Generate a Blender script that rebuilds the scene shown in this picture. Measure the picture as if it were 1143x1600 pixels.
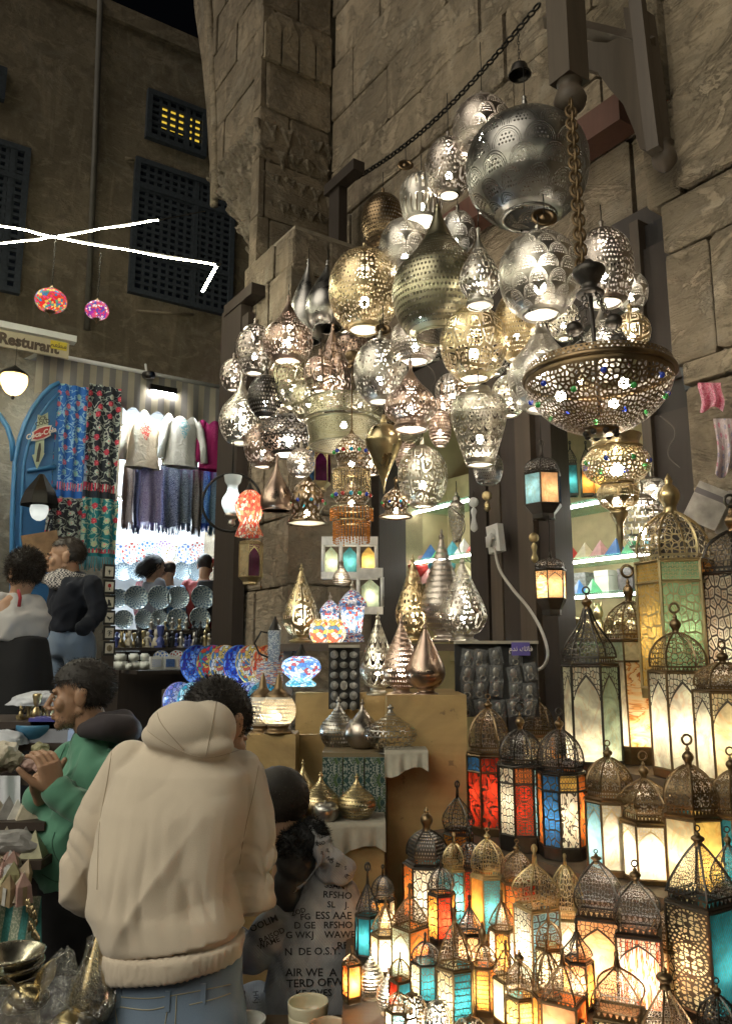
import bpy, bmesh, math, random
import numpy as np
from mathutils import Vector, Matrix, noise
from mathutils.bvhtree import BVHTree
R = math.radians
random.seed(7)
S = bpy.context.scene
for o in list(bpy.data.objects): bpy.data.objects.remove(o)
COL = S.collection

# ------------------------------------------------------------------ camera, world, light, exposure
F = 1232.0; PITCH = R(10); CAM = Vector((0, 0, 1.65))
cd = bpy.data.cameras.new('camera'); cam = bpy.data.objects.new('camera', cd); COL.objects.link(cam)
cd.sensor_fit = 'VERTICAL'; cd.sensor_height = 24; cd.lens = 24 * F / 1600; cd.clip_end = 400; cd.clip_start = .05
cam.location = CAM; cam.rotation_euler = (R(90) + PITCH, 0, 0)
S.camera = cam
W = bpy.data.worlds.new('World'); S.world = W; W.use_nodes = True
wn = W.node_tree.nodes; wl = W.node_tree.links
sky = wn.new('ShaderNodeTexSky'); sky.sky_type = 'NISHITA'; sky.sun_disc = False
sky.sun_elevation = R(-5); sky.sun_rotation = R(200)
wl.new(sky.outputs[0], wn['Background'].inputs[0]); wn['Background'].inputs[1].default_value = .12
sd = bpy.data.lights.new('fill_sun', 'SUN'); fill_sun = bpy.data.objects.new('fill_sun', sd); COL.objects.link(fill_sun)  # soft fill added from behind the camera, the night lane has no sun
sd.energy = .52; sd.angle = R(45); sd.color = (1, .93, .8)
fill_sun.rotation_euler = (R(52), 0, R(-48))
S.render.engine = 'CYCLES'
S.cycles.use_denoising = True
try:
    S.cycles.denoiser = 'OPENIMAGEDENOISE'; S.cycles.denoising_input_passes = 'RGB_ALBEDO_NORMAL'
except Exception: pass
S.cycles.max_bounces = 6; S.cycles.diffuse_bounces = 3; S.cycles.glossy_bounces = 3
S.cycles.transparent_max_bounces = 12; S.cycles.transmission_bounces = 4
S.cycles.sample_clamp_indirect = 4; S.cycles.caustics_reflective = False; S.cycles.caustics_refractive = False
S.cycles.use_light_tree = True
S.view_settings.view_transform = 'Standard'; S.view_settings.look = 'None'
S.view_settings.exposure = 1.5; S.view_settings.gamma = 1
EMI = 1.0

# ------------------------------------------------------------------ picking places
FW = Vector((0, math.cos(PITCH), math.sin(PITCH))); UP = Vector((0, -math.sin(PITCH), math.cos(PITCH)))
def ray(px, py): return FW + Vector((1, 0, 0)) * ((px - 571.5) / F) + UP * ((800 - py) / F)
def at(px, py, Y):
    d = ray(px, py); return CAM + d * (Y / d.y)
def mpp(px, py, Y): return Y / ray(px, py).y / F
WA = R(34); D0 = 2.9
WN = Vector((math.cos(WA), math.sin(WA), 0)); WT = Vector((-math.sin(WA), math.cos(WA), 0))   # into the wall / along it
def onb(px, py, b):
    d = ray(px, py); return CAM + d * ((D0 - b) / d.dot(WN))
def onz(px, py, z):
    d = ray(px, py); return CAM + d * ((z - CAM.z) / d.z)
def wp(a, b, z): p = WN * (D0 - b) + WT * a; return Vector((p.x, p.y, z))
def wab(p): return p.dot(WT), D0 - Vector((p.x, p.y, 0)).dot(WN)
MW = Matrix((( WT.x, -WN.x, 0, 0), (WT.y, -WN.y, 0, 0), (0, 0, 1, 0), (0, 0, 0, 1)))   # local x along wall, y out of it
# facade of the house closing the lane
FT = Vector((math.cos(R(33)), math.sin(R(33)), 0)); FN = Vector((math.sin(R(33)), -math.cos(R(33)), 0)); FP = Vector((-2.69, 8.0, 0))
def fp(a, b, z): p = FP + FT * a + FN * b; return Vector((p.x, p.y, z))
def onf(px, py, b=0):
    d = ray(px, py); q = FP + FN * b
    return CAM + d * ((q - CAM).dot(FN) / d.dot(FN))
def fab(p): q = p - FP; return q.dot(FT), q.dot(FN), p.z
MF = Matrix(((FT.x, FN.x, 0, 0), (FT.y, FN.y, 0, 0), (0, 0, 1, 0), (0, 0, 0, 1)))  # local x along, y out

# ------------------------------------------------------------------ mesh building
def cr(pts, n=22):
    P = [pts[0]] + list(pts) + [pts[-1]]; out = []
    m = len(pts) - 1
    for i in range(n + 1):
        t = i / n * m; k = min(int(t), m - 1); t -= k
        p0, p1, p2, p3 = P[k], P[k + 1], P[k + 2], P[k + 3]
        out.append(tuple(.5 * (2 * p1[j] + (p2[j] - p0[j]) * t + (2 * p0[j] - 5 * p1[j] + 4 * p2[j] - p3[j]) * t * t + (3 * p1[j] - p0[j] - 3 * p2[j] + p3[j]) * t ** 3) for j in range(len(p0))))
    return out
class MB:
    def __init__(s): s.v = []; s.f = []; s.u = []; s.mi = []; s.sm = []
    def add(s, vs, fs, mi=0, uv=None, smooth=False):
        o = len(s.v); s.v += [tuple(v) for v in vs]
        for i, f in enumerate(fs):
            s.f.append([o + k for k in f]); s.mi.append(mi); s.sm.append(smooth)
            s.u += uv[i] if uv else [(0, 0)] * len(f)
        return s
    def box(s, a, b, mi=0, M=None):
        vs = [Vector((x, y, z)) for x in (a[0], b[0]) for y in (a[1], b[1]) for z in (a[2], b[2])]
        if M: vs = [M @ v for v in vs]
        return s.add(vs, [(0, 1, 3, 2), (4, 6, 7, 5), (0, 4, 5, 1), (2, 3, 7, 6), (0, 2, 6, 4), (1, 5, 7, 3)], mi, uv=[[(0, 0), (0, 1), (1, 1), (1, 0)]] * 6)
    def cbox(s, c, d, mi=0, rz=0, M=None):
        T = Matrix.Translation(c) @ Matrix.Rotation(rz, 4, 'Z')
        if M: T = M @ T
        return s.box((-d[0] / 2, -d[1] / 2, -d[2] / 2), (d[0] / 2, d[1] / 2, d[2] / 2), mi, T)
    def lathe(s, prof, n=28, c=(0, 0, 0), mi=0, smooth=True, rot=math.pi / 2, M=None, sq=1.0):
        L = [0]
        for i in range(1, len(prof)): L.append(L[-1] + math.hypot(prof[i][0] - prof[i - 1][0], prof[i][1] - prof[i - 1][1]))
        T = L[-1] or 1; vs = []; fs = []; uv = []
        for (r, z) in prof:
            for j in range(n):
                a = rot + 2 * math.pi * j / n
                p = Vector((c[0] + r * math.cos(a), c[1] + r * sq * math.sin(a), c[2] + z)); vs.append(M @ p if M else p)
        for i in range(len(prof) - 1):
            for j in range(n):
                k = (j + 1) % n
                fs.append((i * n + j, i * n + k, (i + 1) * n + k, (i + 1) * n + j))
                uv.append([(j / n, L[i] / T), ((j + 1) / n, L[i] / T), ((j + 1) / n, L[i + 1] / T), (j / n, L[i + 1] / T)])
        return s.add(vs, fs, mi, uv, smooth)
    def tube(s, pts, r, n=6, mi=0, smooth=True, cap=True):
        pts = [Vector(p) for p in pts]; vs = []; fs = []; m = len(pts)
        rr = r if isinstance(r, (list, tuple)) else [r] * m
        pv = None
        for i, p in enumerate(pts):
            t = (pts[min(i + 1, m - 1)] - pts[max(i - 1, 0)]).normalized()
            if pv is None:
                pv = t.cross(Vector((0, 0, 1)));
                if pv.length < .1: pv = t.cross(Vector((1, 0, 0)))
            pv = (pv - t * pv.dot(t)).normalized(); q = t.cross(pv)
            for j in range(n):
                a = 2 * math.pi * j / n; vs.append(p + (pv * math.cos(a) + q * math.sin(a)) * rr[i])
        for i in range(m - 1):
            for j in range(n): fs.append((i * n + j, i * n + (j + 1) % n, (i + 1) * n + (j + 1) % n, (i + 1) * n + j))
        if cap: fs += [tuple(range(n))[::-1], tuple((m - 1) * n + j for j in range(n))]
        return s.add(vs, fs, mi, None, smooth)
    def ring(s, c, Rr, r, n=16, m=6, M=None, mi=0, sq=1):
        vs = []; fs = []
        for i in range(n):
            a = 2 * math.pi * i / n
            for j in range(m):
                b = 2 * math.pi * j / m
                p = Vector(((Rr + r * math.cos(b)) * math.cos(a), (Rr + r * math.cos(b)) * math.sin(a) * sq, r * math.sin(b)))
                vs.append(Vector(c) + (M @ p if M else p))
        for i in range(n):
            for j in range(m): fs.append((i * m + j, ((i + 1) % n) * m + j, ((i + 1) % n) * m + (j + 1) % m, i * m + (j + 1) % m))
        return s.add(vs, fs, mi, None, True)
    def ball(s, c, r, n=12, m=8, mi=0, sc=(1, 1, 1), M=None):
        prof = [(max(1e-4, math.sin(math.pi * i / m)) , -math.cos(math.pi * i / m)) for i in range(m + 1)]
        T = Matrix.Translation(c) @ (M if M else Matrix()) @ Matrix.Diagonal((r * sc[0], r * sc[1], r * sc[2], 1))
        return s.lathe(prof, n, mi=mi, M=T)
    def grid(s, fn, nu, nv, mi=0, smooth=True, close=False):
        vs = [fn(i / nu, j / nv) for j in range(nv + 1) for i in range(nu + 1)]
        fs = []; uv = []
        for j in range(nv):
            for i in range(nu):
                k = j * (nu + 1) + i; fs.append((k, k + 1, k + nu + 2, k + nu + 1))
                uv.append([(i / nu, j / nv), ((i + 1) / nu, j / nv), ((i + 1) / nu, (j + 1) / nv), (i / nu, (j + 1) / nv)])
        return s.add(vs, fs, mi, uv, smooth)
    def mesh(s, name, mats):
        me = bpy.data.meshes.new(name); me.from_pydata(s.v, [], s.f)
        for m in (mats if isinstance(mats, (list, tuple)) else [mats]): me.materials.append(m)
        me.polygons.foreach_set('material_index', s.mi); me.polygons.foreach_set('use_smooth', s.sm)
        uvl = me.uv_layers.new(name='UVMap'); uvl.data.foreach_set('uv', [c for q in s.u for c in q])
        me.update(); return me
    def build(s, name, mats, parent=None, M=None): return obj(name, s.mesh(name, mats), parent, M)
def obj(name, me, parent=None, M=None):
    o = bpy.data.objects.new(name, me); COL.objects.link(o)
    if parent: o.parent = parent
    if M: o.matrix_local = M
    return o
SIDE = bpy.data.scenes.new('workbench')   # a bench scene to evaluate modifiers on without the whole place
def evaluated(o):
    SIDE.collection.objects.link(o); vl = SIDE.view_layers[0]; vl.update(); dg = vl.depsgraph
    return bpy.data.meshes.new_from_object(o.evaluated_get(dg))
def thing(name, label, cat, loc=(0, 0, 0), rz=0, group=None, M=None):
    o = bpy.data.objects.new(name, None); COL.objects.link(o); o.empty_display_size = .05
    o.location = loc; o.rotation_euler = (0, 0, rz)
    if M: o.matrix_local = M
    return tag(o, label, cat, group)
def tag(o, label, cat, group=None):
    o['label'] = label; o['category'] = cat; o['kind'] = 'thing'
    if group: o['group'] = group
    return o
def struct(o, kind='structure', label=None):
    o['kind'] = kind
    if label: o['label'] = label
    return o

# ------------------------------------------------------------------ materials
class NT:
    def __init__(s, name):
        s.m = bpy.data.materials.new(name); s.m.use_nodes = True; s.t = s.m.node_tree; s.t.nodes.clear()
        s.out = s.t.nodes.new('ShaderNodeOutputMaterial')
    def n(s, typ, ins=None, **pr):
        nd = s.t.nodes.new('ShaderNode' + typ)
        for k, v in pr.items(): setattr(nd, k, v)
        for k, v in (ins or {}).items(): s.set(nd.inputs[k], v)
        return nd
    def set(s, inp, v):
        if isinstance(v, bpy.types.NodeSocket): s.t.links.new(v, inp)
        elif isinstance(v, tuple) and len(v) == 3 and inp.type == 'RGBA': inp.default_value = (*v, 1)
        else: inp.default_value = v
    def ma(s, op, a, b=0.0, c=0.0): return s.n('Math', {0: a, 1: b, 2: c}, operation=op).outputs[0]
    def mix(s, f, a, b): return s.n('Mix', {0: f, 6: a, 7: b}, data_type='RGBA').outputs[2]
    def ramp(s, f, stops):
        nd = s.n('ValToRGB', {0: f}); e = nd.color_ramp.elements
        while len(e) < len(stops): e.new(.5)
        for i, (p, c) in enumerate(stops): e[i].position = p; e[i].color = (*c, 1)
        return nd.outputs[0]
    def noise(s, vec, sc, det=3, dist=0.0, rough=.55): return s.n('TexNoise', {'Vector': vec, 'Scale': sc, 'Detail': det, 'Distortion': dist, 'Roughness': rough}).outputs[0]
    def pos(s): return s.n('NewGeometry').outputs['Position']
    def uv(s):
        u = s.n('TexCoord').outputs['UV']; x = s.n('SeparateXYZ', {0: u}); return x.outputs[0], x.outputs[1]
    def comb(s, x, y, z=0.0): return s.n('CombineXYZ', {0: x, 1: y, 2: z}).outputs[0]
    def bump(s, h, st=.3, d=.01): return s.n('Bump', {'Height': h, 'Strength': st, 'Distance': d}).outputs[0]
    def bsdf(s, col, rough=.6, metal=0.0, normal=None, **k):
        i = {'Base Color': col, 'Roughness': rough, 'Metallic': metal}
        if normal: i['Normal'] = normal
        for a, b in k.items(): i[a.replace('_', ' ')] = b
        return s.n('BsdfPrincipled', i).outputs[0]
    def done(s, sh): s.t.links.new(sh, s.out.inputs[0]); return s.m
    def mixs(s, f, a, b): return s.n('MixShader', {0: f, 1: a, 2: b}).outputs[0]
MC = {}
def cached(fn):
    def w(*a, **k):
        key = (fn.__name__, a, tuple(sorted(k.items())))
        if key not in MC: MC[key] = fn(*a, **k)
        return MC[key]
    return w
TONE = {'silver': (.60, .56, .48), 'gold': (.70, .56, .32), 'copper': (.48, .35, .27), 'bronze': (.26, .18, .10), 'dark': (.10, .09, .08),
        'pewter': (.44, .42, .38), 'rose': (.47, .41, .35), 'olive': (.50, .46, .30), 'brass': (.60, .48, .26), 'pale': (.76, .70, .56)}
@cached
def metal(tone, rough=.3):
    s = NT('metal_' + tone); p = s.pos(); c = TONE[tone]
    n1 = s.noise(p, 14, 4); n2 = s.noise(p, 160, 2)
    col = s.mix(s.ramp(n1, [(.3, (0, 0, 0)), (.75, (1, 1, 1))]), tuple(x * .5 for x in c), c)
    r = s.ma('MULTIPLY_ADD', n1, .35, rough - .12)
    return s.done(s.bsdf(col, r, 1.0, s.bump(n2, .18, .002)))
@cached
def plain(name, col, rough=.6, var=.25, sc=9.0, metal_=0.0, bump=.15, bsc=90.0):
    s = NT(name); p = s.pos(); n = s.noise(p, sc, 4)
    c = s.mix(s.ma('MULTIPLY', n, 1.0), tuple(x * (1 - var * 1.6) for x in col), tuple(min(1, x * (1 + var)) for x in col))
    return s.done(s.bsdf(c, rough, metal_, s.bump(s.noise(p, bsc, 3), bump, .004)))
@cached
def emit(name, col, st):
    s = NT(name); return s.done(s.n('Emission', {0: col, 1: st * EMI}).outputs[0])
def lt(s, a, b): return s.ma('LESS_THAN', a, b)
def gt(s, a, b): return s.ma('GREATER_THAN', a, b)
def pattern(s, kind, u, v, nu, nv):
    """1 where the sheet is cut through"""
    U = s.ma('MULTIPLY', u, float(nu)); V = s.ma('MULTIPLY', v, float(nv))
    def cell(U, V, stag=True):
        row = s.ma('FLOOR', V)
        off = s.ma('MULTIPLY', s.ma('FLOORED_MODULO', row, 2.0), .5) if stag else 0.0
        return s.ma('SUBTRACT', s.ma('FRACT', s.ma('ADD', U, off)), .5), s.ma('SUBTRACT', s.ma('FRACT', V), .5)
    def ln(x, y): return s.ma('SQRT', s.ma('ADD', s.ma('MULTIPLY', x, x), s.ma('MULTIPLY', y, y)))
    if kind == 'dots':
        x, y = cell(U, V); return lt(s, ln(x, y), .27)
    if kind == 'voro':
        d = s.n('TexVoronoi', {'Vector': s.comb(U, V), 'Scale': 1.0, 'Randomness': .75}, feature='DISTANCE_TO_EDGE', voronoi_dimensions='2D').outputs[0]
        return gt(s, d, .085)
    if kind == 'hex':
        row = s.ma('FLOOR', V); x, y = cell(U, V)
        d = s.n('TexVoronoi', {'Vector': s.comb(s.ma('ADD', U, s.ma('MULTIPLY', s.ma('FLOORED_MODULO', row, 2.0), .5)), V), 'Scale': 1.0, 'Randomness': .12}, feature='DISTANCE_TO_EDGE', voronoi_dimensions='2D').outputs[0]
        return s.ma('MAXIMUM', s.ma('MULTIPLY', gt(s, d, .1), gt(s, ln(x, y), .12)), lt(s, ln(x, y), .07))
    def fd(k, r=.3): x, y = cell(s.ma('MULTIPLY', U, float(k)), s.ma('MULTIPLY', V, float(k))); return lt(s, ln(x, y), r)
    if kind == 'vpane':
        d = s.n('TexVoronoi', {'Vector': s.comb(s.ma('MULTIPLY', U, .62), s.ma('MULTIPLY', V, .62)), 'Scale': 1.0, 'Randomness': .7}, feature='DISTANCE_TO_EDGE', voronoi_dimensions='2D').outputs[0]
        return s.ma('MULTIPLY', gt(s, d, .10), s.ma('SUBTRACT', 1.0, s.ma('MULTIPLY', gt(s, d, .30), lt(s, d, .36))))
    if kind == 'vden':
        d = s.n('TexVoronoi', {'Vector': s.comb(U, V), 'Scale': 1.0, 'Randomness': .8}, feature='DISTANCE_TO_EDGE', voronoi_dimensions='2D').outputs[0]
        return gt(s, d, .20)
    if kind == 'arab':
        d = s.n('TexVoronoi', {'Vector': s.comb(U, V), 'Scale': 1.0, 'Randomness': .55}, feature='DISTANCE_TO_EDGE', voronoi_dimensions='2D').outputs[0]
        return s.ma('MAXIMUM', s.ma('MULTIPLY', gt(s, d, .09), lt(s, d, .22)), s.ma('MULTIPLY', gt(s, d, .29), fd(4, .36)))
    if kind == 'script':
        n = s.noise(s.comb(U, s.ma('MULTIPLY', V, .8)), 1.0, 1.2, 1.1)
        w = s.ma('ABSOLUTE', s.ma('SUBTRACT', n, .5))
        return s.ma('MAXIMUM', lt(s, w, .026), s.ma('MULTIPLY', fd(5, .34), gt(s, w, .055)))
    if kind == 'scales':
        row = s.ma('FLOOR', V); fv = s.ma('FRACT', V)
        off = s.ma('MULTIPLY', s.ma('FLOORED_MODULO', row, 2.0), .5)
        x1 = s.ma('SUBTRACT', s.ma('FRACT', s.ma('ADD', U, off)), .5)
        x2 = s.ma('SUBTRACT', s.ma('FRACT', s.ma('ADD', s.ma('ADD', U, off), .5)), .5)
        d1 = ln(x1, s.ma('MULTIPLY', fv, .5)); d2 = ln(x2, s.ma('MULTIPLY', s.ma('ADD', fv, 1.0), .5))
        sel = lt(s, d1, .5); d = s.ma('ADD', s.ma('MULTIPLY', d1, sel), s.ma('MULTIPLY', d2, s.ma('SUBTRACT', 1.0, sel)))
        x, y = cell(s.ma('MULTIPLY', U, 9.0), s.ma('MULTIPLY', V, 5.0)); dots = lt(s, ln(x, y), .3)
        inner = s.ma('MULTIPLY', lt(s, d, .30), dots)
        rings = s.ma('MULTIPLY', s.ma('MULTIPLY', gt(s, d, .33), lt(s, d, .47)), gt(s, s.ma('SINE', s.ma('MULTIPLY', d, 100.0)), .45))
        return s.ma('MAXIMUM', inner, rings)
    if kind in ('rosette', 'star'):
        x, y = cell(U, V, kind == 'star'); r = ln(x, y); a = s.ma('ARCTAN2', y, x)
        k = 4.0 if kind == 'star' else 3.0
        pet = s.ma('ABSOLUTE', s.ma('COSINE', s.ma('MULTIPLY', a, k)))
        hole = s.ma('MULTIPLY', lt(s, r, s.ma('MULTIPLY_ADD', pet, .24, .10)), gt(s, pet, .35))
        hole = s.ma('MULTIPLY', hole, gt(s, r, .09))
        ring = s.ma('MULTIPLY', s.ma('MULTIPLY', gt(s, r, .37), lt(s, r, .43)), gt(s, s.ma('SINE', s.ma('MULTIPLY', a, 26.0)), -.2))
        if kind == 'star': return s.ma('MAXIMUM', s.ma('MULTIPLY', lt(s, r, s.ma('MULTIPLY_ADD', pet, .34, .10)), s.ma('MULTIPLY', gt(s, pet, .22), gt(s, r, .08))), s.ma('MULTIPLY', gt(s, r, .50), fd(4, .34)))
        x2, y2 = cell(s.ma('MULTIPLY', U, 9.0), s.ma('MULTIPLY', V, 9.0))
        out = s.ma('MULTIPLY', gt(s, r, .48), lt(s, ln(x2, y2), .3))
        d = s.n('TexVoronoi', {'Vector': s.comb(s.ma('MULTIPLY', U, 7.0), s.ma('MULTIPLY', V, 7.0)), 'Scale': 1.0, 'Randomness': .25}, feature='DISTANCE_TO_EDGE', voronoi_dimensions='2D').outputs[0]
        hole = s.ma('MULTIPLY', hole, gt(s, d, .12)); out = s.ma('MAXIMUM', out, s.ma('MULTIPLY', s.ma('MULTIPLY', lt(s, r, .36), gt(s, d, .3)), gt(s, r, .1)))
        return s.ma('MAXIMUM', s.ma('MAXIMUM', hole, ring), out)
    if kind == 'leaf':
        a = s.ma('SINE', s.ma('MULTIPLY', U, 6.283)); q = s.ma('FRACT', s.ma('MULTIPLY_ADD', s.ma('ABSOLUTE', a), .55, s.ma('MULTIPLY', V, 1.6)))
        return s.ma('MAXIMUM', s.ma('MULTIPLY', lt(s, q, .30), gt(s, s.ma('ABSOLUTE', a), .16)), s.ma('MULTIPLY', s.ma('MULTIPLY', gt(s, q, .42), lt(s, q, .88)), fd(5)))
    if kind == 'slits':
        x, y = cell(U, V, False); return s.ma('MULTIPLY', lt(s, s.ma('ABSOLUTE', x), .2), lt(s, s.ma('ABSOLUTE', y), .4))
    if kind == 'diam':
        x, y = cell(U, V, False)
        q = s.ma('ADD', s.ma('ABSOLUTE', x), s.ma('ABSOLUTE', y)); edge = s.ma('ABSOLUTE', s.ma('SUBTRACT', q, .5))
        x2, y2 = cell(s.ma('MULTIPLY', U, 8.0), s.ma('MULTIPLY', V, 8.0)); dd = lt(s, ln(x2, y2), .36)
        d = s.n('TexVoronoi', {'Vector': s.comb(s.ma('MULTIPLY', U, 7.0), s.ma('MULTIPLY', V, 7.0)), 'Scale': 1.0}, feature='DISTANCE_TO_EDGE', voronoi_dimensions='2D').outputs[0]
        return s.ma('MAXIMUM', s.ma('MULTIPLY', dd, lt(s, edge, .10)), s.ma('MULTIPLY', gt(s, d, .22), gt(s, edge, .22)))
    if kind == 'tri':
        x, y = cell(U, V, False)
        return s.ma('MULTIPLY', lt(s, s.ma('ABSOLUTE', x), s.ma('MULTIPLY', s.ma('ADD', y, .42), .45)), lt(s, y, .34))
    if kind == 'weave':
        x, y = cell(U, V); a = s.ma('ABSOLUTE', s.ma('SUBTRACT', s.ma('ABSOLUTE', s.ma('ADD', x, s.ma('MULTIPLY', y, .6))), .25))
        return gt(s, a, .075)
    return None
def gran(s, u, v): return s.ma('MULTIPLY', gt(s, v, .002), lt(s, v, .998))
@cached
def pierced(tone, kind, nu, nv, lo=.06, hi=.8, rough=.3):
    s = NT('pierced_%s_%s' % (tone, kind)); u, v = s.uv(); c = TONE[tone]; p = s.pos()
    h = pattern(s, kind, u, v, nu, nv)
    h = s.ma('MULTIPLY', h, s.ma('MULTIPLY', gt(s, v, lo), lt(s, v, hi)))
    n1 = s.noise(p, 14, 4)
    col = s.mix(s.ramp(n1, [(.3, (0, 0, 0)), (.75, (1, 1, 1))]), tuple(x * .55 for x in c), c)
    # engraved bands close to rim and neck
    b = s.ma('ADD', s.ma('MULTIPLY', s.noise(p, 130, 2), .5), s.ma('MULTIPLY', s.ma('SINE', s.ma('MULTIPLY', v, 160.0)), .12))
    col = s.mix(s.n('NewGeometry').outputs['Backfacing'], col, tuple(.22 + .6 * x for x in c))  # inner face coloured lighter to paint a brighter glow into the holes
    me = s.bsdf(col, s.ma('MULTIPLY_ADD', n1, .35, rough - .12), 1.0, s.bump(b, .2, .002))
    return s.done(s.mixs(h, me, s.n('BsdfTransparent').outputs[0]))
GL = {'white': (.92, .84, .66), 'cream': (.9, .74, .45), 'yellow': (.86, .58, .16), 'amber': (.85, .36, .07), 'orange': (.85, .24, .05), 'red': (.62, .05, .02),
      'teal': (.035, .25, .32), 'aqua': (.10, .40, .46), 'blue': (.05, .20, .46), 'green': (.36, .62, .34), 'sage': (.55, .68, .5), 'peach': (.85, .48, .24), 'purple': (.16, .01, .09), 'sky': (.30, .60, .72)}
@cached
def pane_mat(col, kind='plain', nu=4, nv=8, tone='dark'):
    s = NT('pane_%s_%s' % (col, kind)); u, v = s.uv(); p = s.pos()
    if col == 'onyx':
        n = s.noise(s.comb(s.ma('MULTIPLY', u, .6), s.ma('MULTIPLY', v, 3.6)), 1.6, 4, 1.3)
        w = s.ma('FRACT', s.ma('MULTIPLY', n, 5.0))
        c = s.ramp(w, [(0, (.9, .72, .42)), (.35, (.92, .62, .3)), (.6, (.8, .34, .1)), (.7, (.35, .08, .02)), (.78, (.9, .66, .36)), (1, (.92, .75, .45))])
    elif col == 'agate':
        n = s.noise(s.comb(s.ma('MULTIPLY', u, 5.0), s.ma('MULTIPLY', v, .8)), 1.6, 5, 2.2)
        c = s.ramp(n, [(.36, (.95, .88, .74)), (.46, (.92, .78, .6)), (.51, (.6, .04, .02)), (.57, (.8, .25, .08)), (.66, (.95, .86, .7))])
    else:
        n = s.noise(p, 16, 3, .6); g = GL[col]; vein = s.ramp(s.noise(s.n('VectorMath', {0: p, 1: (9, 9, 5)}, operation='MULTIPLY').outputs[0], 1.4, 5, 2.2), [(.47, (0, 0, 0)), (.50, (1, 1, 1)), (.53, (0, 0, 0))])
        c = s.mix(s.ramp(n, [(.35, (0, 0, 0)), (.7, (1, 1, 1))]), tuple(x * .50 for x in g), tuple(min(.95, x * 1.12) for x in g)); c = s.mix(s.ma('MULTIPLY', vein, .45), c, (g[0] * .7, g[1] * .42, g[2] * .25))
    gl = s.mixs(.30, s.n('BsdfTranslucent', {0: c}).outputs[0], s.bsdf(c, .22, 0.0))
    if kind == 'plain': return s.done(gl)
    def arch():
        x = s.ma('MULTIPLY', s.ma('ABSOLUTE', s.ma('SUBTRACT', u, .5)), 2.0)
        return s.ma('SUBTRACT', v, s.ma('MULTIPLY_ADD', s.ma('POWER', s.ma('MAXIMUM', s.ma('SUBTRACT', 1.0, s.ma('MULTIPLY', x, 1.12)), 0.0), .62), .24, .66))
    if kind == 'script':
        n = s.noise(s.comb(s.ma('MULTIPLY', u, 3.4), s.ma('MULTIPLY', v, 5.2)), 1.0, 1, .9)
        metal_ = lt(s, s.ma('ABSOLUTE', s.ma('SUBTRACT', n, .5)), .05)
    elif kind == 'arch':
        a = arch(); h = pattern(s, 'voro', u, v, 9, 16)
        metal_ = s.ma('MAXIMUM', s.ma('MULTIPLY', gt(s, a, 0.0), s.ma('SUBTRACT', 1.0, h)), lt(s, s.ma('ABSOLUTE', a), .018))
    elif kind == 'tear':
        x = s.ma('SUBTRACT', u, .5); y = s.ma('SUBTRACT', v, .42)
        e = s.ma('SUBTRACT', s.ma('ABSOLUTE', x), s.ma('MULTIPLY', s.ma('SQRT', s.ma('MAXIMUM', s.ma('SUBTRACT', .34, s.ma('ABSOLUTE', y)), 0.0)), s.ma('MULTIPLY_ADD', y, -.5, .52)))
        h = pattern(s, 'voro', u, v, 8, 16)
        metal_ = s.ma('MULTIPLY', gt(s, e, 0.0), s.ma('SUBTRACT', 1.0, h))
    elif kind == 'medal':
        h = pattern(s, 'rosette', u, v, 1, 3); metal_ = s.ma('SUBTRACT', 1.0, h)
    else:
        metal_ = s.ma('SUBTRACT', 1.0, pattern(s, {'voro': 'vpane'}.get(kind, kind), u, v, nu, nv))
    return s.done(s.mixs(metal_, gl, s.bsdf(TONE[tone], .4, 1.0)))
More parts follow.
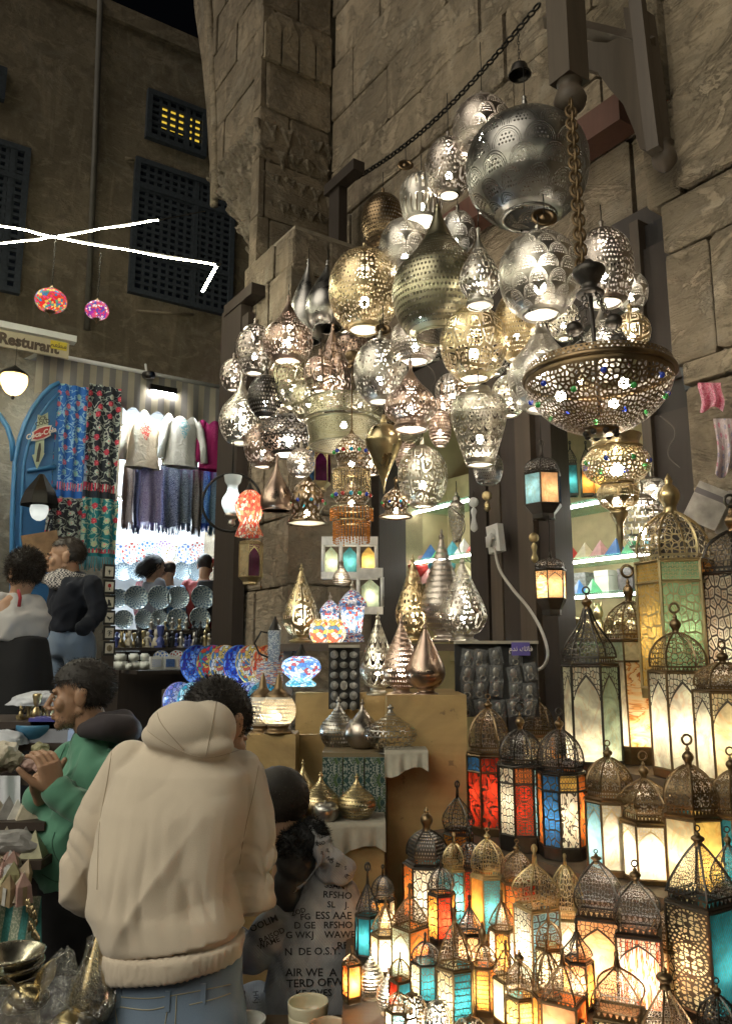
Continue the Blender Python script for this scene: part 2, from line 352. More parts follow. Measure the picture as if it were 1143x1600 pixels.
@cached
def stone(name, c, bump=.85, stk=.30):
    s = NT(name); p = s.pos(); ri = s.n('ObjectInfo').outputs['Random']
    n1 = s.noise(p, 2.3, 6, .4, .62); n2 = s.noise(p, 22, 5); n3 = s.noise(s.n('VectorMath', {0: p, 1: (9, 9, 60)}, operation='MULTIPLY').outputs[0], 1.0, 3, .5)
    base = s.mix(ri, tuple(x * .66 for x in c), tuple(x * 1.2 for x in c))
    base = s.mix(s.ramp(n1, [(.38, (0, 0, 0)), (.62, (1, 1, 1))]), base, s.mix(n2, tuple(x * .5 for x in c), tuple(x * 1.1 for x in c)))
    dk = s.ramp(s.noise(p, .9, 5, .6), [(.40, (0, 0, 0)), (.62, (1, 1, 1))]); base = s.mix(s.ma('MULTIPLY', dk, .7), base, tuple(x * .42 for x in c))
    scr = s.ramp(s.noise(s.n('VectorMath', {0: p, 1: (2.2, 2.2, 3.4)}, operation='MULTIPLY').outputs[0], 1.3, 8, 1.8, .68), [(.53, (0, 0, 0)), (.585, (1, 1, 1))]); base = s.mix(s.ma('MULTIPLY', scr, stk * .9), base, tuple(min(1, x * 1.6 + .03) for x in c))
    soot = s.ramp(s.noise(p, 5.2, 7, .9, .65), [(.50, (0, 0, 0)), (.60, (1, 1, 1))]); base = s.mix(s.ma('MULTIPLY', soot, .5), base, tuple(x * .38 for x in c))
    streak = s.ramp(s.noise(p, 3.1, 5, 1.2), [(.52, (0, 0, 0)), (.74, (1, 1, 1))])
    base = s.mix(s.ma('MULTIPLY', streak, stk), base, (.42, .38, .30))
    vs = s.ramp(s.noise(s.n('VectorMath', {0: p, 1: (7, 7, .9)}, operation='MULTIPLY').outputs[0], 1.0, 5, .6), [(.56, (0, 0, 0)), (.72, (1, 1, 1))]); base = s.mix(s.ma('MULTIPLY', vs, stk * .9), base, tuple(min(1, x * 1.9 + .03) for x in c))
    pit = s.ramp(s.noise(p, 48, 4), [(.60, (0, 0, 0)), (.70, (1, 1, 1))]); base = s.mix(s.ma('MULTIPLY', pit, .55), base, tuple(x * .35 for x in c))
    h = s.ma('ADD', s.ma('MULTIPLY', n2, .6), s.ma('ADD', s.ma('MULTIPLY', n1, 1.2), s.ma('ADD', s.ma('MULTIPLY', scr, .35), s.ma('MULTIPLY', n3, .5))))
    return s.done(s.bsdf(base, .9, 0.0, s.bump(h, bump, .03)))
@cached
def wood(name, c, rough=.6, sc=1.0, axis=2):
    s = NT(name); p = s.n('TexCoord').outputs['Object']; k = [26.0 * sc] * 3; k[axis] = 1.6 * sc
    n = s.noise(s.n('VectorMath', {0: p, 1: tuple(k)}, operation='MULTIPLY').outputs[0], 1.0, 4, .8); n2 = s.noise(p, 3.0, 3)
    col = s.mix(n, tuple(x * .45 for x in c), tuple(x * 1.25 for x in c)); col = s.mix(s.ma('MULTIPLY', n2, .6), col, tuple(x * .7 for x in c))
    return s.done(s.bsdf(col, rough, 0.0, s.bump(n, .35, .004)))
BULB = emit('bulb_white', (1, .91, .76), 62); BULBW = emit('bulb_warm', (1, .76, .45), 70); BULBS = emit('bulb_small', (1, .86, .65), 30)
IRON = plain('black_iron', (.025, .023, .02), .45, metal_=.8)
BRASS = metal('brass'); DARKM = metal('dark', .4); BRONZE = metal('bronze', .35)
# ================================================================== SETTING
STONE = stone('weathered_limestone', (.285, .222, .148)); STONE2 = stone('pale_limestone', (.33, .26, .17)); MORT = plain('mortar', (.30, .255, .19), .95, .4, 14)
STONED = stone('smoky_limestone', (.25, .20, .14))
PLAST = stone('old_plaster', (.27, .215, .14), .4, .25)
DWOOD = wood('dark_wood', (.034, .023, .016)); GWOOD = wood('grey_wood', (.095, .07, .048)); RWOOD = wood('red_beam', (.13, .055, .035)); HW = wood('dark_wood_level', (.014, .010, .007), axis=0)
s = NT('plywood'); p_ = s.pos(); o_ = s.n('TexCoord').outputs['Object']
g_ = s.noise(s.n('VectorMath', {0: o_, 1: (1.2, 1.2, 9.0)}, operation='MULTIPLY').outputs[0], 1.6, 4, 1.2); st_ = s.ramp(s.noise(p_, 5.5, 5, .8), [(.45, (0, 0, 0)), (.68, (1, 1, 1))]); sp_ = s.ramp(s.noise(p_, 26, 3), [(.66, (0, 0, 0)), (.74, (1, 1, 1))])
c_ = s.mix(g_, (.34, .22, .085), (.52, .37, .16)); c_ = s.mix(s.ma('MULTIPLY', st_, .55), c_, (.22, .14, .06)); c_ = s.mix(s.ma('MULTIPLY', sp_, .6), c_, (.10, .065, .035))
PLY = s.done(s.bsdf(c_, .65, 0.0, s.bump(s.ma('ADD', g_, s.noise(p_, 70, 3)), .3, .004)))
def blockmesh(k):
    bm = bmesh.new(); bmesh.ops.create_cube(bm, size=1)
    bmesh.ops.bevel(bm, geom=bm.edges[:] + bm.verts[:], offset=.035, segments=1, affect='EDGES')
    rr = random.Random(k)
    for v in bm.verts: v.co += Vector((rr.uniform(-.004, .004), rr.uniform(-.03, .03) if v.co.y > 0 else 0, rr.uniform(-.006, .006)))
    me = bpy.data.meshes.new('stone_block'); bm.to_mesh(me); bm.free(); return me
BMESH = {}
def block(mat, parent, M, k):
    key = (mat.name, k % 6)
    if key not in BMESH:
        me = blockmesh(k % 6); me.materials.append(mat); BMESH[key] = me
    return obj('stone_block', BMESH[key], parent, M)
def masonry(parent, frame, a0, a1, b, z0, z1, ch, wr, mat, jit=.012, hole=None, thick=.12, left=None):
    """courses of blocks; frame(a,b,z)->world, face at distance b"""
    e = frame(1, 0, 0) - frame(0, 0, 0); nn = frame(0, 1, 0) - frame(0, 0, 0)
    rot = Matrix((e, nn, Vector((0, 0, 1)))).transposed().to_4x4()
    z = z0; row = 0
    while z < z1 - .02:
        h = min(ch * random.uniform(.88, 1.12), z1 - z); lo = a0 if left is None else left(z); a = lo - random.uniform(0, .5) * wr[0]
        while a < a1:
            w = random.uniform(*wr); x0, x1 = max(a, lo), min(a + w, a1); a += w
            if x1 - x0 < .04: continue
            if hole and hole((x0 + x1) / 2, z + h / 2): continue
            g = .013; c = frame((x0 + x1) / 2, b - thick / 2 + random.uniform(-jit, jit), z + h / 2)
            block(mat, parent, Matrix.Translation(c) @ rot @ Matrix.Diagonal((x1 - x0 - g, thick, h - g, 1)), random.randrange(6))
        z += h; row += 1

# ground, terrace and steps
gm = NT('paving'); p_ = gm.pos()
bt = gm.n('TexBrick', {'Vector': p_, 'Color1': (.10, .09, .08), 'Color2': (.14, .12, .10), 'Mortar': (.04, .035, .03), 'Scale': 1.0, 'Mortar Size': .012, 'Brick Width': .6, 'Row Height': .4})
GRM = gm.done(gm.bsdf(gm.mix(gm.noise(p_, 6, 4), bt.outputs[0], (.06, .055, .05)), .75, 0.0, gm.bump(bt.outputs[1], -.3, .01)))
g = MB().grid(lambda u, v: Vector((-60 + 120 * u, -40 + 120 * v, 0)), 8, 8).build('ground', GRM); struct(g)
tb = MB()
for i in range(4): tb.box((-9, 4.3 + .28 * i, .004), (-.75, 15, .175 * (i + 1)))
struct(tb.build('raised_pavement', GRM))

# ---- great gateway wall (main face, parallel to the lamps)
wall = thing('gateway_wall', 'tall weathered limestone gateway wall rising behind the hanging metal lamps', 'stone wall')
ZL = 3.62
wb = MB()
def wbox(mb, a0, a1, b0, b1, z0, z1, mi=0):
    mb.box((a0, b0, z0), (a1, b1, z1), mi, Matrix.Translation(wp(0, 0, 0)) @ MW)
wbox(wb, 1.2, 4.80, -.4, -.05, ZL, 8.2); wbox(wb, 4.2, 4.80, -.4, -.05, 0, ZL)
wb.build('wall_core', MORT, wall)
masonry(wall, wp, 1.2, 4.79, 0, ZL, 8.1, .43, (.5, 1.15), STONE)
# ---- pier on the left of the recess: lower shaft, corbel, upper mass
pier = thing('carved_pier', 'carved limestone pier with muqarnas corbel left of the hanging lamps', 'stone pier')
pb = MB(); wbox(pb, 4.21, 4.85, -.3, .62, 0, 4.4); wbox(pb, 4.84, 5.70, -.3, .57, 5.45, 8.2); wbox(pb, 4.84, 5.3, -.3, .3, 4.2, 5.5)
pb.build('pier_core', MORT, pier)
def side(a, b, z):   # frame for faces that look down the lane to the right: 'a' runs out of the wall, 'b' away from the face
    return wp(-b, a, z)
masonry(pier, wp, 4.16, 4.87, .667, 0, 4.35, .40, (.35, .6), STONE)
masonry(pier, lambda a, b, z: wp(4.16 + .0 - b, a, z), 0, .66, 0, 0, 4.35, .40, (.3, .5), STONE)
masonry(pier, lambda a, b, z: wp(4.79 - b, a, z), 0, .62, 0, 4.36, 8.2, .43, (.3, .62), STONE)
def lft(z): return 4.80
def hole_up(a, z): return False
masonry(pier, wp, 4.80, 5.74, .62, 5.5, 8.2, .40, (.5, .95), STONE)
# arched outer edge of the upper mass: long mouldings
for i, (da, db) in enumerate(((0, .62), (.12, .63))):
    mb = MB(); pts = []
    for k in range(13):
        z = 5.3 + k * .25; pts.append(wp(5.58 + da + .55 * ((z - 5.3) / 3) ** 1.5, db - .05 * i, z))
    mb.tube(pts, .035, 6).build('arch_moulding', STONE2, pier)
mb = MB(); pr = [(5.66, 5.35), (5.80, 5.8), (5.90, 6.3), (6.06, 6.9), (6.30, 7.6), (6.45, 8.2), (5.66, 8.2)]; n_ = len(pr)
mb.add([wp(a_, .30, z_) for a_, z_ in pr] + [wp(a_, .60, z_) for a_, z_ in pr], [tuple(range(n_)), tuple(range(n_, 2 * n_))[::-1]] + [(k, (k + 1) % n_, (k + 1) % n_ + n_, k + n_) for k in range(n_)]).build('arch_springer', STONE, pier)
for i in range(4):   # blind niches at the head
    mb = MB(); a = .02 + i * .15
    pr = [(0, 0), (.13, 0), (.13, .3), (.065, .42), (0, .3)]
    vs = [wp(4.79 - .03, a + x, 6.05 + z) for x, z in pr] + [wp(4.79 + .02, a + x, 6.05 + z) for x, z in pr]
    mb.add(vs, [(0, 1, 2, 3, 4), (9, 8, 7, 6, 5)] + [(k, (k + 1) % 5 + 0, (k + 1) % 5 + 5, k + 5) for k in range(5)]).build('niche', STONE2, pier)
# corbel: carved stalactite courses wrapped round the corner
def carve(u, v):
    # u: 0 at the wall corner, along the side, round the edge and along the front; v: 0 bottom, 1 top
    t = 1 - v; am = 5.74 - .80 * t ** .8; bm_ = .63 - .26 * t; a0 = 4.80 + .03 * t; z = 4.12 + 1.42 * v
    L1 = bm_; L2 = am - a0; L3 = .5; d = u * (L1 + L2 + L3)
    if d < L1: p = wp(a0, d, z); n = -WT
    elif d < L1 + L2: p = wp(a0 + d - L1, bm_, z); n = -WN
    else: p = wp(am, bm_ - (d - L1 - L2), z); n = WT
    rows = 7.0; y = v * rows; row = int(y); fy = y - row; cells = 11 + row * .8
    x = (u * cells + .5 * (row % 2)) % 1.0 - .5
    arch = .44 * math.sqrt(max(0, 1 - fy ** 1.6)); dep = 0
    if abs(x) < arch: dep = -.075 * (1 - (x / max(arch, .01)) ** 2) ** .6 * (.4 + .6 * (1 - fy))
    dep += .05 * fy - .02
    q = p * 7; dep += .03 * noise.noise(q) + .018 * noise.noise(q * 2.7) + .010 * noise.noise(q * 7)
    e = math.exp(-((d - L1) / .05) ** 2)
    return p + (n if e < .3 else (-WN - WT * (1 if d < L1 else .2)).normalized()) * dep
MB().grid(carve, 260, 170).build('muqarnas_carving', STONED, pier)
# ---- near pier on the right
rp = thing('near_pier', 'near limestone pier at the right edge above the standing lanterns', 'stone pier')
for z0, z1, am in ((0, 2.17, 1.65), (2.17, 2.72, 1.685), (2.72, 3.4, 1.735), (3.4, 6.5, 1.80)):
    mb = MB(); wbox(mb, -.6, am - .14, -.4, .27, z0, z1); mb.build('pier_core', MORT, rp)
    masonry(rp, wp, -.6, am, .33, z0, z1, .47, (.5, .9), STONE2, jit=.02)
    masonry(rp, lambda a, b, z: wp(am - .02 + b, a, z), -.3, .30, 0, z0, z1, .47, (.4, .6), STONE2)
# ---- wooden bracket gallery high on the wall
def bracket(label, px, b0, b1, ztop, zbot):
    a = wab(onb(px, 100, b1))[0]
    t = thing('wooden_bracket', label, 'wooden bracket', wp(a, 0, zbot), group='carved wooden brackets'); M = MW.copy()
    L = lambda y0, y1, z0, z1, x=.05: MB().box((-x, y0, z0 - zbot), (x, y1, z1 - zbot), 0)
    L(b1 - .11, b1, zbot + .12, ztop).build('post', GWOOD, t, M)
    MB().lathe(cr([(.001, -.005), (.045, .01), (.062, .05), (.04, .1), (.05, .12)], 10), 14, (0, b1 - .055, 0)).build('ball_finial', GWOOD, t, M)
    L(-.02, .10, zbot + .2, ztop, .06).build('wall_post', GWOOD, t, M)
    L(.0, b1, ztop - .16, ztop - .02, .055).build('cross_beam', GWOOD, t, M)
    # scrolled knee
    pr = [(0.10, -.75), (.16, -.6), (.17, -.45), (.25, -.36), (.30, -.22), (.42, -.2), (b1 - .12, -.17), (b1 - .12, -.1), (.1, -.1)]
    n = len(pr); vs = [(x, y, z + ztop - zbot) for x in (-.03, .03) for y, z in pr]
    MB().add(vs, [tuple(range(n))[::-1], tuple(range(n, 2 * n))] + [(i, (i + 1) % n, (i + 1) % n + n, i + n) for i in range(n)]).build('scrolled_knee', GWOOD, t, M)
    return t
q = onb(885, 135, .82); q2 = onb(1040, 262, .12)
bracket('grey carved wooden bracket with ball finial above the big silver globe', 872, .3, .82, 5.0, q.z - .06)
def longbracket():
    b0 = .42; p0 = onb(1040, 262, b0); a0 = wab(p0)[0]; z0 = p0.z
    t = thing('wooden_bracket', 'long grey wooden bracket with scrolled edge beside the near pier', 'wooden bracket', p0, group='carved wooden brackets')
    pa, pb_ = onb(905, 60, b0), onb(1040, 262, b0)
    def P(px, py): v = onb(px, py, b0); return v - p0
    poly = [(906, 85), (915, 110), (945, 120), (965, 148), (985, 170), (1002, 210), (1012, 240), (1030, 240), (1042, 235), (1034, 160), (1015, 20), (985, 20), (990, 60), (960, 75), (930, 72)]
    vs = [P(*q) + WN * .03 for q in poly] + [P(*q) - WN * .05 for q in poly]; n = len(poly)
    MB().add(vs, [tuple(range(n)), tuple(range(n, 2 * n))[::-1]] + [(i, (i + 1) % n, (i + 1) % n + n, i + n) for i in range(n)]).build('scrolled_knee', GWOOD, t)
    MB().tube([P(1005, -30) - WN * .06, P(1022, 120) - WN * .06, P(1038, 245) - WN * .06], .035, 4, smooth=False).build('post', GWOOD, t)
    MB().lathe(cr([(.001, -.02), (.02, -.01), (.045, .02), (.045, .05), (.03, .085), (.04, .1)], 10), 14, P(1038, 262)).build('ball_finial', GWOOD, t)
    MB().tube([P(860, 35) - WN * .02, P(1020, 75) - WN * .02], .035, 4, smooth=False).build('cross_beam', GWOOD, t)
longbracket()
bm1 = MB(); wbox(bm1, 1.3, 2.35, .3, .42, 4.98, 5.12); bm1.box((0, 0, 0), (.001, .001, .001), 0, Matrix.Translation(wp(1.6, .35, 5.05)))
tag(bm1.build('gallery_beam', GWOOD), 'horizontal grey beam across the tops of the wooden brackets', 'beam')
rb = MB(); p0 = onb(690, 235, .08); p1 = onb(900, 150, .08)
wbox(rb, wab(p1)[0] - .3, wab(p0)[0], .02, .16, 4.02, 4.16)
tag(rb.build('lintel_beam', RWOOD), 'worn red-brown timber set level in the wall behind the globes', 'beam')
# ---- wooden shop front
sf = thing('timber_storefront', 'dark timber storefront with planked posts behind the lamps', 'storefront')
def sbox(name, a0, a1, b0, b1, z0, z1, mat=DWOOD): m = MB(); wbox(m, a0, a1, b0, b1, z0, z1); return m.build(name, mat, sf)
def A(px, py=700, b=0): return wab(onb(px, py, b))[0]
sbox('lintel', 1.8, 4.2, -.1, .05, 3.42, 3.61); sbox('head_rail', 1.8, 4.2, -.14, .0, 3.2, 3.38)
mid0, mid1 = A(862), A(722)
k = 0; a = mid0
while a < mid1 - .02:
    w = random.uniform(.06, .13); w = min(w, mid1 - a); sbox('plank', a + .004, a + w - .004, -.12, -.02 + random.uniform(-.03, .06), 0, 3.2, (DWOOD, GWOOD, DWOOD)[k % 3]); a += w; k += 1
sbox('jamb', 4.06, 4.15, -.15, .06, 0, 3.42); sbox('jamb', 1.86, 1.96, -.15, .03, 0, 3.42)
# open dark door leaf
dl = thing('door_leaf', 'open dark panelled wooden door leaf beside the near pier', 'door')
d0 = onb(985, 360, .12); a_l = wab(d0)[0]
def dbox(name, a0, a1, b0, b1, z0, z1, mat=DWOOD): m = MB(); wbox(m, a0, a1, b0, b1, z0, z1); return m.build(name, mat, dl)
DW = .62; ad = a_l - .02
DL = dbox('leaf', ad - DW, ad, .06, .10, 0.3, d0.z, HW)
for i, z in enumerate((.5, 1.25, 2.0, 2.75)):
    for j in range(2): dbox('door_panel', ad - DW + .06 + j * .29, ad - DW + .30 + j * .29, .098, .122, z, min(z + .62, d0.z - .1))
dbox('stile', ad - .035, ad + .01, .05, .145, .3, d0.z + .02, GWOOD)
# ---- shop interior
si = MB()
wbox(si, 1.9, 4.2, -1.22, -1.18, 0, 3.6); wbox(si, 1.86, 1.9, -1.2, -.16, 0, 3.6); wbox(si, 4.2, 4.24, -1.2, -.16, 0, 3.6); wbox(si, 1.86, 4.24, -1.2, -.16, 3.6, 3.64); wbox(si, 1.86, 4.24, -1.2, -.1, 0.01, .9)
tag(si.build('shop_room', plain('shop_plaster', (.52, .43, .24), .8, .3, 4)), 'cream plastered shop room seen through the openings', 'room')
# wooden beam and post left of the hanging lamps
tb = thing('timber_gallows', 'dark timber post and beam against the carved pier', 'timber support', wp(4.4, .75, 2.9))
def tbx(name, px0, px1, py0, py1, b, th, mat=DWOOD, zh=None):
    p, q = onb(px0, py0, b), onb(px1, py1, b); m = MB(); a0, a1 = sorted((wab(p)[0], wab(q)[0])); z0, z1 = sorted((p.z, q.z))
    if zh: z1 = p.z; z0 = z1 - zh
    m.box((a0, b - th, z0), (a1, b, z1), 0, Matrix.Translation(-wp(4.4, .75, 2.9)) @ Matrix.Translation(wp(0, 0, 0)) @ MW); return m.build(name, mat, tb)
tbx('beam', 506, 552, 290, 300, .24, .09, zh=.08); tbx('post', 514, 528, 300, 480, .22, .07)
tbx('beam', 350, 392, 478, 490, .78, .1, zh=.08); tbx('post', 347, 361, 490, 1010, .77, .08)
tbx('brace', 372, 384, 500, 640, .76, .05)
# ---- house closing the lane
hs = thing('lane_house', 'dark plastered old house closing the lane at the left', 'building')
ftop = onf(150, -10).z
OA0 = fab(onf(192, 640))[0]; OA1 = fab(onf(352, 640))[0]; OZ = onf(250, 622).z
def fbox(mb, a0, a1, b0, b1, z0, z1, mi=0): mb.box((a0, b0, z0), (a1, b1, z1), mi, Matrix.Translation(FP) @ MF)
m = MB(); fbox(m, -5, 5, -.5, 0, OZ, ftop); fbox(m, -5, OA0, -.5, 0, .7, OZ - .002); fbox(m, OA1, 5, -.5, 0, .7, OZ - .002); m.build('wall', PLAST, hs)
m = MB(); fbox(m, -5, 5, .0, .05, ftop - .25, ftop - .05); m.build('cornice', PLAST, hs)
m = MB(); m.tube([onf(157, 0, .06), onf(148, 250, .06), onf(136, 515, .06)], .035, 8); m.build('drain_pipe', plain('pipe_grey', (.10, .09, .07), .6), hs)
BLUEW = plain('faded_blue_wood', (.042, .052, .064), .7, .45, 30); NIGHT = plain('dark_pane', (.012, .016, .028), .12, .3)
def lwin(px0, px1, py0, py1, nc, nr, rails=(), pane=None):
    a0, _, z1 = fab(onf(px0, py0)); a1, _, z0 = fab(onf(px1, py1))
    m = MB(); fbox(m, a0, a1, .004, .02, z0, z1); wn_ = m.build('window', NIGHT, hs)
    m = MB(); fw = .06
    for s_ in ((a0 - fw, a0, z0 - fw, z1 + fw), (a1, a1 + fw, z0 - fw, z1 + fw), (a0, a1, z1, z1 + fw), (a0, a1, z0 - fw, z0)): fbox(m, s_[0], s_[1], 0.001, .07, s_[2], s_[3])
    for t in rails: z = z0 + (z1 - z0) * t; fbox(m, a0, a1, .02, .065, z - .03, z + .03)
    fbox(m, (a0 + a1) / 2 + .1, (a0 + a1) / 2 + .15, .02, .06, z0, z1)
    m.build('frame', BLUEW, wn_)
    m = MB(); bw = .017
    for i in range(1, nc): x = a0 + (a1 - a0) * i / nc; fbox(m, x - bw, x + bw, .022, .05, z0, z1)
    for i in range(1, nr): z = z0 + (z1 - z0) * i / nr; fbox(m, a0, a1, .022, .052, z - bw, z + bw)
    m.build('lattice', BLUEW, wn_); return wn_, a0, a1, z0, z1
w1 = lwin(237, 312, 152, 240, 6, 6)
m = MB(); a0, a1, z0, z1 = w1[1:]; fbox(m, a0 + .1, a0 + .38, .0202, .0212, z0 + .14, z1 - .08); fbox(m, a1 - .16, a1 - .02, .0202, .0212, z0 + .10, z1 - .07); m.build('lit_room_pane', emit('room_yellow', (.9, .6, .06), .32), w1[0])
lwin(218, 352, 258, 488, 12, 19, (.30, .82)); lwin(-40, 20, 218, 452, 6, 19, (.3, .8)); lwin(-60, -3, 95, 150, 4, 5)
for px0, py0, px1, py1 in ((195, 250, 215, 252), (212, 488, 300, 493)):
    p, q = onf(px0, py0), onf(px1, py1); m = MB(); m.tube([p + FN * .03, q + FN * .03], .02, 5); m.build('plaster_ledge', PLAST, hs)
# ================================================================== HANGING LAMPS
SH = {
 'globe': [(.42, 0), (.60, .05), (.88, .22), (1, .47), (.92, .70), (.64, .88), (.30, .965), (.08, 1)],
 'onion': [(.46, 0), (.72, .06), (.97, .24), (1, .36), (.86, .53), (.50, .68), (.22, .81), (.09, .92), (.04, 1)],
 'point': [(.42, 0), (.60, .04), (.90, .2), (1, .42), (.92, .62), (.62, .78), (.26, .87), (.10, .94), (.04, 1)],
 'drop': [(.62, 0), (.88, .10), (1, .27), (.90, .46), (.58, .68), (.28, .85), (.08, 1)],
 'cone': [(.50, 0), (.78, .07), (.98, .24), (1, .38), (.90, .50), (.66, .60), (.40, .72), (.20, .86), (.06, 1)],
 'oval': [(.52, 0), (.80, .09), (1, .42), (.88, .76), (.45, .95), (.06, 1)],
 'bell': [(.60, 0), (.66, .05), (.60, .12), (.92, .24), (1, .38), (.82, .56), (.42, .74), (.16, .90), (.05, 1)],
 'hood': [(.86, 0), (.98, .08), (1, .2), (.88, .38), (.5, .62), (.2, .82), (.07, 1)],
 'vase': [(.46, 0), (.50, .03), (.66, .2), (.92, .52), (1, .72), (.86, .88), (.52, .95), (.44, 1)],
 'crown': [(1, 0), (.97, .05), (.76, .12), (.70, .19), (.80, .31), (.90, .45), (.80, .62), (.50, .78), (.18, .90), (.05, 1)],
 'spear': [(.03, 0), (.13, .18), (.48, .40), (.94, .66), (1, .77), (.70, .92), (.30, .965), (.16, 1)],
 'cup': [(.72, 0), (.86, .15), (1, .5), (.96, .75), (.7, .93), (.3, 1)],
 'stand': [(.30, 0), (.70, .05), (1, .22), (.95, .36), (.66, .58), (.36, .78), (.14, .93), (.05, 1)],
 'pear': [(.1, 0), (.75, .08), (1, .28), (.8, .52), (.4, .72), (.25, .88), (.3, 1)],
}
PT = {'none': None, 'dots': (64, 22), 'scales': (10, 7), 'voro': (32, 12), 'script': (9, 4), 'rosette': (6, 2.2), 'star': (10, 4), 'leaf': (10, 4.4), 'diam': (6, 2.5), 'hex': (28, 10), 'slits': (26, 3), 'fine': (64, 23), 'bigv': (15, 5.6), 'tri': (40, 12)}
def shellmat(tone, pat, lo=.06, hi=.80, w=90):
    if pat == 'none': return metal(tone, .26)
    nu, nv = PT[pat]; q = max(.55, min(1.25, w / 95)); q = round(q * 5) / 5; nu = max(3, round(nu * q)); nv = nv * q
    return pierced(tone, {'fine': 'dots', 'bigv': 'arab', 'voro': 'vden'}.get(pat, pat), nu, nv, lo, hi)
s = NT('frosted_lens'); DIFF = s.done(s.mixs(.35, s.n('BsdfTranslucent', {0: (.9, .86, .76)}).outputs[0], s.bsdf((.7, .66, .58), .35)))
HG = 'pierced metal lamps hanging over the shop'
def cord(t, z0, L, r=.0022): return MB().tube([(0, 0, z0), (.002, 0, z0 + L * .5), (0, 0, z0 + L)], r, 5).build('cord', IRON, t)
def chain(t, z0, L, w=.009, mat=None):
    mb = MB(); n = max(2, int(L / (w * 2.2))); st = L / n
    for i in range(n):
        M = Matrix.Rotation(R(90), 3, 'X'); M = Matrix.Rotation(R(90) * (i % 2), 3, 'Z') @ M
        mb.ring((0, 0, z0 + (i + .5) * st), w * .62, w * .17, 8, 4, M, sq=st * .72 / w)
    return mb.build('chain', mat or IRON, t)
def hang(px, yt, yb, w, shape, b, tone, pat, lit, label, up=60, hi=.80, lo=.05, name='hanging_lamp', ch=False, bz=.34, rimtone=None, bulb=None, tilt=0, jewels=0, cat='hanging lamp'):
    ym = (yt + yb) / 2; p = onb(px, ym, b)
    if wab(p)[0] > 4.0 and b < .82: b = .82 + .22 * b; p = onb(px, ym, b)   # clear of the pier
    Y = p.y; k = mpp(px, ym, Y)
    z1 = at(px, yt, Y).z; z0 = at(px, yb, Y).z
    rr = w / 2 * k; d_ = ray(px, ym).normalized(); hp = (yb - yt) * k; se = abs(d_.z); ce = math.sqrt(1 - se * se)
    H = math.sqrt(max(.45 * hp * hp, hp * hp - .75 * (w * k * se) ** 2)) / max(ce, .75); zc = (z0 + z1) / 2; z0 = zc - H / 2; z1 = zc + H / 2
    # an opening seen from below takes some of the height
    t = thing(name, label, cat, (p.x, p.y, z0), tilt, HG)
    pr = [(r * rr, z * H) for r, z in cr(SH[shape], 26)]
    shl = MB().lathe(pr, 32).build('shell', shellmat(tone, pat, lo, hi, w), t)
    r0 = pr[0][0]
    if shape != 'spear': MB().ring((0, 0, 0), r0, max(.004, rr * .035), 28, 6).build('rim', metal(rimtone or tone, .25), shl)
    r1 = pr[-1][0]
    MB().lathe(cr([(r1 * 1.1, H - .004), (r1 * .8 + .004, H + .012), (.007, H + .02), (.010, H + .03), (.001, H + .04)], 8), 12).build('cap', metal(rimtone or tone, .3), t)
    if lit: MB().ball((0, 0, bz * H), min(.024, max(.012, rr * .14)), 10, 7, sc=(1, 1, 1.25)).build('bulb', bulb or BULB, t)
    if lit and shape != 'spear':
        MB().lathe([(r0 * .93, .004), (r0 * .6, -.001), (.001, -.002)], 24).build('diffuser', DIFF, shl)
    if jewels:
        for i in range(8):
            a = i * math.pi / 4 + .3; zz = jewels; r = np.interp(zz * H, [q[1] for q in pr], [q[0] for q in pr])
            MB().ball((r * math.cos(a), r * math.sin(a), zz * H), rr * .10, 8, 6).build('glass_jewel', jewel(i), shl)
    L = up * k
    (chain if ch else cord)(t, H + .03, L)
    return t, rr, H
@cached
def jewel(i):
    c = [(.05, .35, .08), (.02, .05, .40), (.02, .30, .45), (.4, .02, .02)][i % 4]
    s = NT('jewel_%d' % (i % 4)); return s.done(s.bsdf(c, .08, 0.0, Coat_Weight=1.0))
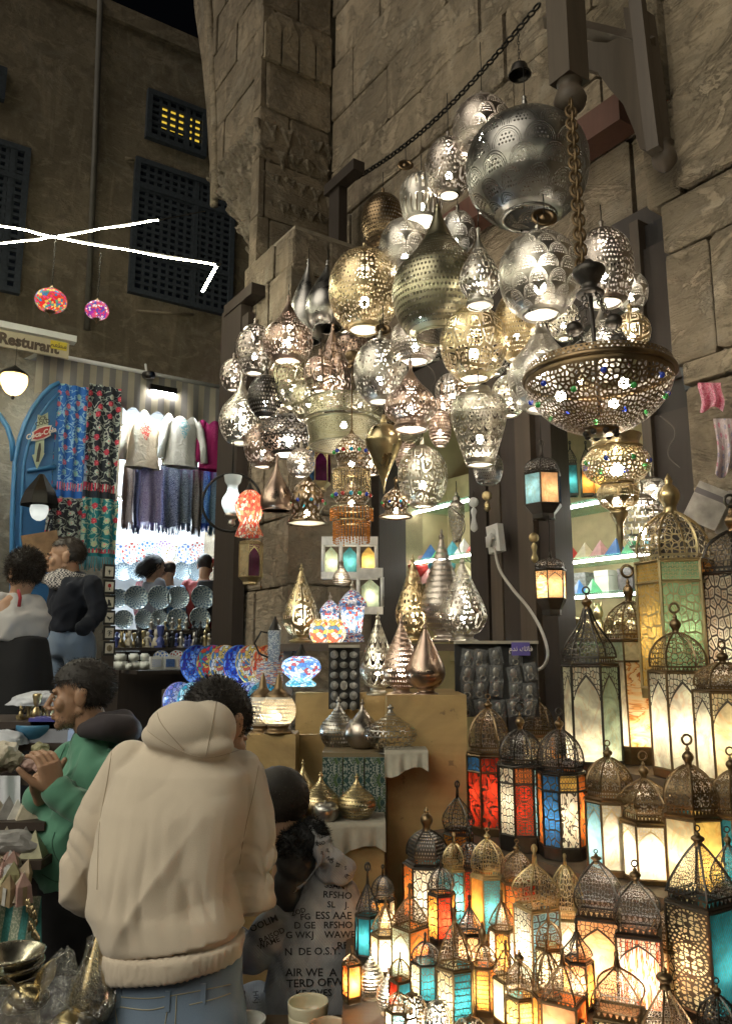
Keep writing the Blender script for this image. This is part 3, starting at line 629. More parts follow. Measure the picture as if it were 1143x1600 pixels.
HANG = [
 (753, 152, 250, 92, 'globe', .55, 'rose', 'scales', 1, 'pinkish round lamp with scale pattern, topmost of all the hanging lamps', 90),
 (700, 216, 306, 72, 'globe', .62, 'rose', 'script', 1, 'rosy round lamp with script cut-outs left of the biggest grey globe', 70),
 (822, 158, 345, 190, 'point', .80, 'pewter', 'scales', 0, 'huge unlit grey globe with pointed top, biggest of the hanging lamps', 60),
 (658, 276, 348, 68, 'cup', .60, 'silver', 'slits', 1, 'small silver cup lamp with upright slits below the rosy script lamp', 30),
 (598, 303, 390, 70, 'globe', .50, 'bronze', 'fine', 0, 'dark brown unlit ball lamp at upper left of the cluster', 30),
 (632, 342, 436, 80, 'globe', .62, 'silver', 'scales', 1, 'silver scale-cut globe half hidden behind the tall conical lamp', 30),
 (685, 330, 525, 146, 'cone', .86, 'olive', 'fine', 0, 'large brass bowl lamp with tall silvery conical top in mid cluster', 20),
 (748, 370, 477, 63, 'bell', .92, 'silver', 'script', 1, 'silver bell lamp with wavy band right of the tall conical lamp', 50),
 (842, 363, 495, 127, 'globe', .92, 'silver', 'scales', 1, 'bright silver globe of overlapping fans below the biggest grey globe', 20),
 (942, 358, 475, 92, 'oval', .66, 'rose', 'rosette', 1, 'oval lamp with big flower cut-out right of the fan-patterned globe', 30),
 (569, 388, 517, 112, 'globe', .78, 'gold', 'rosette', 1, 'golden globe with round hexagon medallion and bright bottom opening', 20),
 (511, 415, 513, 70, 'drop', .66, 'pewter', 'none', 0, 'smooth grey unlit drop lamp beside the golden medallion globe', 20),
 (481, 414, 533, 60, 'drop', .70, 'pewter', 'none', 0, 'tall smooth grey drop lamp, leftmost of the two unpierced drops', 20),
 (450, 470, 566, 78, 'cone', .60, 'copper', 'rosette', 1, 'coppery lamp with spired top and circle band at upper left', 20),
 (398, 506, 584, 58, 'globe', .70, 'rose', 'script', 1, 'pinkish ball lamp with lettering, leftmost high in the cluster', 30),
 (458, 548, 638, 72, 'globe', .86, 'olive', 'script', 1, 'greenish round lamp with lettering band below the spired copper lamp', 20),
 (416, 585, 653, 58, 'globe', .76, 'dark', 'fine', 1, 'nearly black ball lamp left of the greenish lettered one', 20),
 (519, 516, 630, 60, 'drop', .80, 'copper', 'script', 1, 'coppery drop lamp with letters left of the dotted diamond globe', 20),
 (594, 528, 629, 84, 'globe', .92, 'silver', 'diam', 1, 'silver globe with dotted diamond lines under the golden medallion globe', 20),
 (648, 498, 567, 76, 'oval', .84, 'rose', 'fine', 1, 'squat finely dotted lamp below the brass bowl lamp', 20),
 (739, 478, 593, 104, 'globe', .80, 'gold', 'bigv', 1, 'pale gold globe with interlaced flower cut-outs in mid cluster', 20),
 (482, 592, 657, 58, 'globe', .92, 'olive', 'leaf', 1, 'small greenish ball lamp with branching tree cut-outs', 20),
 (377, 590, 693, 68, 'onion', .62, 'silver', 'rosette', 1, 'onion lamp with honeycomb rosette beside the pink shirt', 30),
 (411, 660, 730, 60, 'globe', .60, 'copper', 'leaf', 1, 'small dull copper ball lamp with slanting cuts at lower left', 20),
 (452, 647, 713, 98, 'oval', .84, 'dark', 'leaf', 1, 'wide dark flattened lamp with white glowing underside', 20),
 (641, 575, 672, 82, 'bell', .90, 'copper', 'diam', 1, 'brown bell lamp with pointed top under the squat dotted lamp', 20),
 (687, 638, 697, 36, 'globe', .70, 'copper', 'dots', 1, 'tiny dark dotted ball lamp right of the brown bell lamp', 30),
 (599, 660, 772, 58, 'spear', .92, 'brass', 'none', 0, 'smooth polished brass lamp shaped like a pointed spearhead', 30),
 (660, 695, 792, 78, 'globe', .74, 'pale', 'bigv', 1, 'bright white ball lamp with bold curling cut-outs low in the cluster', 30),
 (748, 610, 727, 88, 'vase', .88, 'pale', 'leaf', 1, 'pale vase-shaped lamp with leaf sprays above the wooden posts', 20),
 (762, 705, 756, 46, 'oval', .60, 'pewter', 'fine', 0, 'small grey lamp with dark open mouth under the pale vase lamp', 10),
 (806, 455, 562, 70, 'globe', .60, 'gold', 'fine', 1, 'amber golden globe tucked behind the bright fan-patterned globe', 10),
 (846, 495, 640, 106, 'cone', .84, 'silver', 'scales', 1, 'silver lamp with tall cone top, behind the jewelled dish chandelier', 20),
 (942, 480, 590, 88, 'cone', .80, 'silver', 'script', 1, 'shiny silver cone lamp standing behind the stem of the dish chandelier', 20),
 (1003, 770, 862, 66, 'globe', .62, 'silver', 'hex', 1, 'honeycomb-cut round lamp right of the golden spiked lamp', 20),
 (432, 722, 798, 50, 'hood', .72, 'copper', 'none', 0, 'closed dark bell lamp with engraved sides at lower left', 30),
 (713, 780, 846, 26, 'vase', .30, 'silver', 'bigv', 0, 'narrow silver arabesque lamp hung beside the wooden posts', 20),
 (1018, 745, 800, 52, 'globe', .35, 'silver', 'scales', 1, 'half hidden silver lamp right of the dish chandelier, below its rim', 20),
 (985, 488, 548, 60, 'globe', .45, 'gold', 'bigv', 1, 'golden lamp half hidden right of the shiny silver cone lamp', 20),
 (610, 600, 660, 52, 'globe', .45, 'bronze', 'voro', 0, 'brown lamp in shadow between the diamond globe and bell lamp', 20),
 (548, 520, 560, 56, 'oval', .55, 'copper', 'rosette', 0, 'half hidden brown lamp right of the lettered copper drop', 20),
 (678, 500, 560, 44, 'globe', .45, 'pewter', 'hex', 0, 'grey lamp in shadow under the brass bowl lamp', 20),
]
HANG += [
 (428, 612, 668, 50, 'globe', .50, 'rose', 'script', 1, 'small rosy lamp peeping between the black ball and greenish lamps', 20),
 (500, 555, 612, 52, 'globe', .48, 'copper', 'bigv', 1, 'half hidden copper lamp left of the lettered copper drop', 20),
 (562, 596, 650, 52, 'onion', .50, 'silver', 'voro', 1, 'small silver onion lamp behind the dotted diamond globe', 20),
 (706, 582, 640, 54, 'globe', .50, 'rose', 'bigv', 1, 'small rosy lamp under the pale gold flower globe', 20),
 (690, 610, 648, 34, 'onion', .60, 'copper', 'voro', 1, 'tiny copper onion lamp right of the brown bell lamp', 20),
 (795, 585, 650, 56, 'globe', .46, 'pale', 'script', 1, 'pale lamp half hidden left of the silver cone-topped lamp', 20),
 (580, 690, 742, 42, 'onion', .50, 'bronze', 'voro', 1, 'small bronze onion lamp behind the brass spearhead', 20),
 (470, 700, 745, 44, 'globe', .52, 'rose', 'leaf', 1, 'small rosy ball lamp below the wide dark flattened lamp', 20),
 (636, 690, 735, 40, 'globe', .46, 'copper', 'dots', 1, 'small dotted copper lamp beside the bright white ball', 20),
 (655, 455, 520, 54, 'globe', .55, 'rose', 'script', 1, 'rosy lamp tucked behind the brass bowl lamp on its left', 20),
 (770, 520, 585, 50, 'globe', .48, 'silver', 'hex', 1, 'silver lamp tucked behind the pale gold flower globe', 20),
 (545, 455, 520, 56, 'globe', .50, 'olive', 'fine', 1, 'olive lamp in shadow behind the golden medallion globe', 20),
 (905, 555, 620, 50, 'globe', .55, 'gold', 'bigv', 1, 'golden lamp glimpsed just behind the dish chandelier rim', 20),
 (985, 425, 485, 52, 'globe', .40, 'silver', 'scales', 1, 'silver lamp glimpsed right of the oval flower lamp', 20),
 (880, 470, 530, 50, 'globe', .50, 'pale', 'script', 1, 'pale lamp behind the dark pot of the chandelier stem', 20),
 (715, 330, 395, 54, 'globe', .55, 'pewter', 'scales', 1, 'grey scale-cut lamp behind the top of the silver bell lamp', 30),
 (440, 570, 600, 40, 'oval', .45, 'copper', 'leaf', 0, 'dull copper lamp in shadow above the greenish lettered lamp', 20),
 (365, 560, 610, 42, 'globe', .66, 'rose', 'voro', 1, 'small rosy lamp at far left beside the timber post', 20),
 (640, 655, 690, 34, 'onion', .5, 'olive', 'fine', 0, 'tiny olive lamp below the brown bell lamp', 20),
 (725, 560, 610, 36, 'onion', .70, 'bronze', 'voro', 1, 'tiny bronze lamp hanging under the pale gold flower globe', 20),
]
for r in HANG: hang(*r)
hang(480, 740, 818, 62, 'crown', .84, 'bronze', 'voro', 1, 'bronze crown lamp with red and blue stones right of the closed bell', 30, lo=.02, bz=.2, bulb=BULBS, jewels=.42)
hang(618, 758, 808, 50, 'crown', .80, 'bronze', 'voro', 1, 'small bronze crown lamp with stones under the brass spearhead', 30, lo=.02, bz=.2, bulb=BULBS, jewels=.42)
# loose discs dangling under two unlit globes
for (px, py, w, b, lab) in ((849, 340, 42, .86, 'dark round cap dangling under the huge grey globe'), (598, 515, 26, .86, 'small brass cap dangling under the golden medallion globe'), (633, 258, 26, .5, 'small copper bell cup hanging on the wall chain')):
    p = onb(px, py, b); k = mpp(px, py, p.y); r = w / 2 * k
    M = Matrix.Rotation(R(68), 4, 'X'); t = thing('lamp_cap', lab, 'lamp cap', p)
    MB().lathe([(r * x, r * z) for x, z in ((.02, .2), (.2, .22), (.25, .1), (.62, .08), (.68, .16), (.95, .1), (1, 0), (.9, -.08), (.02, -.05))], 24, M=M).build('disc', metal('bronze', .3), t)
    cord(t, 0, 40 * k)
# iron chain along the wall and bell shade on it
ch = MB(); a, b_ = onb(545, 286, .14), onb(842, 5, .14); n = 46
for i in range(n):
    c = a.lerp(b_, (i + .5) / n) + Vector((0, 0, -.12 * math.sin(math.pi * i / n))); d = (b_ - a).normalized()
    q = Vector((1, 0, 0)).rotation_difference(d).to_matrix() @ Matrix.Rotation(R(90) * (i % 2), 3, 'X')
    ch.ring(c, .024, .007, 10, 5, q @ Matrix.Diagonal((1.5, 1, 1)).to_3x3() if False else q, sq=.6)
tag(ch.build('wall_chain', IRON), 'long iron chain strung slantwise along the limestone wall', 'chain')
p = onb(811, 110, .5); t = thing('bell_shade', 'small black bell-shaped lamp shade hanging above the huge globe', 'lamp shade', p)
k = mpp(811, 110, p.y); MB().lathe([(17 * k, -8 * k), (16 * k, -5 * k), (14 * k, 0), (12 * k, 8 * k), (6 * k, 13 * k), (2 * k, 15 * k)], 20).build('shade', DARKM, t); MB().ring((0, 0, -8 * k), 17 * k, .004, 20, 5).build('rim', DARKM, t); chain(t, 15 * k, 60 * k)
# heavy chain carrying the dish chandelier
p = onb(908, 420, .97); t = thing('suspension_chain', 'thick rusty link chain running down from the carved bracket', 'chain', p)
top = onb(890, 160, .82); mb = MB(); n = 24
for i in range(n):
    c = (top - p) * ((i + .5) / n); q = Vector((0, 0, 1)).rotation_difference((top - p).normalized()).to_matrix() @ Matrix.Rotation(R(90) * (i % 2), 3, 'Z') @ Matrix.Rotation(R(90), 3, 'X')
    mb.ring(c, .019, .0055, 10, 5, q, sq=1.5)
mb.build('chain_links', metal('bronze', .5), t)
# ---- jewelled dish chandelier
p = onb(934, 592, 1.0); k = mpp(934, 592, p.y); Rr = 117 * k
t = thing('dish_chandelier', 'big dark pierced dish chandelier set with green and blue stones', 'chandelier', p)
H = Rr * .72
pr = cr([(.22, -.72), (.40, -.68), (.66, -.52), (.86, -.30), (.95, -.08), (.96, 0)], 22)
MB().lathe([(r * Rr, z * Rr) for r, z in pr], 56).build('dish', pierced('bronze', 'vden', 84, 17, .05, .93, .35), t)
MB().lathe([(r * Rr, z * Rr) for r, z in cr([(.96, -.01), (1.0, .0), (1.0, .05), (.97, .07)], 8)], 56).build('rim_band', metal('bronze', .3), t)
MB().lathe([(.955 * Rr, .07 * Rr), (.95 * Rr, .16 * Rr)], 56).build('rim_gallery', pierced('bronze', 'dots', 90, 2, .0, 1.0, .35), t)
MB().lathe([(r * Rr, z * Rr) for r, z in cr([(.24, -.71), (.2, -.76), (.12, -.78), (.02, -.79)], 8)], 28).build('bottom_cap', metal('bronze', .3), t)
for i in range(14):
    a = -math.pi / 2 + (i - 3.5) * math.pi / 7; zz = -.20 if i % 2 else -.36; r = .915 if i % 2 else .82
    MB().ball((r * Rr * math.cos(a), r * Rr * math.sin(a), zz * Rr), Rr * .042, 10, 7).build('glass_jewel', jewel((0, 1)[i % 2]), t)
for i in range(8):
    a = i * math.pi / 4; MB().ball((.2 * Rr * math.cos(a), .2 * Rr * math.sin(a), -.76 * Rr), Rr * .045, 8, 6).build('bead', DARKM, t)
zt = at(922, 440, p.y).z - p.z
MB().tube([(0, 0, -.5 * Rr), (-.012, 0, zt)], .007, 8).build('stem', DARKM, t)
MB().lathe([(r * Rr, z * Rr + zt) for r, z in cr([(.02, -.22), (.2, -.2), (.1, -.08), (.16, .02), (.22, .12), (.2, .2), (.1, .22), (.06, .3), (.01, .32)], 20)], 24, (-.012, 0, 0)).build('pot', DARKM, t)
for i, (dx, dy) in enumerate(((-.55, -.35), (.62, .3), (-.1, .75), (.2, -.75))):
    e = Vector((dx * Rr, dy * Rr, .1 * Rr)); s0 = Vector((-.012, 0, zt)); m_ = e.lerp(s0, .45)
    mb = MB(); n = 16
    for j in range(n):
        c = e.lerp(s0, (j + .5) / n); q = Vector((0, 0, 1)).rotation_difference((s0 - e).normalized()).to_matrix() @ Matrix.Rotation(R(90) * (j % 2), 3, 'Z') @ Matrix.Rotation(R(90), 3, 'X'); mb.ring(c, .0075, .0022, 8, 4, q, sq=1.3)
    mb.build('chain', DARKM, t)
    MB().ball(e.lerp(s0, .40), .026, 14, 9, sc=(1, 1, .9)).build('chain_ball', DARKM, t)
for i in range(3):
    a = i * math.pi * 2 / 3 + .9; MB().ball((.5 * Rr * math.cos(a), .5 * Rr * math.sin(a), -.22 * Rr), .016, 10, 7).build('bulb', BULB, t)
# ---- golden spiked lamp under it
p = onb(964, 762, .80); k = mpp(964, 762, p.y); t = thing('spiked_lamp', 'golden spiked lamp with blue and green stones below the dish chandelier', 'hanging lamp', p, group=HG)
U = 52 * k
MB().lathe([(r * U, z * U) for r, z in cr([(.45, .1), (.8, .3), (1, .62), (.98, .9), (.75, 1.18)], 18)], 36).build('bowl', pierced('gold', 'vden', 46, 11, .05, .95), t)
MB().lathe([(r * U, z * U) for r, z in cr([(.75, 1.18), (.8, 1.22), (.7, 1.3), (.72, 1.5), (.78, 1.6), (.7, 1.62)], 14)], 32).build('collar', metal('gold'), t)
MB().lathe([(r * U, z * U) for r, z in cr([(.22, -.7), (.52, -.5), (.62, -.2), (.55, .0), (.45, .1)], 14)], 32).build('cup', pierced('gold', 'scales', 8, 2, .1, .9), t)
MB().lathe([(r * U, z * U) for r, z in cr([(.01, -2.0), (.06, -1.75), (.1, -1.45), (.12, -1.1), (.26, -.8), (.22, -.7)], 16)], 20).build('spike', metal('gold'), t)
for i in range(8): a = i * math.pi / 4 + .2; MB().ball((.97 * U * math.cos(a), .97 * U * math.sin(a), .72 * U), U * .09, 8, 6).build('glass_jewel', jewel(i % 2), t)
MB().ball((0, 0, .55 * U), .022, 10, 7).build('bulb', BULB, t); cord(t, 1.6 * U, .12)
# ---- pierced drum
p = onb(537, 664, .82); k = mpp(537, 664, p.y); t = thing('drum_lamp', 'wide brassy pierced drum lamp in two tiers at mid cluster', 'hanging lamp', p, group=HG)
U = 62 * k
MB().lathe([(U, .1 * U), (U * 1.01, .56 * U)], 48).build('upper_drum', pierced('olive', 'vden', 80, 8, .06, .94), t); MB().lathe([(.86 * U, -.55 * U), (.93 * U, .02 * U)], 48).build('lower_drum', pierced('olive', 'dots', 120, 12, .06, .94), t)
for z, r in ((.1, 1), (.56, 1.01), (.03, .93), (-.55, .86)): MB().ring((0, 0, z * U), r * U, .005, 40, 5).build('band', metal('olive'), t)
MB().ball((0, 0, 0), .018, 10, 7).build('bulb', BULBS, t); cord(t, .5 * U, .2)
# ---- fringed chandelier in tiers
p = onb(549, 765, .92); k = mpp(549, 765, p.y); t = thing('fringed_chandelier', 'tiered bronze chandelier with amber bead fringes in mid picture', 'chandelier', p)
def zz(py): return at(549, py, p.y).z - p.z
def tier(y0, y1, w, pat=True, nm='tier'):
    z0, z1 = zz(y1), zz(y0); r = w / 2 * k
    MB().lathe([(x * r, z0 + y * (z1 - z0)) for x, y in cr(SH['crown'], 20)], 32).build(nm, pierced('bronze', 'vden', 40, 11, .02, .9), t)
    for i in range(7): a = -math.pi / 2 + (i - 3) * .45; MB().ball((.9 * r * math.cos(a), .9 * r * math.sin(a), z0 + .45 * (z1 - z0)), r * .11, 8, 6).build('glass_jewel', jewel((0, 1, 3, 2)[i % 4]), t)
    MB().ball((0, 0, z0 + .2 * (z1 - z0)), .014, 8, 6).build('bulb', BULBS, t)
tier(672, 738, 62); tier(752, 795, 66); MB().tube([(0, 0, zz(672)), (0, 0, zz(600))], .004, 6).build('stem', BRONZE, t)
MB().lathe(cr([(.03, zz(572)), (.02, zz(566)), (.032, zz(560)), (.034, zz(552)), (.01, zz(550))], 10), 16).build('ceiling_cup', BRONZE, t)
MB().tube([(0, 0, zz(600)), (0, 0, zz(572))], .003, 6).build('link', BRONZE, t)
GB = metal('gold', .2); AMB = plain('amber_bead', (.55, .20, .03), .15, .2)
for (y0, y1, w, mt) in ((738, 775, 58, GB), (795, 815, 66, AMB), (815, 850, 56, AMB)):
    r = w / 2 * k; MB().ring((0, 0, zz(y0)), r, .004, 32, 5).build('fringe_ring', GB, t); m = MB(); n = 34
    for i in range(n):
        a = 2 * math.pi * i / n; L = (zz(y0) - zz(y1)) * random.uniform(.8, 1); q = int(L / .011)
        m.tube([(r * math.cos(a), r * math.sin(a), zz(y0)), (r * math.cos(a), r * math.sin(a), zz(y0) - L)], .0012, 4)
        for j in range(q): m.ball((r * math.cos(a), r * math.sin(a), zz(y0) - (j + .7) * L / q), .0042, 6, 4)
    m.build('bead_fringe', mt, t)
# ---- small panelled hanging lanterns
def lantern(name, label, p, rad, segs, n, rot, panes, tone='bronze', roof='dome', finial='ring', bulb=BULBS, group=None, hangL=0, legs=False, rib=True, roofpat=('voro', 26, 7), rooftone=None, bulbz=None, bulbr=.013, cat='lantern'):
    """segs: dict of heights above p: base, body0, body1, cornice, roof, top ; rad: (r_base, r_body0, r_body1, r_roof)"""
    t = thing(name, label, cat, p, 0, group)
    fm = metal(tone, .38); rb, r0, r1, rr = rad; s = segs
    def ngon(r, z, k): a = rot + 2 * math.pi * k / n; return Vector((r * math.cos(a), r * math.sin(a), z))
    # base
    pr = [(rb * .7, s['base0']), (rb * 1.02, s['base0'] + .002), (rb * 1.02, s['base0'] + .35 * (s['body0'] - s['base0'])), (r0 * 1.04, s['body0'] - .001), (r0 * .9, s['body0'])]
    MB().lathe(pr, n, rot=rot, smooth=False).build('base', fm, t)
    fr = MB(); ft = max(.0022, r0 * .045)
    for k in range(n):
        fr.tube([ngon(r0, s['body0'], k), ngon(r1, s['body1'], k)], ft, 4, smooth=False)
        for (r, z) in ((r0, s['body0']), (r1, s['body1'])): fr.tube([ngon(r, z, k), ngon(r, z, k + 1)], ft * 1.1, 4, smooth=False)
        if 'mid' in s:
            f = (s['mid'] - s['body0']) / (s['body1'] - s['body0']); rm = r0 + (r1 - r0) * f; fr.tube([ngon(rm, s['mid'], k), ngon(rm, s['mid'], k + 1)], ft, 4, smooth=False)
    fr.build('frame', fm, t)
    for k in range(n):
        m_ = panes[k % len(panes)]; g = .97
        def q(za, zb, mm, nm):
            ra = r0 + (r1 - r0) * (za - s['body0']) / (s['body1'] - s['body0']); rb_ = r0 + (r1 - r0) * (zb - s['body0']) / (s['body1'] - s['body0'])
            MB().add([ngon(ra * g, za, k), ngon(ra * g, za, k + 1), ngon(rb_ * g, zb, k + 1), ngon(rb_ * g, zb, k)], [(0, 1, 2, 3)], 0, [[(0, 0), (1, 0), (1, 1), (0, 1)]]).build(nm, mm, t)
        if 'mid' in s: q(s['body0'], s['mid'], m_[0], 'glass_pane'); q(s['mid'], s['body1'], m_[1], 'top_pane')
        else: q(s['body0'], s['body1'], m_ if not isinstance(m_, tuple) else m_[0], 'glass_pane')
    # cornice
    c0, c1 = s['body1'], s['cornice']
    MB().lathe([(r1 * 1.0, c0), (rr * 1.1, c0 + .15 * (c1 - c0)), (rr * 1.12, c0 + .3 * (c1 - c0)), (rr * .98, c0 + .45 * (c1 - c0)), (rr * .98, c1)], n, rot=rot, smooth=False).build('cornice', pierced(tone, 'tri', n * 7, 2, .42, .97) , t)
    z0, z1 = c1, s['roof']; Hh = z1 - z0
    P = {'dome': [(1.0, 0), (1.02, .18), (.96, .42), (.76, .68), (.44, .88), (.16, 1)], 'ogee': [(1.02, 0), (1.0, .12), (.86, .3), (.58, .5), (.34, .7), (.2, .87), (.12, 1)],
         'pyramid': [(1.04, 0), (1.02, .06), (.84, .32), (.58, .6), (.32, .84), (.1, 1)], 'cone': [(1.0, 0), (1.0, .1), (.74, .38), (.42, .68), (.18, .9), (.06, 1)], 'bulge': [(.95, 0), (1.12, .2), (1.08, .42), (.74, .68), (.34, .88), (.1, 1)]}[roof]
    pr = [(x * rr, z0 + y * Hh) for x, y in cr(P, 12)]
    rf_ = MB().lathe(pr, n, rot=rot, smooth=False).build('roof', pierced(rooftone or tone, roofpat[0], roofpat[1], roofpat[2], .03, .97, .4), t)
    if rib:
        m = MB()
        for k in range(n): m.tube([ngon(r * 1.005, z, k) for r, z in pr], ft * .8, 4, smooth=False)
        m.build('roof_ribs', fm, rf_)
    zt = s['top']; h = zt - z1; w = rr * (.3 if finial != 'ring' else .2)
    if finial == 'thin': MB().tube([(0, 0, z1 - .004), (0, 0, z1 + h * .7), (0, 0, z1 + h)], [w * .5, w * .25, w * .2], 8).build('finial', fm, rf_); MB().ring((0, 0, z1 + h * .86), h * .14, h * .05, 12, 5, Matrix.Rotation(R(90), 3, 'X'), sq=1.4).build('ring', fm, t)
    else:
        fh = h * (.62 if finial == 'ring' else 1)
        MB().lathe(cr([(w * .75, z1 - .004), (w * .6, z1 + fh * .12), (w * .95, z1 + fh * .3), (w * 1.05, z1 + fh * .45), (w * .8, z1 + fh * .6), (w * .35, z1 + fh * .72), (w * .42, z1 + fh * .8), (w * .15, z1 + fh * .95), (.001, z1 + fh)], 20), 14).build('finial', metal('bronze' if tone == 'dark' else tone, .3), rf_)
        if finial == 'ring': MB().ring((0, 0, z1 + fh + h * .17), h * .15, h * .04, 14, 5, Matrix.Rotation(R(90), 3, 'X') @ Matrix.Rotation(0, 3, 'Z')).build('ring', fm, t)
    if bulb: MB().ball((0, 0, bulbz if bulbz is not None else s['body0'] + .42 * (s['body1'] - s['body0'])), bulbr, 8, 6, sc=(1, 1, 1.3)).build('bulb', bulb, t)
    if hangL: cord(t, zt, hangL)
    return t
def plan(px, py, Y, ys, **kw):
    """heights from image rows"""
    zb = at(px, py, Y).z; return {k_: at(px, v, Y).z - zb for k_, v in ys.items()}
pm_ = pane_mat
def hlan(px, b, top, roof, corn, body1, body0, base, w, n, rot, panes, label, tone='bronze', rooft='dome', **kw):
    p = onb(px, base, b); k = mpp(px, base, p.y); r = w / 2 * k
    s = {q: at(px, y, p.y).z - p.z for q, y in (('top', top), ('roof', roof), ('cornice', corn), ('body1', body1), ('body0', body0), ('base0', base))}
    return lantern('hanging_lantern', label, p, (r * .62, r * kw.pop('tp', 1.0), r, r * kw.pop('rf', .95)), s, n, rot, panes, tone, rooft, 'thin', hangL=kw.pop('L', .15), group='panelled hanging lanterns', **kw)
hlan(849, .45, 690, 715, 738, 742, 790, 812, 60, 6, .2, [pm_('sky'), pm_('peach'), pm_('blue'), pm_('sky'), pm_('peach'), pm_('blue')], 'hexagonal hanging lantern with orange and sky-blue panes', tone='dark', bulbr=.012)
hlan(862, .50, 862, 872, 886, 892, 936, 962, 50, 6, .1, [pm_('onyx', 'arch'), pm_('peach', 'arch'), pm_('onyx', 'arch')], 'small bronze hanging lantern with arched peach stone panes', tone='dark', tp=.95)
hlan(497, .62, 692, 697, 702, 704, 755, 768, 40, 6, .3, [pm_('blue', 'arch', tone='gold'), pm_('purple', 'arch', tone='gold'), pm_('purple', 'arch', tone='gold')], 'gilt box lantern with deep purple arched panes among the lamps', tone='gold', bulb=None)
hlan(391, .92, 842, 845, 849, 851, 902, 914, 38, 6, .45, [pm_('purple', 'arch', tone='gold'), pm_('cream', 'star', 1, 3, tone='gold')], 'gilt six-sided lantern with purple arched pane hung at the stone pier', tone='gold', bulb=None)
# mosaic glass lamps
@cached
def mosaic(name, cols, sc=1.0, glow=0.0):
    s = NT(name); u, v = s.uv(); vec = s.comb(s.ma('MULTIPLY', u, 30.0 * sc), s.ma('MULTIPLY', v, 12.0 * sc))
    vo = s.n('TexVoronoi', {'Vector': vec, 'Scale': 1.0}, voronoi_dimensions='2D'); ed = s.n('TexVoronoi', {'Vector': vec, 'Scale': 1.0}, feature='DISTANCE_TO_EDGE', voronoi_dimensions='2D').outputs[0]
    x = s.n('SeparateColor', {0: vo.outputs['Color']}).outputs[0]; n = len(cols)
    nd = s.n('ValToRGB', {0: x}); nd.color_ramp.interpolation = 'CONSTANT'; e = nd.color_ramp.elements
    while len(e) < n: e.new(.5)
    for i, c in enumerate(cols): e[i].position = i / n; e[i].color = (*c, 1)
    c = s.mix(lt(s, ed, .06), nd.outputs[0], (.12, .10, .09))
    return s.done(s.mixs(.35, s.n('BsdfTranslucent', {0: c}).outputs[0], s.bsdf(c, .12, 0.0)))
MOS = {'red': ((.7, .03, .03), (.75, .1, .05), (.05, .25, .6), (.8, .6, .15), (.1, .4, .3), (.75, .05, .2)), 'violet': ((.3, .03, .5), (.8, .8, .85), (.6, .05, .3), (.1, .1, .6), (.75, .1, .15)),
       'coral': ((.8, .18, .1), (.85, .35, .2), (.85, .8, .7), (.75, .1, .08)), 'bluew': ((.85, .85, .9), (.1, .25, .65), (.7, .8, .9), (.55, .1, .1), (.2, .4, .75)), 'mix': ((.85, .8, .6), (.75, .15, .1), (.8, .6, .15), (.1, .25, .5), (.85, .85, .8)),
       'aqua': ((.1, .55, .65), (.5, .8, .85), (.1, .35, .55), (.8, .9, .85)), 'blue': ((.03, .1, .5), (.1, .25, .75), (.3, .5, .9), (.05, .05, .35)), 'orange': ((.85, .3, .08), (.85, .5, .25), (.85, .75, .55), (.7, .12, .05)), 'green': ((.05, .45, .2), (.2, .65, .4), (.6, .8, .6)), 'lilac': ((.4, .3, .75), (.6, .55, .85), (.8, .8, .9), (.2, .3, .7))}
def mlamp(px, py, w, h, Y, cols, label, up, bulb=None):
    bulb = bulb or emit('bulb_mosaic', (1, .85, .65), 16)
    p = at(px, py, Y); k = mpp(px, py, Y); t = thing('mosaic_lamp', label, 'mosaic lamp', p, group='mosaic glass lamps'); r = w / 2 * k; hh = h / 2 * k
    MB().lathe([(max(.001, r * math.sin(q)), -hh * math.cos(q)) for q in [.35 + (2.3) * i / 14 for i in range(15)]], 28).build('glass_shade', mosaic('mosaic_' + cols, MOS[cols]), t)
    MB().lathe(cr([(r * .4, hh * .86), (r * .34, hh * .98), (r * .15, hh * 1.1), (r * .05, hh * 1.3)], 8), 14).build('top_cap', BRONZE, t)
    MB().lathe(cr([(r * .01, -hh * 1.45), (r * .06, -hh * 1.3), (r * .16, -hh * 1.1), (r * .36, -hh * .95)], 8), 14).build('bottom_cap', BRONZE, t)
    MB().ball((0, 0, 0), max(.010, r * .16), 8, 6).build('bulb', bulb, t); chain(t, hh * 1.25, up * k, .010)
mlamp(80, 470, 48, 38, 4.6, 'red', 'red and multicolour mosaic glass ball hanging under the light strings', 82)
mlamp(152, 485, 36, 30, 4.6, 'violet', 'purple and white mosaic glass ball under the light strings', 78)
# ================================================================== STANDING LANTERNS ON STEPPED SHELVES
T1, T2, T3, T4 = .92, 1.05, 1.28, 1.50
SHELFW = wood('shelf_wood', (.10, .07, .045), axis=0)
def tierbox(label, a0, a1, b0, b1, z):
    t = thing('display_shelf', label, 'display shelf', wp((a0 + a1) / 2, (b0 + b1) / 2, 0)); M = Matrix.Translation(-wp((a0 + a1) / 2, (b0 + b1) / 2, 0)) @ Matrix.Translation(wp(0, 0, 0)) @ MW
    MB().box((a0, b0, z - .025), (a1, b1, z - .001), 0, M).build('top_board', SHELFW, t)
    MB().box((a0 + .02, b0 + .01, .01), (a1 - .02, b1 - .015, z - .026), 0, M).build('riser', SHELFW, t)
t = thing('display_shelf', 'lowest wooden shelf under the small standing lanterns in front', 'display shelf', wp(1.2, 1.5, 0))
pl_ = [(.25, 1.13), (2.12, 1.13), (2.03, 1.32), (1.84, 1.72), (1.42, 2.0), (.25, 2.02)]
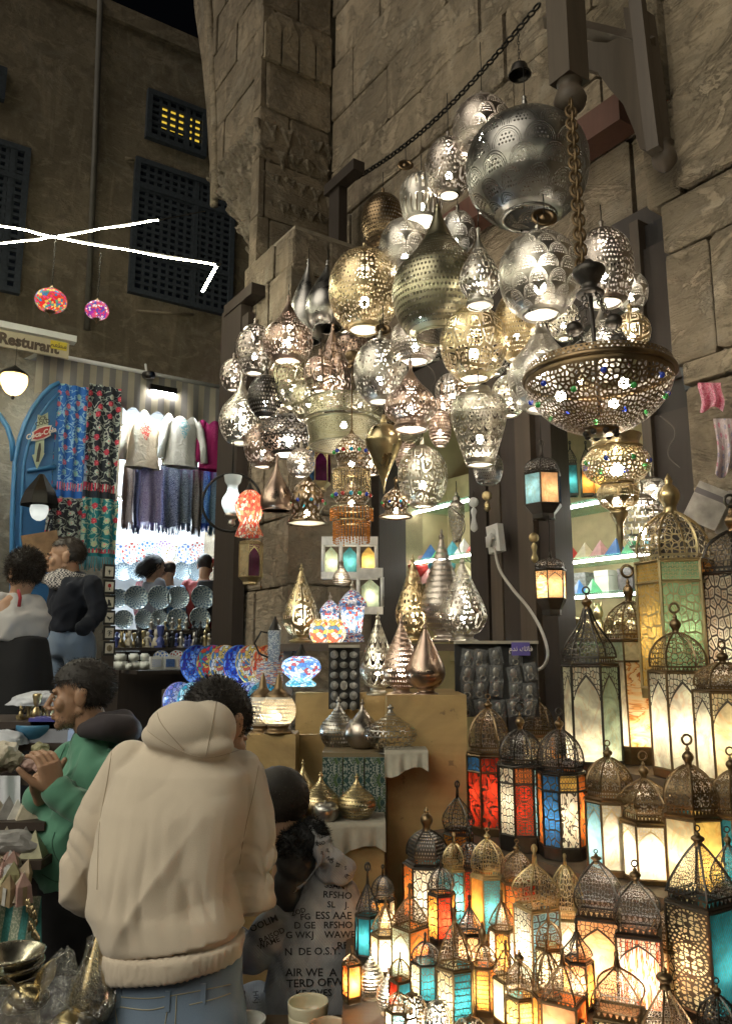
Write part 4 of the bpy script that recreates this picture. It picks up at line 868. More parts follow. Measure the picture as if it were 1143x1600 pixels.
for nm, za, zb2, sh in (('top_board', T1 - .025, T1 - .001, 0), ('riser', .01, T1 - .026, .03)):
    n_ = len(pl_); vs = [wp(a_ - sh, b_2 - (sh if b_2 > 1.5 else 0), z_) - t.location for z_ in (za, zb2) for a_, b_2 in pl_]
    MB().add(vs, [tuple(range(n_)), tuple(range(n_, 2 * n_))[::-1]] + [(k, (k + 1) % n_, (k + 1) % n_ + n_, k + n_) for k in range(n_)]).build(nm, SHELFW, t)
tierbox('second wooden shelf under the red calligraphy lanterns', .25, 2.22, .82, 1.128, T2)
tierbox('third wooden shelf under the tall white lanterns', .25, 2.0, .53, .818, T3)
tierbox('topmost wooden shelf below the big green filigree lantern', .25, 1.95, .34, .528, T4)
SG = 'standing lanterns on the stepped shelves'
def flan(px, top, roof, corn, b1, b0, base, w, z, n, fr, label, yaw=0, tone='bronze', rooft='dome', fin='ring', mid=None, tp=1.0, rf=.92, bulb=BULBS, br=.013, rp=('voro', 30, 8), bz=None, off=None, rtone=None):
    p = onz(px, base, z); Y = p.y; k = mpp(px, base, Y); r = w / 2 * k
    zz = lambda y: at(px, y, Y).z - p.z
    s = {'top': zz(top), 'roof': zz(roof), 'cornice': zz(corn), 'body1': zz(b1), 'body0': max(zz(b0), .012), 'base0': 0.0}
    if mid: s['mid'] = zz(mid)
    yaw = R(yaw); m = len(fr); st = 2 * math.pi / n
    first = -math.pi / 2 + yaw - st * (m - 1) / 2 - st / 2
    panes = list(fr) + [fr[(i + 1) % m] for i in range(n - m)]
    return lantern('standing_lantern', label, p, (r * tp * 1.0, r * tp, r, r * rf), s, n, first, panes, tone, rooft, fin, bulb, SG, roofpat=rp, bulbr=br, bulbz=bz, rooftone=rtone)
P = pane_mat
V = lambda c, nu=7, nv=12, t='dark': P(c, 'voro', nu, nv, t)
Hx = lambda c, nu=7, nv=12, t='dark': P(c, 'hex', nu, nv, t)
AR = lambda c, t='dark': P(c, 'arch', tone=t)
SC = lambda c: P(c, 'script')
ME = lambda c: P(c, 'medal')
# --- top shelf
flan(1066, 740, 800, 872, 880, 1075, 1092, 118, T4, 6, [(V('yellow', 9, 16, 'brass'), Hx('yellow', 8, 6, 'brass')), (V('green', 10, 18, 'brass'), Hx('green', 8, 6, 'brass')), (V('amber', 9, 16, 'brass'), Hx('amber', 8, 6, 'brass'))], 'biggest lantern, green filigree front between amber sides, at right', yaw=-12, tone='brass', mid=912, fin='knob', br=.017)
flan(1165, 770, 830, 890, 898, 1075, 1094, 120, T4, 6, [V('white', 10, 18), V('amber'), V('amber')], 'tall lantern with white lattice pane cut by the right edge', yaw=10, tone='dark')
# --- third shelf
flan(928, 915, 950, 1028, 1040, 1188, 1200, 88, T3, 6, [AR('white'), AR('white'), AR('sage')], 'tall slim lantern with swept roof and frosted white arched panes', yaw=-25, tone='dark', rooft='ogee', rp=('voro', 40, 10), bz=.05, br=.014)
flan(996, 880, 940, 992, 1002, 1165, 1192, 84, T3, 6, [(P('white'), P('sage')), (P('onyx'), P('cream')), (P('cream'), P('aqua'))], 'tall lantern with orange banded onyx pane beside frosted white pane', yaw=-5, tone='bronze', mid=1033, br=.016, rf=.95, tp=.82, bz=.10)
flan(1070, 940, 988, 1042, 1050, 1200, 1214, 92, T3, 6, [AR('white'), AR('white'), AR('cream')], 'tall glowing white arched lantern right of the banded onyx one', yaw=-14, tone='bronze', br=.016, rp=('voro', 34, 9))
flan(1143, 1000, 1035, 1072, 1080, 1215, 1230, 96, T3, 6, [AR('white'), AR('cream'), AR('cream')], 'white arched lantern with low dome cut by right edge, third shelf', yaw=-20, tone='bronze', br=.015, rp=('star', 16, 3.4))
# --- second shelf
flan(767, 1083, 1108, 1166, 1178, 1288, 1300, 76, T2, 8, [(SC('red'), V('blue', 5, 3)), (SC('red'), V('red', 6, 3)), (SC('orange'), V('red', 6, 3))], 'red lantern with black script panes, left end of second shelf', yaw=-8, mid=1203, tone='bronze', rf=.86, rp=('voro', 38, 8))
flan(818, 1095, 1140, 1184, 1194, 1300, 1325, 78, T2, 8, [(P('white', 'voro', 8, 12), V('white', 5, 3)), (ME('red'), ME('orange')), (V('sky', 6, 10), V('sky', 5, 3))], 'dark octagonal lantern with red medallion pane and white side pane', yaw=-6, mid=1220, tone='dark', rf=.88, rp=('voro', 46, 9), br=.014)
flan(881, 1105, 1140, 1196, 1206, 1318, 1338, 76, T2, 8, [(V('blue', 5, 9), V('blue', 4, 3)), (SC('white'), Hx('yellow', 6, 3)), (SC('orange'), Hx('orange', 6, 3))], 'dark domed lantern with white script pane and orange script side', yaw=4, mid=1232, tone='dark', rf=.92, rp=('voro', 46, 9), br=.014)
flan(958, 1155, 1184, 1232, 1250, 1352, 1362, 82, T2, 8, [AR('sky', 'brass'), AR('white', 'brass'), AR('white', 'brass')], 'lantern with pale blue left pane and star-cut dome', yaw=-14, tone='bronze', rooft='dome', rp=('star', 16, 3.4), br=.015, rf=.9)
flan(1014, 1172, 1216, 1266, 1284, 1384, 1374, 84, T2, 6, [AR('white', 'brass'), AR('white', 'brass'), AR('cream', 'brass')], 'bulging star-domed lantern with blazing white arched panes', yaw=-10, tone='bronze', rooft='bulge', rp=('star', 16, 3.4), br=.017, rf=.92)
flan(1088, 1145, 1196, 1256, 1274, 1385, 1392, 96, T2, 6, [P('cream'), P('yellow'), P('teal')], 'star-domed lantern with honey stone panes near right edge', yaw=12, tone='bronze', rp=('star', 16, 3.4), br=.016, rf=.92)
flan(1156, 1165, 1205, 1258, 1274, 1390, 1398, 80, T2, 6, [P('teal'), P('teal'), P('cream')], 'star-domed lantern with teal pane cut by the right edge', yaw=0, tone='bronze', rp=('star', 16, 3.4), rf=.92)
# --- lowest shelf, back row
flan(717, 1222, 1246, 1295, 1302, 1392, 1402, 46, T1, 6, [V('amber'), V('amber'), V('amber')], 'unlit black domed lantern before the plywood panel', tone='dark', bulb=None, fin='thin', rooft='bulge')
flan(668, 1260, 1296, 1336, 1350, 1432, 1442, 76, T1, 6, [V('orange', 5, 10), V('white', 8, 10), V('teal', 7, 10)], 'large lantern with orange, white and teal lattice panes before plywood', yaw=-10, tone='dark', fin='knob', rp=('dots', 44, 9), rf=.84, br=.014)
flan(711, 1302, 1318, 1348, 1358, 1442, 1452, 40, T1, 6, [V('aqua', 5, 10), V('aqua', 5, 10), V('aqua', 5, 10)], 'slim pale-domed lantern with aqua lattice panes in the back row', yaw=14, tone='brass', fin='thin')
flan(737, 1295, 1316, 1344, 1356, 1440, 1450, 46, T1, 6, [ME('red'), ME('red'), V('orange', 5, 10)], 'lantern with red pane of stacked rosettes beside the teardrop lantern', yaw=-16, tone='dark', fin='thin')
flan(764, 1292, 1312, 1356, 1368, 1452, 1462, 56, T1, 6, [P('amber'), P('aqua', 'tear'), V('orange', 5, 12)], 'lantern whose front pane holds a big aqua teardrop', yaw=6, tone='brass', fin='ring', br=.012)
flan(811, 1310, 1330, 1368, 1378, 1462, 1472, 56, T1, 6, [V('amber', 6, 14), V('orange', 6, 14), V('red', 6, 14)], 'glowing orange lattice lantern right of the teardrop one', yaw=-25, tone='bronze', fin='ring')
flan(574, 1350, 1380, 1424, 1430, 1488, 1498, 40, T1, 6, [P('teal'), P('teal'), P('teal')], 'cone-roofed lantern with dark teal panes beside the printed jacket', yaw=-20, tone='dark', rooft='cone', fin='thin', br=.008)
flan(602, 1402, 1416, 1452, 1460, 1512, 1522, 46, T1, 6, [AR('cream'), AR('white'), V('yellow', 6, 8)], 'small lantern with glowing cream arched panes at left of front shelf', yaw=0, tone='bronze', fin='thin', rooft='pyramid')
flan(641, 1382, 1402, 1440, 1448, 1530, 1540, 58, T1, 4, [AR('sage', 'bronze'), AR('orange', 'bronze')], 'square lantern with pale green and orange arched panes', yaw=-4, tone='bronze', fin='thin', rooft='pyramid')
# --- lowest shelf, middle row
flan(841, 1322, 1350, 1408, 1418, 1528, 1538, 72, T1, 4, [V('white', 9, 16), V('sky', 5, 16)], 'tall lattice lantern with blazing white side under a pale roof', yaw=-22, tone='brass', rooft='bulge', fin='thin', br=.016)
flan(889, 1335, 1352, 1426, 1432, 1520, 1530, 56, T1, 6, [AR('cream', 'brass'), AR('white', 'brass'), AR('cream', 'brass')], 'tall-domed lantern with white arched pane behind the peach square one', yaw=-10, tone='brass', fin='thin', rooft='dome')
flan(941, 1326, 1346, 1416, 1430, 1550, 1566, 90, T1, 4, [AR('peach'), AR('cream')], 'square lantern with peach arched pane and swept lattice roof', yaw=24, tone='dark', rooft='bulge', fin='ring', rp=('voro', 52, 12), br=.016)
flan(1003, 1342, 1376, 1440, 1456, 1565, 1580, 94, T1, 4, [P('agate', 'arch'), V('peach', 5, 12)], 'square lantern with red and white veined agate pane', yaw=26, tone='dark', rooft='bulge', fin='ring', rp=('voro', 52, 12), br=.016)
flan(1108, 1288, 1318, 1396, 1412, 1572, 1586, 112, T1, 4, [ME('cream'), P('teal', 'weave', 9, 12)], 'large square lantern with woven teal pane and beige rosette side', yaw=-14, tone='dark', rooft='pyramid', fin='ring', rp=('voro', 56, 14), br=.013)
flan(1152, 1290, 1320, 1386, 1396, 1520, 1532, 60, T1, 4, [P('teal'), V('cream')], 'square lattice-roofed lantern cut by right edge behind the woven teal one', tone='dark', rooft='bulge', fin='ring', rp=('voro', 40, 10))
# --- lowest shelf, front row
flan(665, 1458, 1472, 1498, 1502, 1556, 1566, 46, T1, 6, [V('cream', 5, 8), V('teal', 7, 8), V('teal', 5, 8)], 'small dark-capped lantern with teal lattice pane', yaw=6, tone='dark', rooft='dome', fin='thin', tp=1.1, br=.010)
flan(712, 1420, 1442, 1500, 1510, 1592, 1602, 62, T1, 6, [V('cream', 6, 10), Hx('teal', 5, 8), V('cream', 5, 10)], 'lantern with teal star-lattice pane and cream left pane in front', yaw=18, tone='bronze', rooft='pyramid', fin='thin', br=.012)
flan(756, 1440, 1476, 1502, 1508, 1572, 1584, 42, T1, 6, [Hx('yellow', 5, 9), Hx('amber', 5, 9), V('orange', 4, 9)], 'lantern with tall bronze bottle finial and amber panes', yaw=-12, tone='bronze', fin='knob', rooft='dome')
flan(793, 1470, 1484, 1522, 1530, 1592, 1604, 44, T1, 4, [P('cream'), P('cream')], 'plain cream-sided lantern left of the small yellow lattice one', yaw=-20, tone='bronze', rooft='pyramid', fin='thin')
flan(815, 1486, 1504, 1546, 1556, 1616, 1626, 50, T1, 6, [V('yellow', 6, 8), Hx('yellow', 5, 8), V('aqua', 5, 8)], 'small lantern with yellow and aqua lattice panes at bottom', yaw=12, tone='bronze', rooft='dome', fin='knob')
flan(858, 1462, 1488, 1546, 1556, 1630, 1640, 48, T1, 6, [V('amber', 5, 8), V('amber', 5, 8), V('amber', 5, 8)], 'narrow pointed-dome lantern with amber lattice at bottom', yaw=-20, tone='bronze', rooft='dome', fin='thin')
flan(884, 1484, 1506, 1556, 1562, 1650, 1660, 78, T1, 4, [P('peach'), P('orange')], 'square peach-paned lantern with lattice roof at bottom', yaw=14, tone='bronze', rooft='pyramid', fin='thin', rp=('voro', 44, 12))
flan(972, 1488, 1512, 1572, 1584, 1680, 1690, 100, T1, 4, [V('cream', 8, 10), P('peach')], 'wide square lantern with bronze lattice roof cut by bottom edge', yaw=22, tone='bronze', rooft='bulge', fin='thin', rp=('voro', 56, 12), br=.011)
flan(1048, 1510, 1540, 1610, 1620, 1700, 1712, 90, T1, 6, [V('cream'), V('amber'), V('amber')], 'cone-roofed bronze lantern with dotted rim at bottom right', yaw=0, tone='bronze', rooft='cone', fin='knob', rp=('voro', 50, 14), br=.010)
flan(1132, 1526, 1556, 1610, 1622, 1720, 1730, 70, T1, 8, [V('cream'), V('cream'), V('cream')], 'black-domed lantern with heavy ring in the bottom right corner', tone='dark', fin='ring', rooft='dome', bulb=None)
flan(549, 1478, 1490, 1502, 1506, 1556, 1566, 30, T1, 4, [V('orange', 4, 8), P('amber')], 'small square orange lantern touching the printed jacket', yaw=-18, tone='bronze', fin='thin', rooft='pyramid', br=.009)
flan(622, 1540, 1552, 1572, 1578, 1618, 1626, 40, T1, 6, [V('white', 5, 6), V('sky', 5, 6), V('white', 5, 6)], 'tiny lattice lantern with white glow by the onyx bowls', yaw=0, tone='bronze', fin='thin')
flan(625, 1488, 1498, 1526, 1532, 1590, 1600, 34, T1, 4, [P('red'), P('teal')], 'narrow lantern with red pane left of the onion night lights', yaw=-12, tone='bronze', fin='thin', br=.008)
# fillers deeper in the rows
flan(690, 1338, 1356, 1388, 1396, 1462, 1472, 44, T1, 6, [V('amber', 5, 9), V('red', 5, 9), V('amber', 5, 9)], 'small amber and red lattice lantern between the back-row lanterns', yaw=10, tone='dark', fin='thin')
flan(786, 1392, 1410, 1444, 1452, 1512, 1522, 42, T1, 6, [V('white', 5, 8), V('amber', 5, 8), V('white', 5, 8)], 'small white and amber lattice lantern below the teardrop one', yaw=-10, tone='bronze', fin='thin', rooft='pyramid')
flan(735, 1400, 1418, 1450, 1458, 1510, 1520, 40, T1, 6, [V('peach', 5, 8), V('peach', 5, 8), V('amber', 5, 8)], 'small peach lattice lantern behind the bottle-finial one', yaw=8, tone='dark', fin='thin', rooft='cone')
flan(860, 1420, 1440, 1472, 1480, 1540, 1550, 46, T1, 6, [V('cream', 5, 8), V('cream', 5, 8), V('amber', 5, 8)], 'small cream lattice lantern before the tall white lattice one', yaw=14, tone='bronze', fin='thin', rooft='dome')
flan(905, 1438, 1456, 1492, 1500, 1566, 1576, 48, T1, 6, [V('amber', 5, 8), V('peach', 5, 8), V('amber', 5, 8)], 'small amber lattice lantern left of the peach square one', yaw=-14, tone='dark', fin='thin', rooft='ogee')
flan(1050, 1400, 1425, 1470, 1480, 1560, 1572, 60, T1, 6, [V('cream', 6, 9), V('cream', 6, 9), V('peach', 6, 9)], 'cream lattice lantern between the agate and woven teal lanterns', yaw=5, tone='bronze', fin='ring', rooft='dome')
flan(598, 1352, 1368, 1398, 1405, 1468, 1478, 38, T1, 6, [V('amber', 5, 8), V('amber', 5, 8), V('cream', 5, 8)], 'slim amber lattice lantern behind the teal cone-roofed one', yaw=0, tone='dark', fin='thin', rooft='dome')
flan(900, 1105, 1130, 1168, 1176, 1268, 1278, 56, T2, 6, [V('amber', 6, 9), V('cream', 6, 9), V('amber', 6, 9)], 'amber lattice lantern half hidden behind the white script lantern', yaw=0, tone='dark', fin='ring')
flan(845, 1075, 1098, 1140, 1150, 1245, 1255, 50, T2, 6, [V('cream', 6, 9), V('cream', 6, 9), V('amber', 6, 9)], 'cream lattice lantern half hidden behind the two dark octagonal ones', yaw=0, tone='bronze', fin='ring')
# small onion night lights between them
def onionlamp(px, yt, yb, w, z, tone, pat, lit, label, shape='onion', foot=True, base=None, Y=None, bulb=BULBS, bz=.35, grp='small round table lamps', name='table_lamp', lo=.02, hi=.9):
    p = onz(px, base or yb, z) if Y is None else at(px, yb, Y); k = mpp(px, yb, p.y); r = w / 2 * k; H = at(px, yt, p.y).z - p.z
    t = thing(name, label, 'table lamp', p, 0, grp); f = H * .08 if foot else 0
    if foot:
        MB().lathe(cr([(r * .62, 0), (r * .64, f * .3), (r * .42, f * .6), (r * .46, f * 1.15)], 8), 24).build('foot', metal(tone), t)
    MB().lathe([(x * r, f + y * (H * .93 - f)) for x, y in cr(SH[shape], 24)], 32).build('shell', shellmat(tone, pat, lo, hi, w * 1.1), t)
    MB().lathe(cr([(r * .10, H * .90), (r * .13, H * .93), (r * .05, H * .95), (r * .07, H * .97), (.0005, H)], 10), 12).build('finial', metal(tone), t)
    if lit: MB().ball((0, 0, f + bz * (H - f)), max(.009, r * .15), 8, 6).build('bulb', bulb, t)
    return t
onionlamp(579, 1480, 1532, 42, T1, 'silver', 'dots', 1, 'brightly lit dotted onion night light beside the printed jacket', base=1560)
onionlamp(607, 1508, 1562, 38, T1, 'silver', 'dots', 1, 'bright little onion light right of the first night light', base=1585)
onionlamp(644, 1545, 1610, 50, T1, 'bronze', 'bigv', 1, 'round glowing bronze lattice light at bottom of front shelf', shape='globe', base=1625)
onionlamp(684, 1556, 1620, 48, T1, 'silver', 'bigv', 1, 'bright silver lattice dome light under the teal star lantern', shape='globe', base=1640)
onionlamp(735, 1584, 1640, 60, T1, 'bronze', 'voro', 1, 'bronze lattice dome light at the bottom edge', shape='globe', base=1660)
onionlamp(905, 1585, 1650, 60, T1, 'dark', 'bigv', 1, 'dark arched dome light cut by bottom edge under peach lantern', shape='globe', base=1670)
# tall bronze bottle finial piece standing among them
# ================================================================== PLYWOOD STEPS AND THE LAMPS ON THEM
ps = thing('plywood_steps', 'stepped yellow plywood display stand behind the printed jacket', 'display stand', at(560, 1400, 3.0))
def pbox(name, px0, px1, ytop, Y, dep, mat=PLY, z0=.02, th=None):
    p, q = at(px0, ytop, Y), at(px1, ytop, Y); b = ps.location
    return MB().box((p.x - b.x, Y - b.y, (z0 if th is None else p.z - th) - b.z), (q.x - b.x, Y + dep - b.y, p.z - b.z)).build(name, mat, ps)
pbox('tall_step', 604, 728, 1086, 2.95, .5); pbox('left_panel', 388, 510, 1148, 3.12, .03); pbox('back_panel', 462, 640, 1082, 3.28, .03)
pbox('middle_step', 503, 603.5, 1176, 2.86, .40, wood('step_wood', (.2, .15, .08), axis=0)); pbox('low_step', 468, 600, 1288, 2.66, .195)
# green ornamented panel
s = NT('green_ornament'); u, v = s.uv(); n_ = s.noise(s.comb(s.ma('ABSOLUTE', s.ma('SUBTRACT', s.ma('FRACT', s.ma('MULTIPLY', u, 3.0)), .5)), s.ma('MULTIPLY', v, 1.0)), 4.5, 1, 1.2)
orn = lt(s, s.ma('ABSOLUTE', s.ma('SUBTRACT', n_, .5)), .045)
ORN = s.done(s.bsdf(s.mix(orn, s.mix(gt(s, n_, .58), (.012, .045, .04), (.05, .09, .03)), (.26, .28, .24)), .7))
def quad(name, pts, mat, parent=None, base=None):
    b = base or Vector(); return MB().add([Vector(p) - b for p in pts], [(0, 1, 2, 3)], 0, [[(0, 0), (1, 0), (1, 1), (0, 1)]]).build(name, mat, parent)
pb0 = ps.location
for px0, px1 in ((504, 534), (536, 568), (570, 602)):
    p, q = at(px0, 1184, 2.84), at(px1, 1290, 2.84); MB().box((p.x - pb0.x, 2.838 - pb0.y, q.z - pb0.z), (q.x - pb0.x, 2.858 - pb0.y, p.z - pb0.z)).build('ornament_tile', ORN, ps)
# cloth runners over the steps
CLOTH = plain('off_white_cloth', (.36, .33, .26), .9, .25, 20)
def runner(label, Y0, px0, px1, ytop, drop, dep):
    p, q = at(px0, ytop, Y0), at(px1, ytop, Y0); t = MB()
    def fn(u, v):
        x = p.x + (q.x - p.x) * u; wv = .006 * math.sin(u * 17) + .004 * math.sin(u * 31)
        if v < .5: return Vector((x, Y0 + dep * (1 - v * 2) - .006, p.z + .004))
        w = (v - .5) * 2; return Vector((x, Y0 - .008 - .012 * w + wv * w, p.z + .003 - w * drop * (1 + .25 * math.sin(u * 5.1 + 1))))
    t.grid(fn, 26, 12); return tag(t.build('cloth_runner', CLOTH), label, 'cloth')
runner('pale fringed cloth hanging over the low plywood step', 2.66, 500, 602, 1288, .085, .18)
runner('pale cloth hanging from the middle step against the tall plywood side', 2.83, 600, 668, 1174, .07, .12)
zP = lambda y, Y: at(560, y, Y).z
def steplamp(px, yt, yb, w, Y, tone, pat, label, shape='onion', lit=0): return onionlamp(px, yt, yb, w, 0, tone, pat, lit, label, shape, Y=Y)
steplamp(528, 1088, 1176, 58, 3.06, 'pewter', 'dots', 'silver onion table lamp, leftmost of the three on the middle step')
steplamp(566, 1092, 1176, 56, 2.98, 'rose', 'none', 'coppery silver onion table lamp between the other two on the middle step')
steplamp(610, 1100, 1176, 82, 2.90, 'pewter', 'hex', 'wide silver onion table lamp, rightmost on the middle step')
steplamp(472, 1186, 1278, 52, 2.80, 'brass', 'none', 'shiny gold onion table lamp at left of the low step')
steplamp(500, 1205, 1285, 62, 2.76, 'gold', 'dots', 'dotted gold onion table lamp behind the small silver cup')
steplamp(557, 1208, 1286, 60, 2.74, 'brass', 'fine', 'brass onion table lamp with footed base at right of the low step')
steplamp(462, 1238, 1290, 34, 2.72, 'copper', 'none', 'small copper pot-bellied vessel on the low step', 'cup')
steplamp(508, 1250, 1287, 42, 2.70, 'pewter', 'none', 'small hammered silver cup on the low step', 'cup')
steplamp(468, 1255, 1290, 22, 2.69, 'brass', 'none', 'little brass bell on the low step', 'hood')
# ---- upper table with teardrop lamps
ut = thing('upper_table', 'wooden table carrying the teardrop lamps behind the plywood', 'table', at(600, 1010, 3.5))
zt_ = at(600, 1006, 3.4).z; ub = ut.location
p0, p1 = at(440, 1006, 3.4), at(772, 1006, 3.4)
MB().box((p0.x - ub.x, 3.35 - ub.y, zt_ - .03 - ub.z), (p1.x - ub.x, 3.78 - ub.y, zt_ - ub.z)).build('table_top', SHELFW, ut)
for px in (450, 762):
    for yy in (3.4, 3.7): q = at(px, 1006, yy); MB().box((q.x - .02 - ub.x, yy - ub.y, .02 - ub.z), (q.x + .02 - ub.x, yy + .04 - ub.y, zt_ - .03 - ub.z)).build('leg', SHELFW, ut)
def drop(px, yt, yb, w, Y, tone, pat, lit, label, bz=.2, bulb=BULB): return onionlamp(px, yt, yb, w, 0, tone, pat, lit, label, 'stand', Y=Y, bz=bz, grp='teardrop table lamps', bulb=bulb, name='teardrop_lamp')
drop(469, 880, 1004, 56, 3.55, 'brass', 'bigv', 1, 'olive gold teardrop lamp with curling cut-outs by the stone pier')
drop(646, 865, 1003, 56, 3.62, 'gold', 'script', 1, 'blazing gold teardrop lamp with lettering behind the copper ones', bulb=BULBW)
drop(692, 826, 1003, 68, 3.56, 'rose', 'dots', 0, 'tallest dull copper teardrop lamp on the upper table')
drop(724, 868, 1004, 74, 3.44, 'silver', 'script', 1, 'silver teardrop lamp with beaded scrolls, right end of upper table')
drop(590, 955, 1086, 56, 3.14, 'pale', 'leaf', 1, 'pale gold teardrop lamp with leafy cut-outs behind the pink one')
drop(627, 962, 1086, 60, 3.08, 'copper', 'fine', 1, 'pink copper teardrop lamp of tiny dots with hot glow', bulb=BULB)
drop(665, 972, 1086, 62, 3.02, 'copper', 'none', 0, 'smooth polished copper teardrop lamp, rightmost on the plywood')
onionlamp(533, 875, 916, 28, 0, 'rose', 'fine', 1, 'tiny hanging pear-shaped lamp with a warm bulb over the table', 'pear', Y=3.5, foot=False, bulb=BULBS)
# mosaic lamps on that table
def mosaic_lantern(px, yt, yb, w, Y, cols, label):
    p = at(px, yb, Y); k = mpp(px, yb, Y); r = w / 2 * k; H = at(px, yt, Y).z - p.z
    t = thing('mosaic_lantern', label, 'mosaic lamp', p, .3, 'mosaic glass lamps'); mm = mosaic('mosaic_' + cols, MOS[cols])
    MB().lathe([(r * .8, 0), (r * .75, H * .1), (r * .55, H * .14)], 6, smooth=False).build('base', mm, t)
    MB().lathe([(r * .62, H * .14), (r * .85, H * .58)], 6, smooth=False).build('glass_body', mm, t)
    MB().lathe([(r * 1.0, H * .56), (r * .9, H * .64), (r * .5, H * .76), (r * .22, H * .82)], 6, smooth=False).build('glass_roof', mm, t)
    MB().lathe(cr([(r * .24, H * .81), (r * .12, H * .85), (r * .16, H * .9), (r * .05, H * .94), (.0005, H)], 10), 10).build('finial', metal('silver'), t)
    MB().ball((0, 0, H * .36), .012, 8, 6).build('bulb', BULBS, t)
mosaic_lantern(550, 905, 1003, 48, 3.48, 'bluew', 'blue and white mosaic lantern on the upper table')
mosaic_lantern(515, 925, 1000, 36, 3.56, 'bluew', 'smaller blue and white mosaic lantern left of the larger one')
for px, c, lab in ((500, 'mix', 'little red and yellow mosaic candle cup on the table'), (523, 'mix', 'little yellow mosaic candle cup right of the red one')):
    Y = 3.42; p = at(px, 1004, Y); k = mpp(px, 1004, Y); t = thing('candle_cup', lab, 'candle cup', p, group='mosaic candle cups')
    MB().lathe([(x * 17 * k, z * k) for x, z in cr([(.6, 0), (.95, 8), (1, 18), (.8, 30), (.5, 36)], 12)], 24).build('glass_shade', mosaic('mosaic_' + c, MOS[c], .6), t); MB().ball((0, 0, 14 * k), .009, 8, 6).build('bulb', BULBS, t)
# ================================================================== LEFT: LIGHTS, SIGNS, AWNING, CLOTHES
LED = emit('led_tube', (1, .97, .74), 46); COOL = emit('cool_lamp', (.72, .92, 1), 75); WHITE = emit('white_lamp', (1, .97, .90), 48); SHOPL = emit('shop_tube', (.80, .92, 1), 70)
def text(body, size, mat, M, parent=None, name='lettering', bold=.0, align='CENTER', shear=0.0, sx=1.0, ext=.0015):
    cu = bpy.data.curves.new(name, 'FONT'); cu.body = body; cu.size = size; cu.align_x = align; cu.align_y = 'CENTER'; cu.extrude = ext; cu.offset = bold; cu.shear = shear; cu.resolution_u = 3
    o = bpy.data.objects.new(name, cu); me = evaluated(o)
    bpy.data.objects.remove(o); me.materials.clear(); me.materials.append(mat); me.name = name
    me.transform(Matrix.Diagonal((sx, 1, 1, 1)))
    return obj(name, me, parent, M)
def facing(p, x, up=Vector((0, 0, 1))):
    x = x.normalized(); n = x.cross(up).normalized(); u = n.cross(x); return Matrix.Translation(p) @ Matrix((x, u, n)).transposed().to_4x4()
# light strings, with unseen runs added behind the camera to light the people
ls = [Vector((1.9, -1.7, 3.5)), Vector((-.2, -1.5, 3.3)), Vector((-1.9, .3, 3.35)), at(-420, 300, 4.3), at(-5, 353, 4.6), at(80, 370, 4.6), at(210, 393, 4.65), at(337, 414, 4.7)]
l2 = [Vector((-.4, -2.6, 3.5)), Vector((-2.2, -.4, 3.3)), Vector((-2.9, 2.0, 3.3)), at(-420, 430, 4.4), at(-5, 382, 4.55), at(80, 371, 4.6), at(170, 356, 4.7), at(248, 344, 4.8)]
for pts, lab in ((ls, 'long glowing light tube slanting across the lane at left'), (l2, 'second glowing light tube crossing the first above the mosaic balls')):
    t = thing('light_string', lab, 'light string', pts[5], group='light strings across the lane')
    MB().tube([Vector(q) - pts[5] + Vector((0, 0, -.003 * math.sin(i * .9))) for i, q in enumerate(cr([tuple(p) for p in pts], 56))], .0046, 6).build('glow_tube', LED, t)
    MB().tube([Vector(p) - pts[5] + Vector((0, .004, .014)) for p in cr([tuple(p) for p in pts], 56)], .006, 5).build('carrier_wire', IRON, t)
t = thing('light_string', 'short glowing tube end hanging down at right of the strings', 'light string', at(338, 416, 4.7), group='light strings across the lane')
MB().tube([Vector(), at(316, 456, 4.72) - at(338, 416, 4.7)], .008, 6).build('glow_tube', LED, t)
MB().tube([Vector(), at(345, 412, 4.8) - at(338, 416, 4.7)], .006, 5).build('carrier_wire', IRON, t)
tag(MB().tube([at(248, 344, 4.8), at(320, 330, 5.2)], .004, 5).build('span_wire', IRON), 'thin dark wire running from the light tube to the pier', 'wire')
# restaurant sign
CREAM = plain('sign_cream', (.50, .43, .30), .6, .15); SIGNT = plain('sign_brown', (.09, .06, .04), .6); WHITEP = plain('white_paint', (.72, .72, .68), .5, .08)
b_ = 1.1; p0, p1 = onf(-60, 548, b_), onf(108, 548, b_); z0, z1 = onf(40, 548, b_).z, onf(40, 522, b_).z
p0.z = z0; p1.z = z0
t = thing('restaurant_sign', 'cream signboard reading Resturant at the left edge', 'sign', p0); L = (p1 - p0).length
MB().box((0, -.03, 0), (L, 0, z1 - z0)).build('board', CREAM, t, MF); MB().box((0, -.05, z1 - z0 + .003), (L + .05, .05, z1 - z0 + .06)).build('top_rail', WHITEP, t, MF)
pt = onf(46, 537, b_ + .003) - p0; text('Resturant', .135, SIGNT, facing(pt, FT), t, bold=.006, sx=.92)
pt = onf(92, 540, b_ + .004) - p0; MB().cbox((0, 0, 0), (.14, .004, .075)).build('yellow_sticker', plain('sticker_yellow', (.7, .55, .05), .5), t, Matrix.Translation(pt) @ MF)
pt = onf(92, 540, b_ + .008) - p0; text('\uFEE2\uFECC\uFEC4\uFEE3', .06, SIGNT, facing(pt, FT), t)
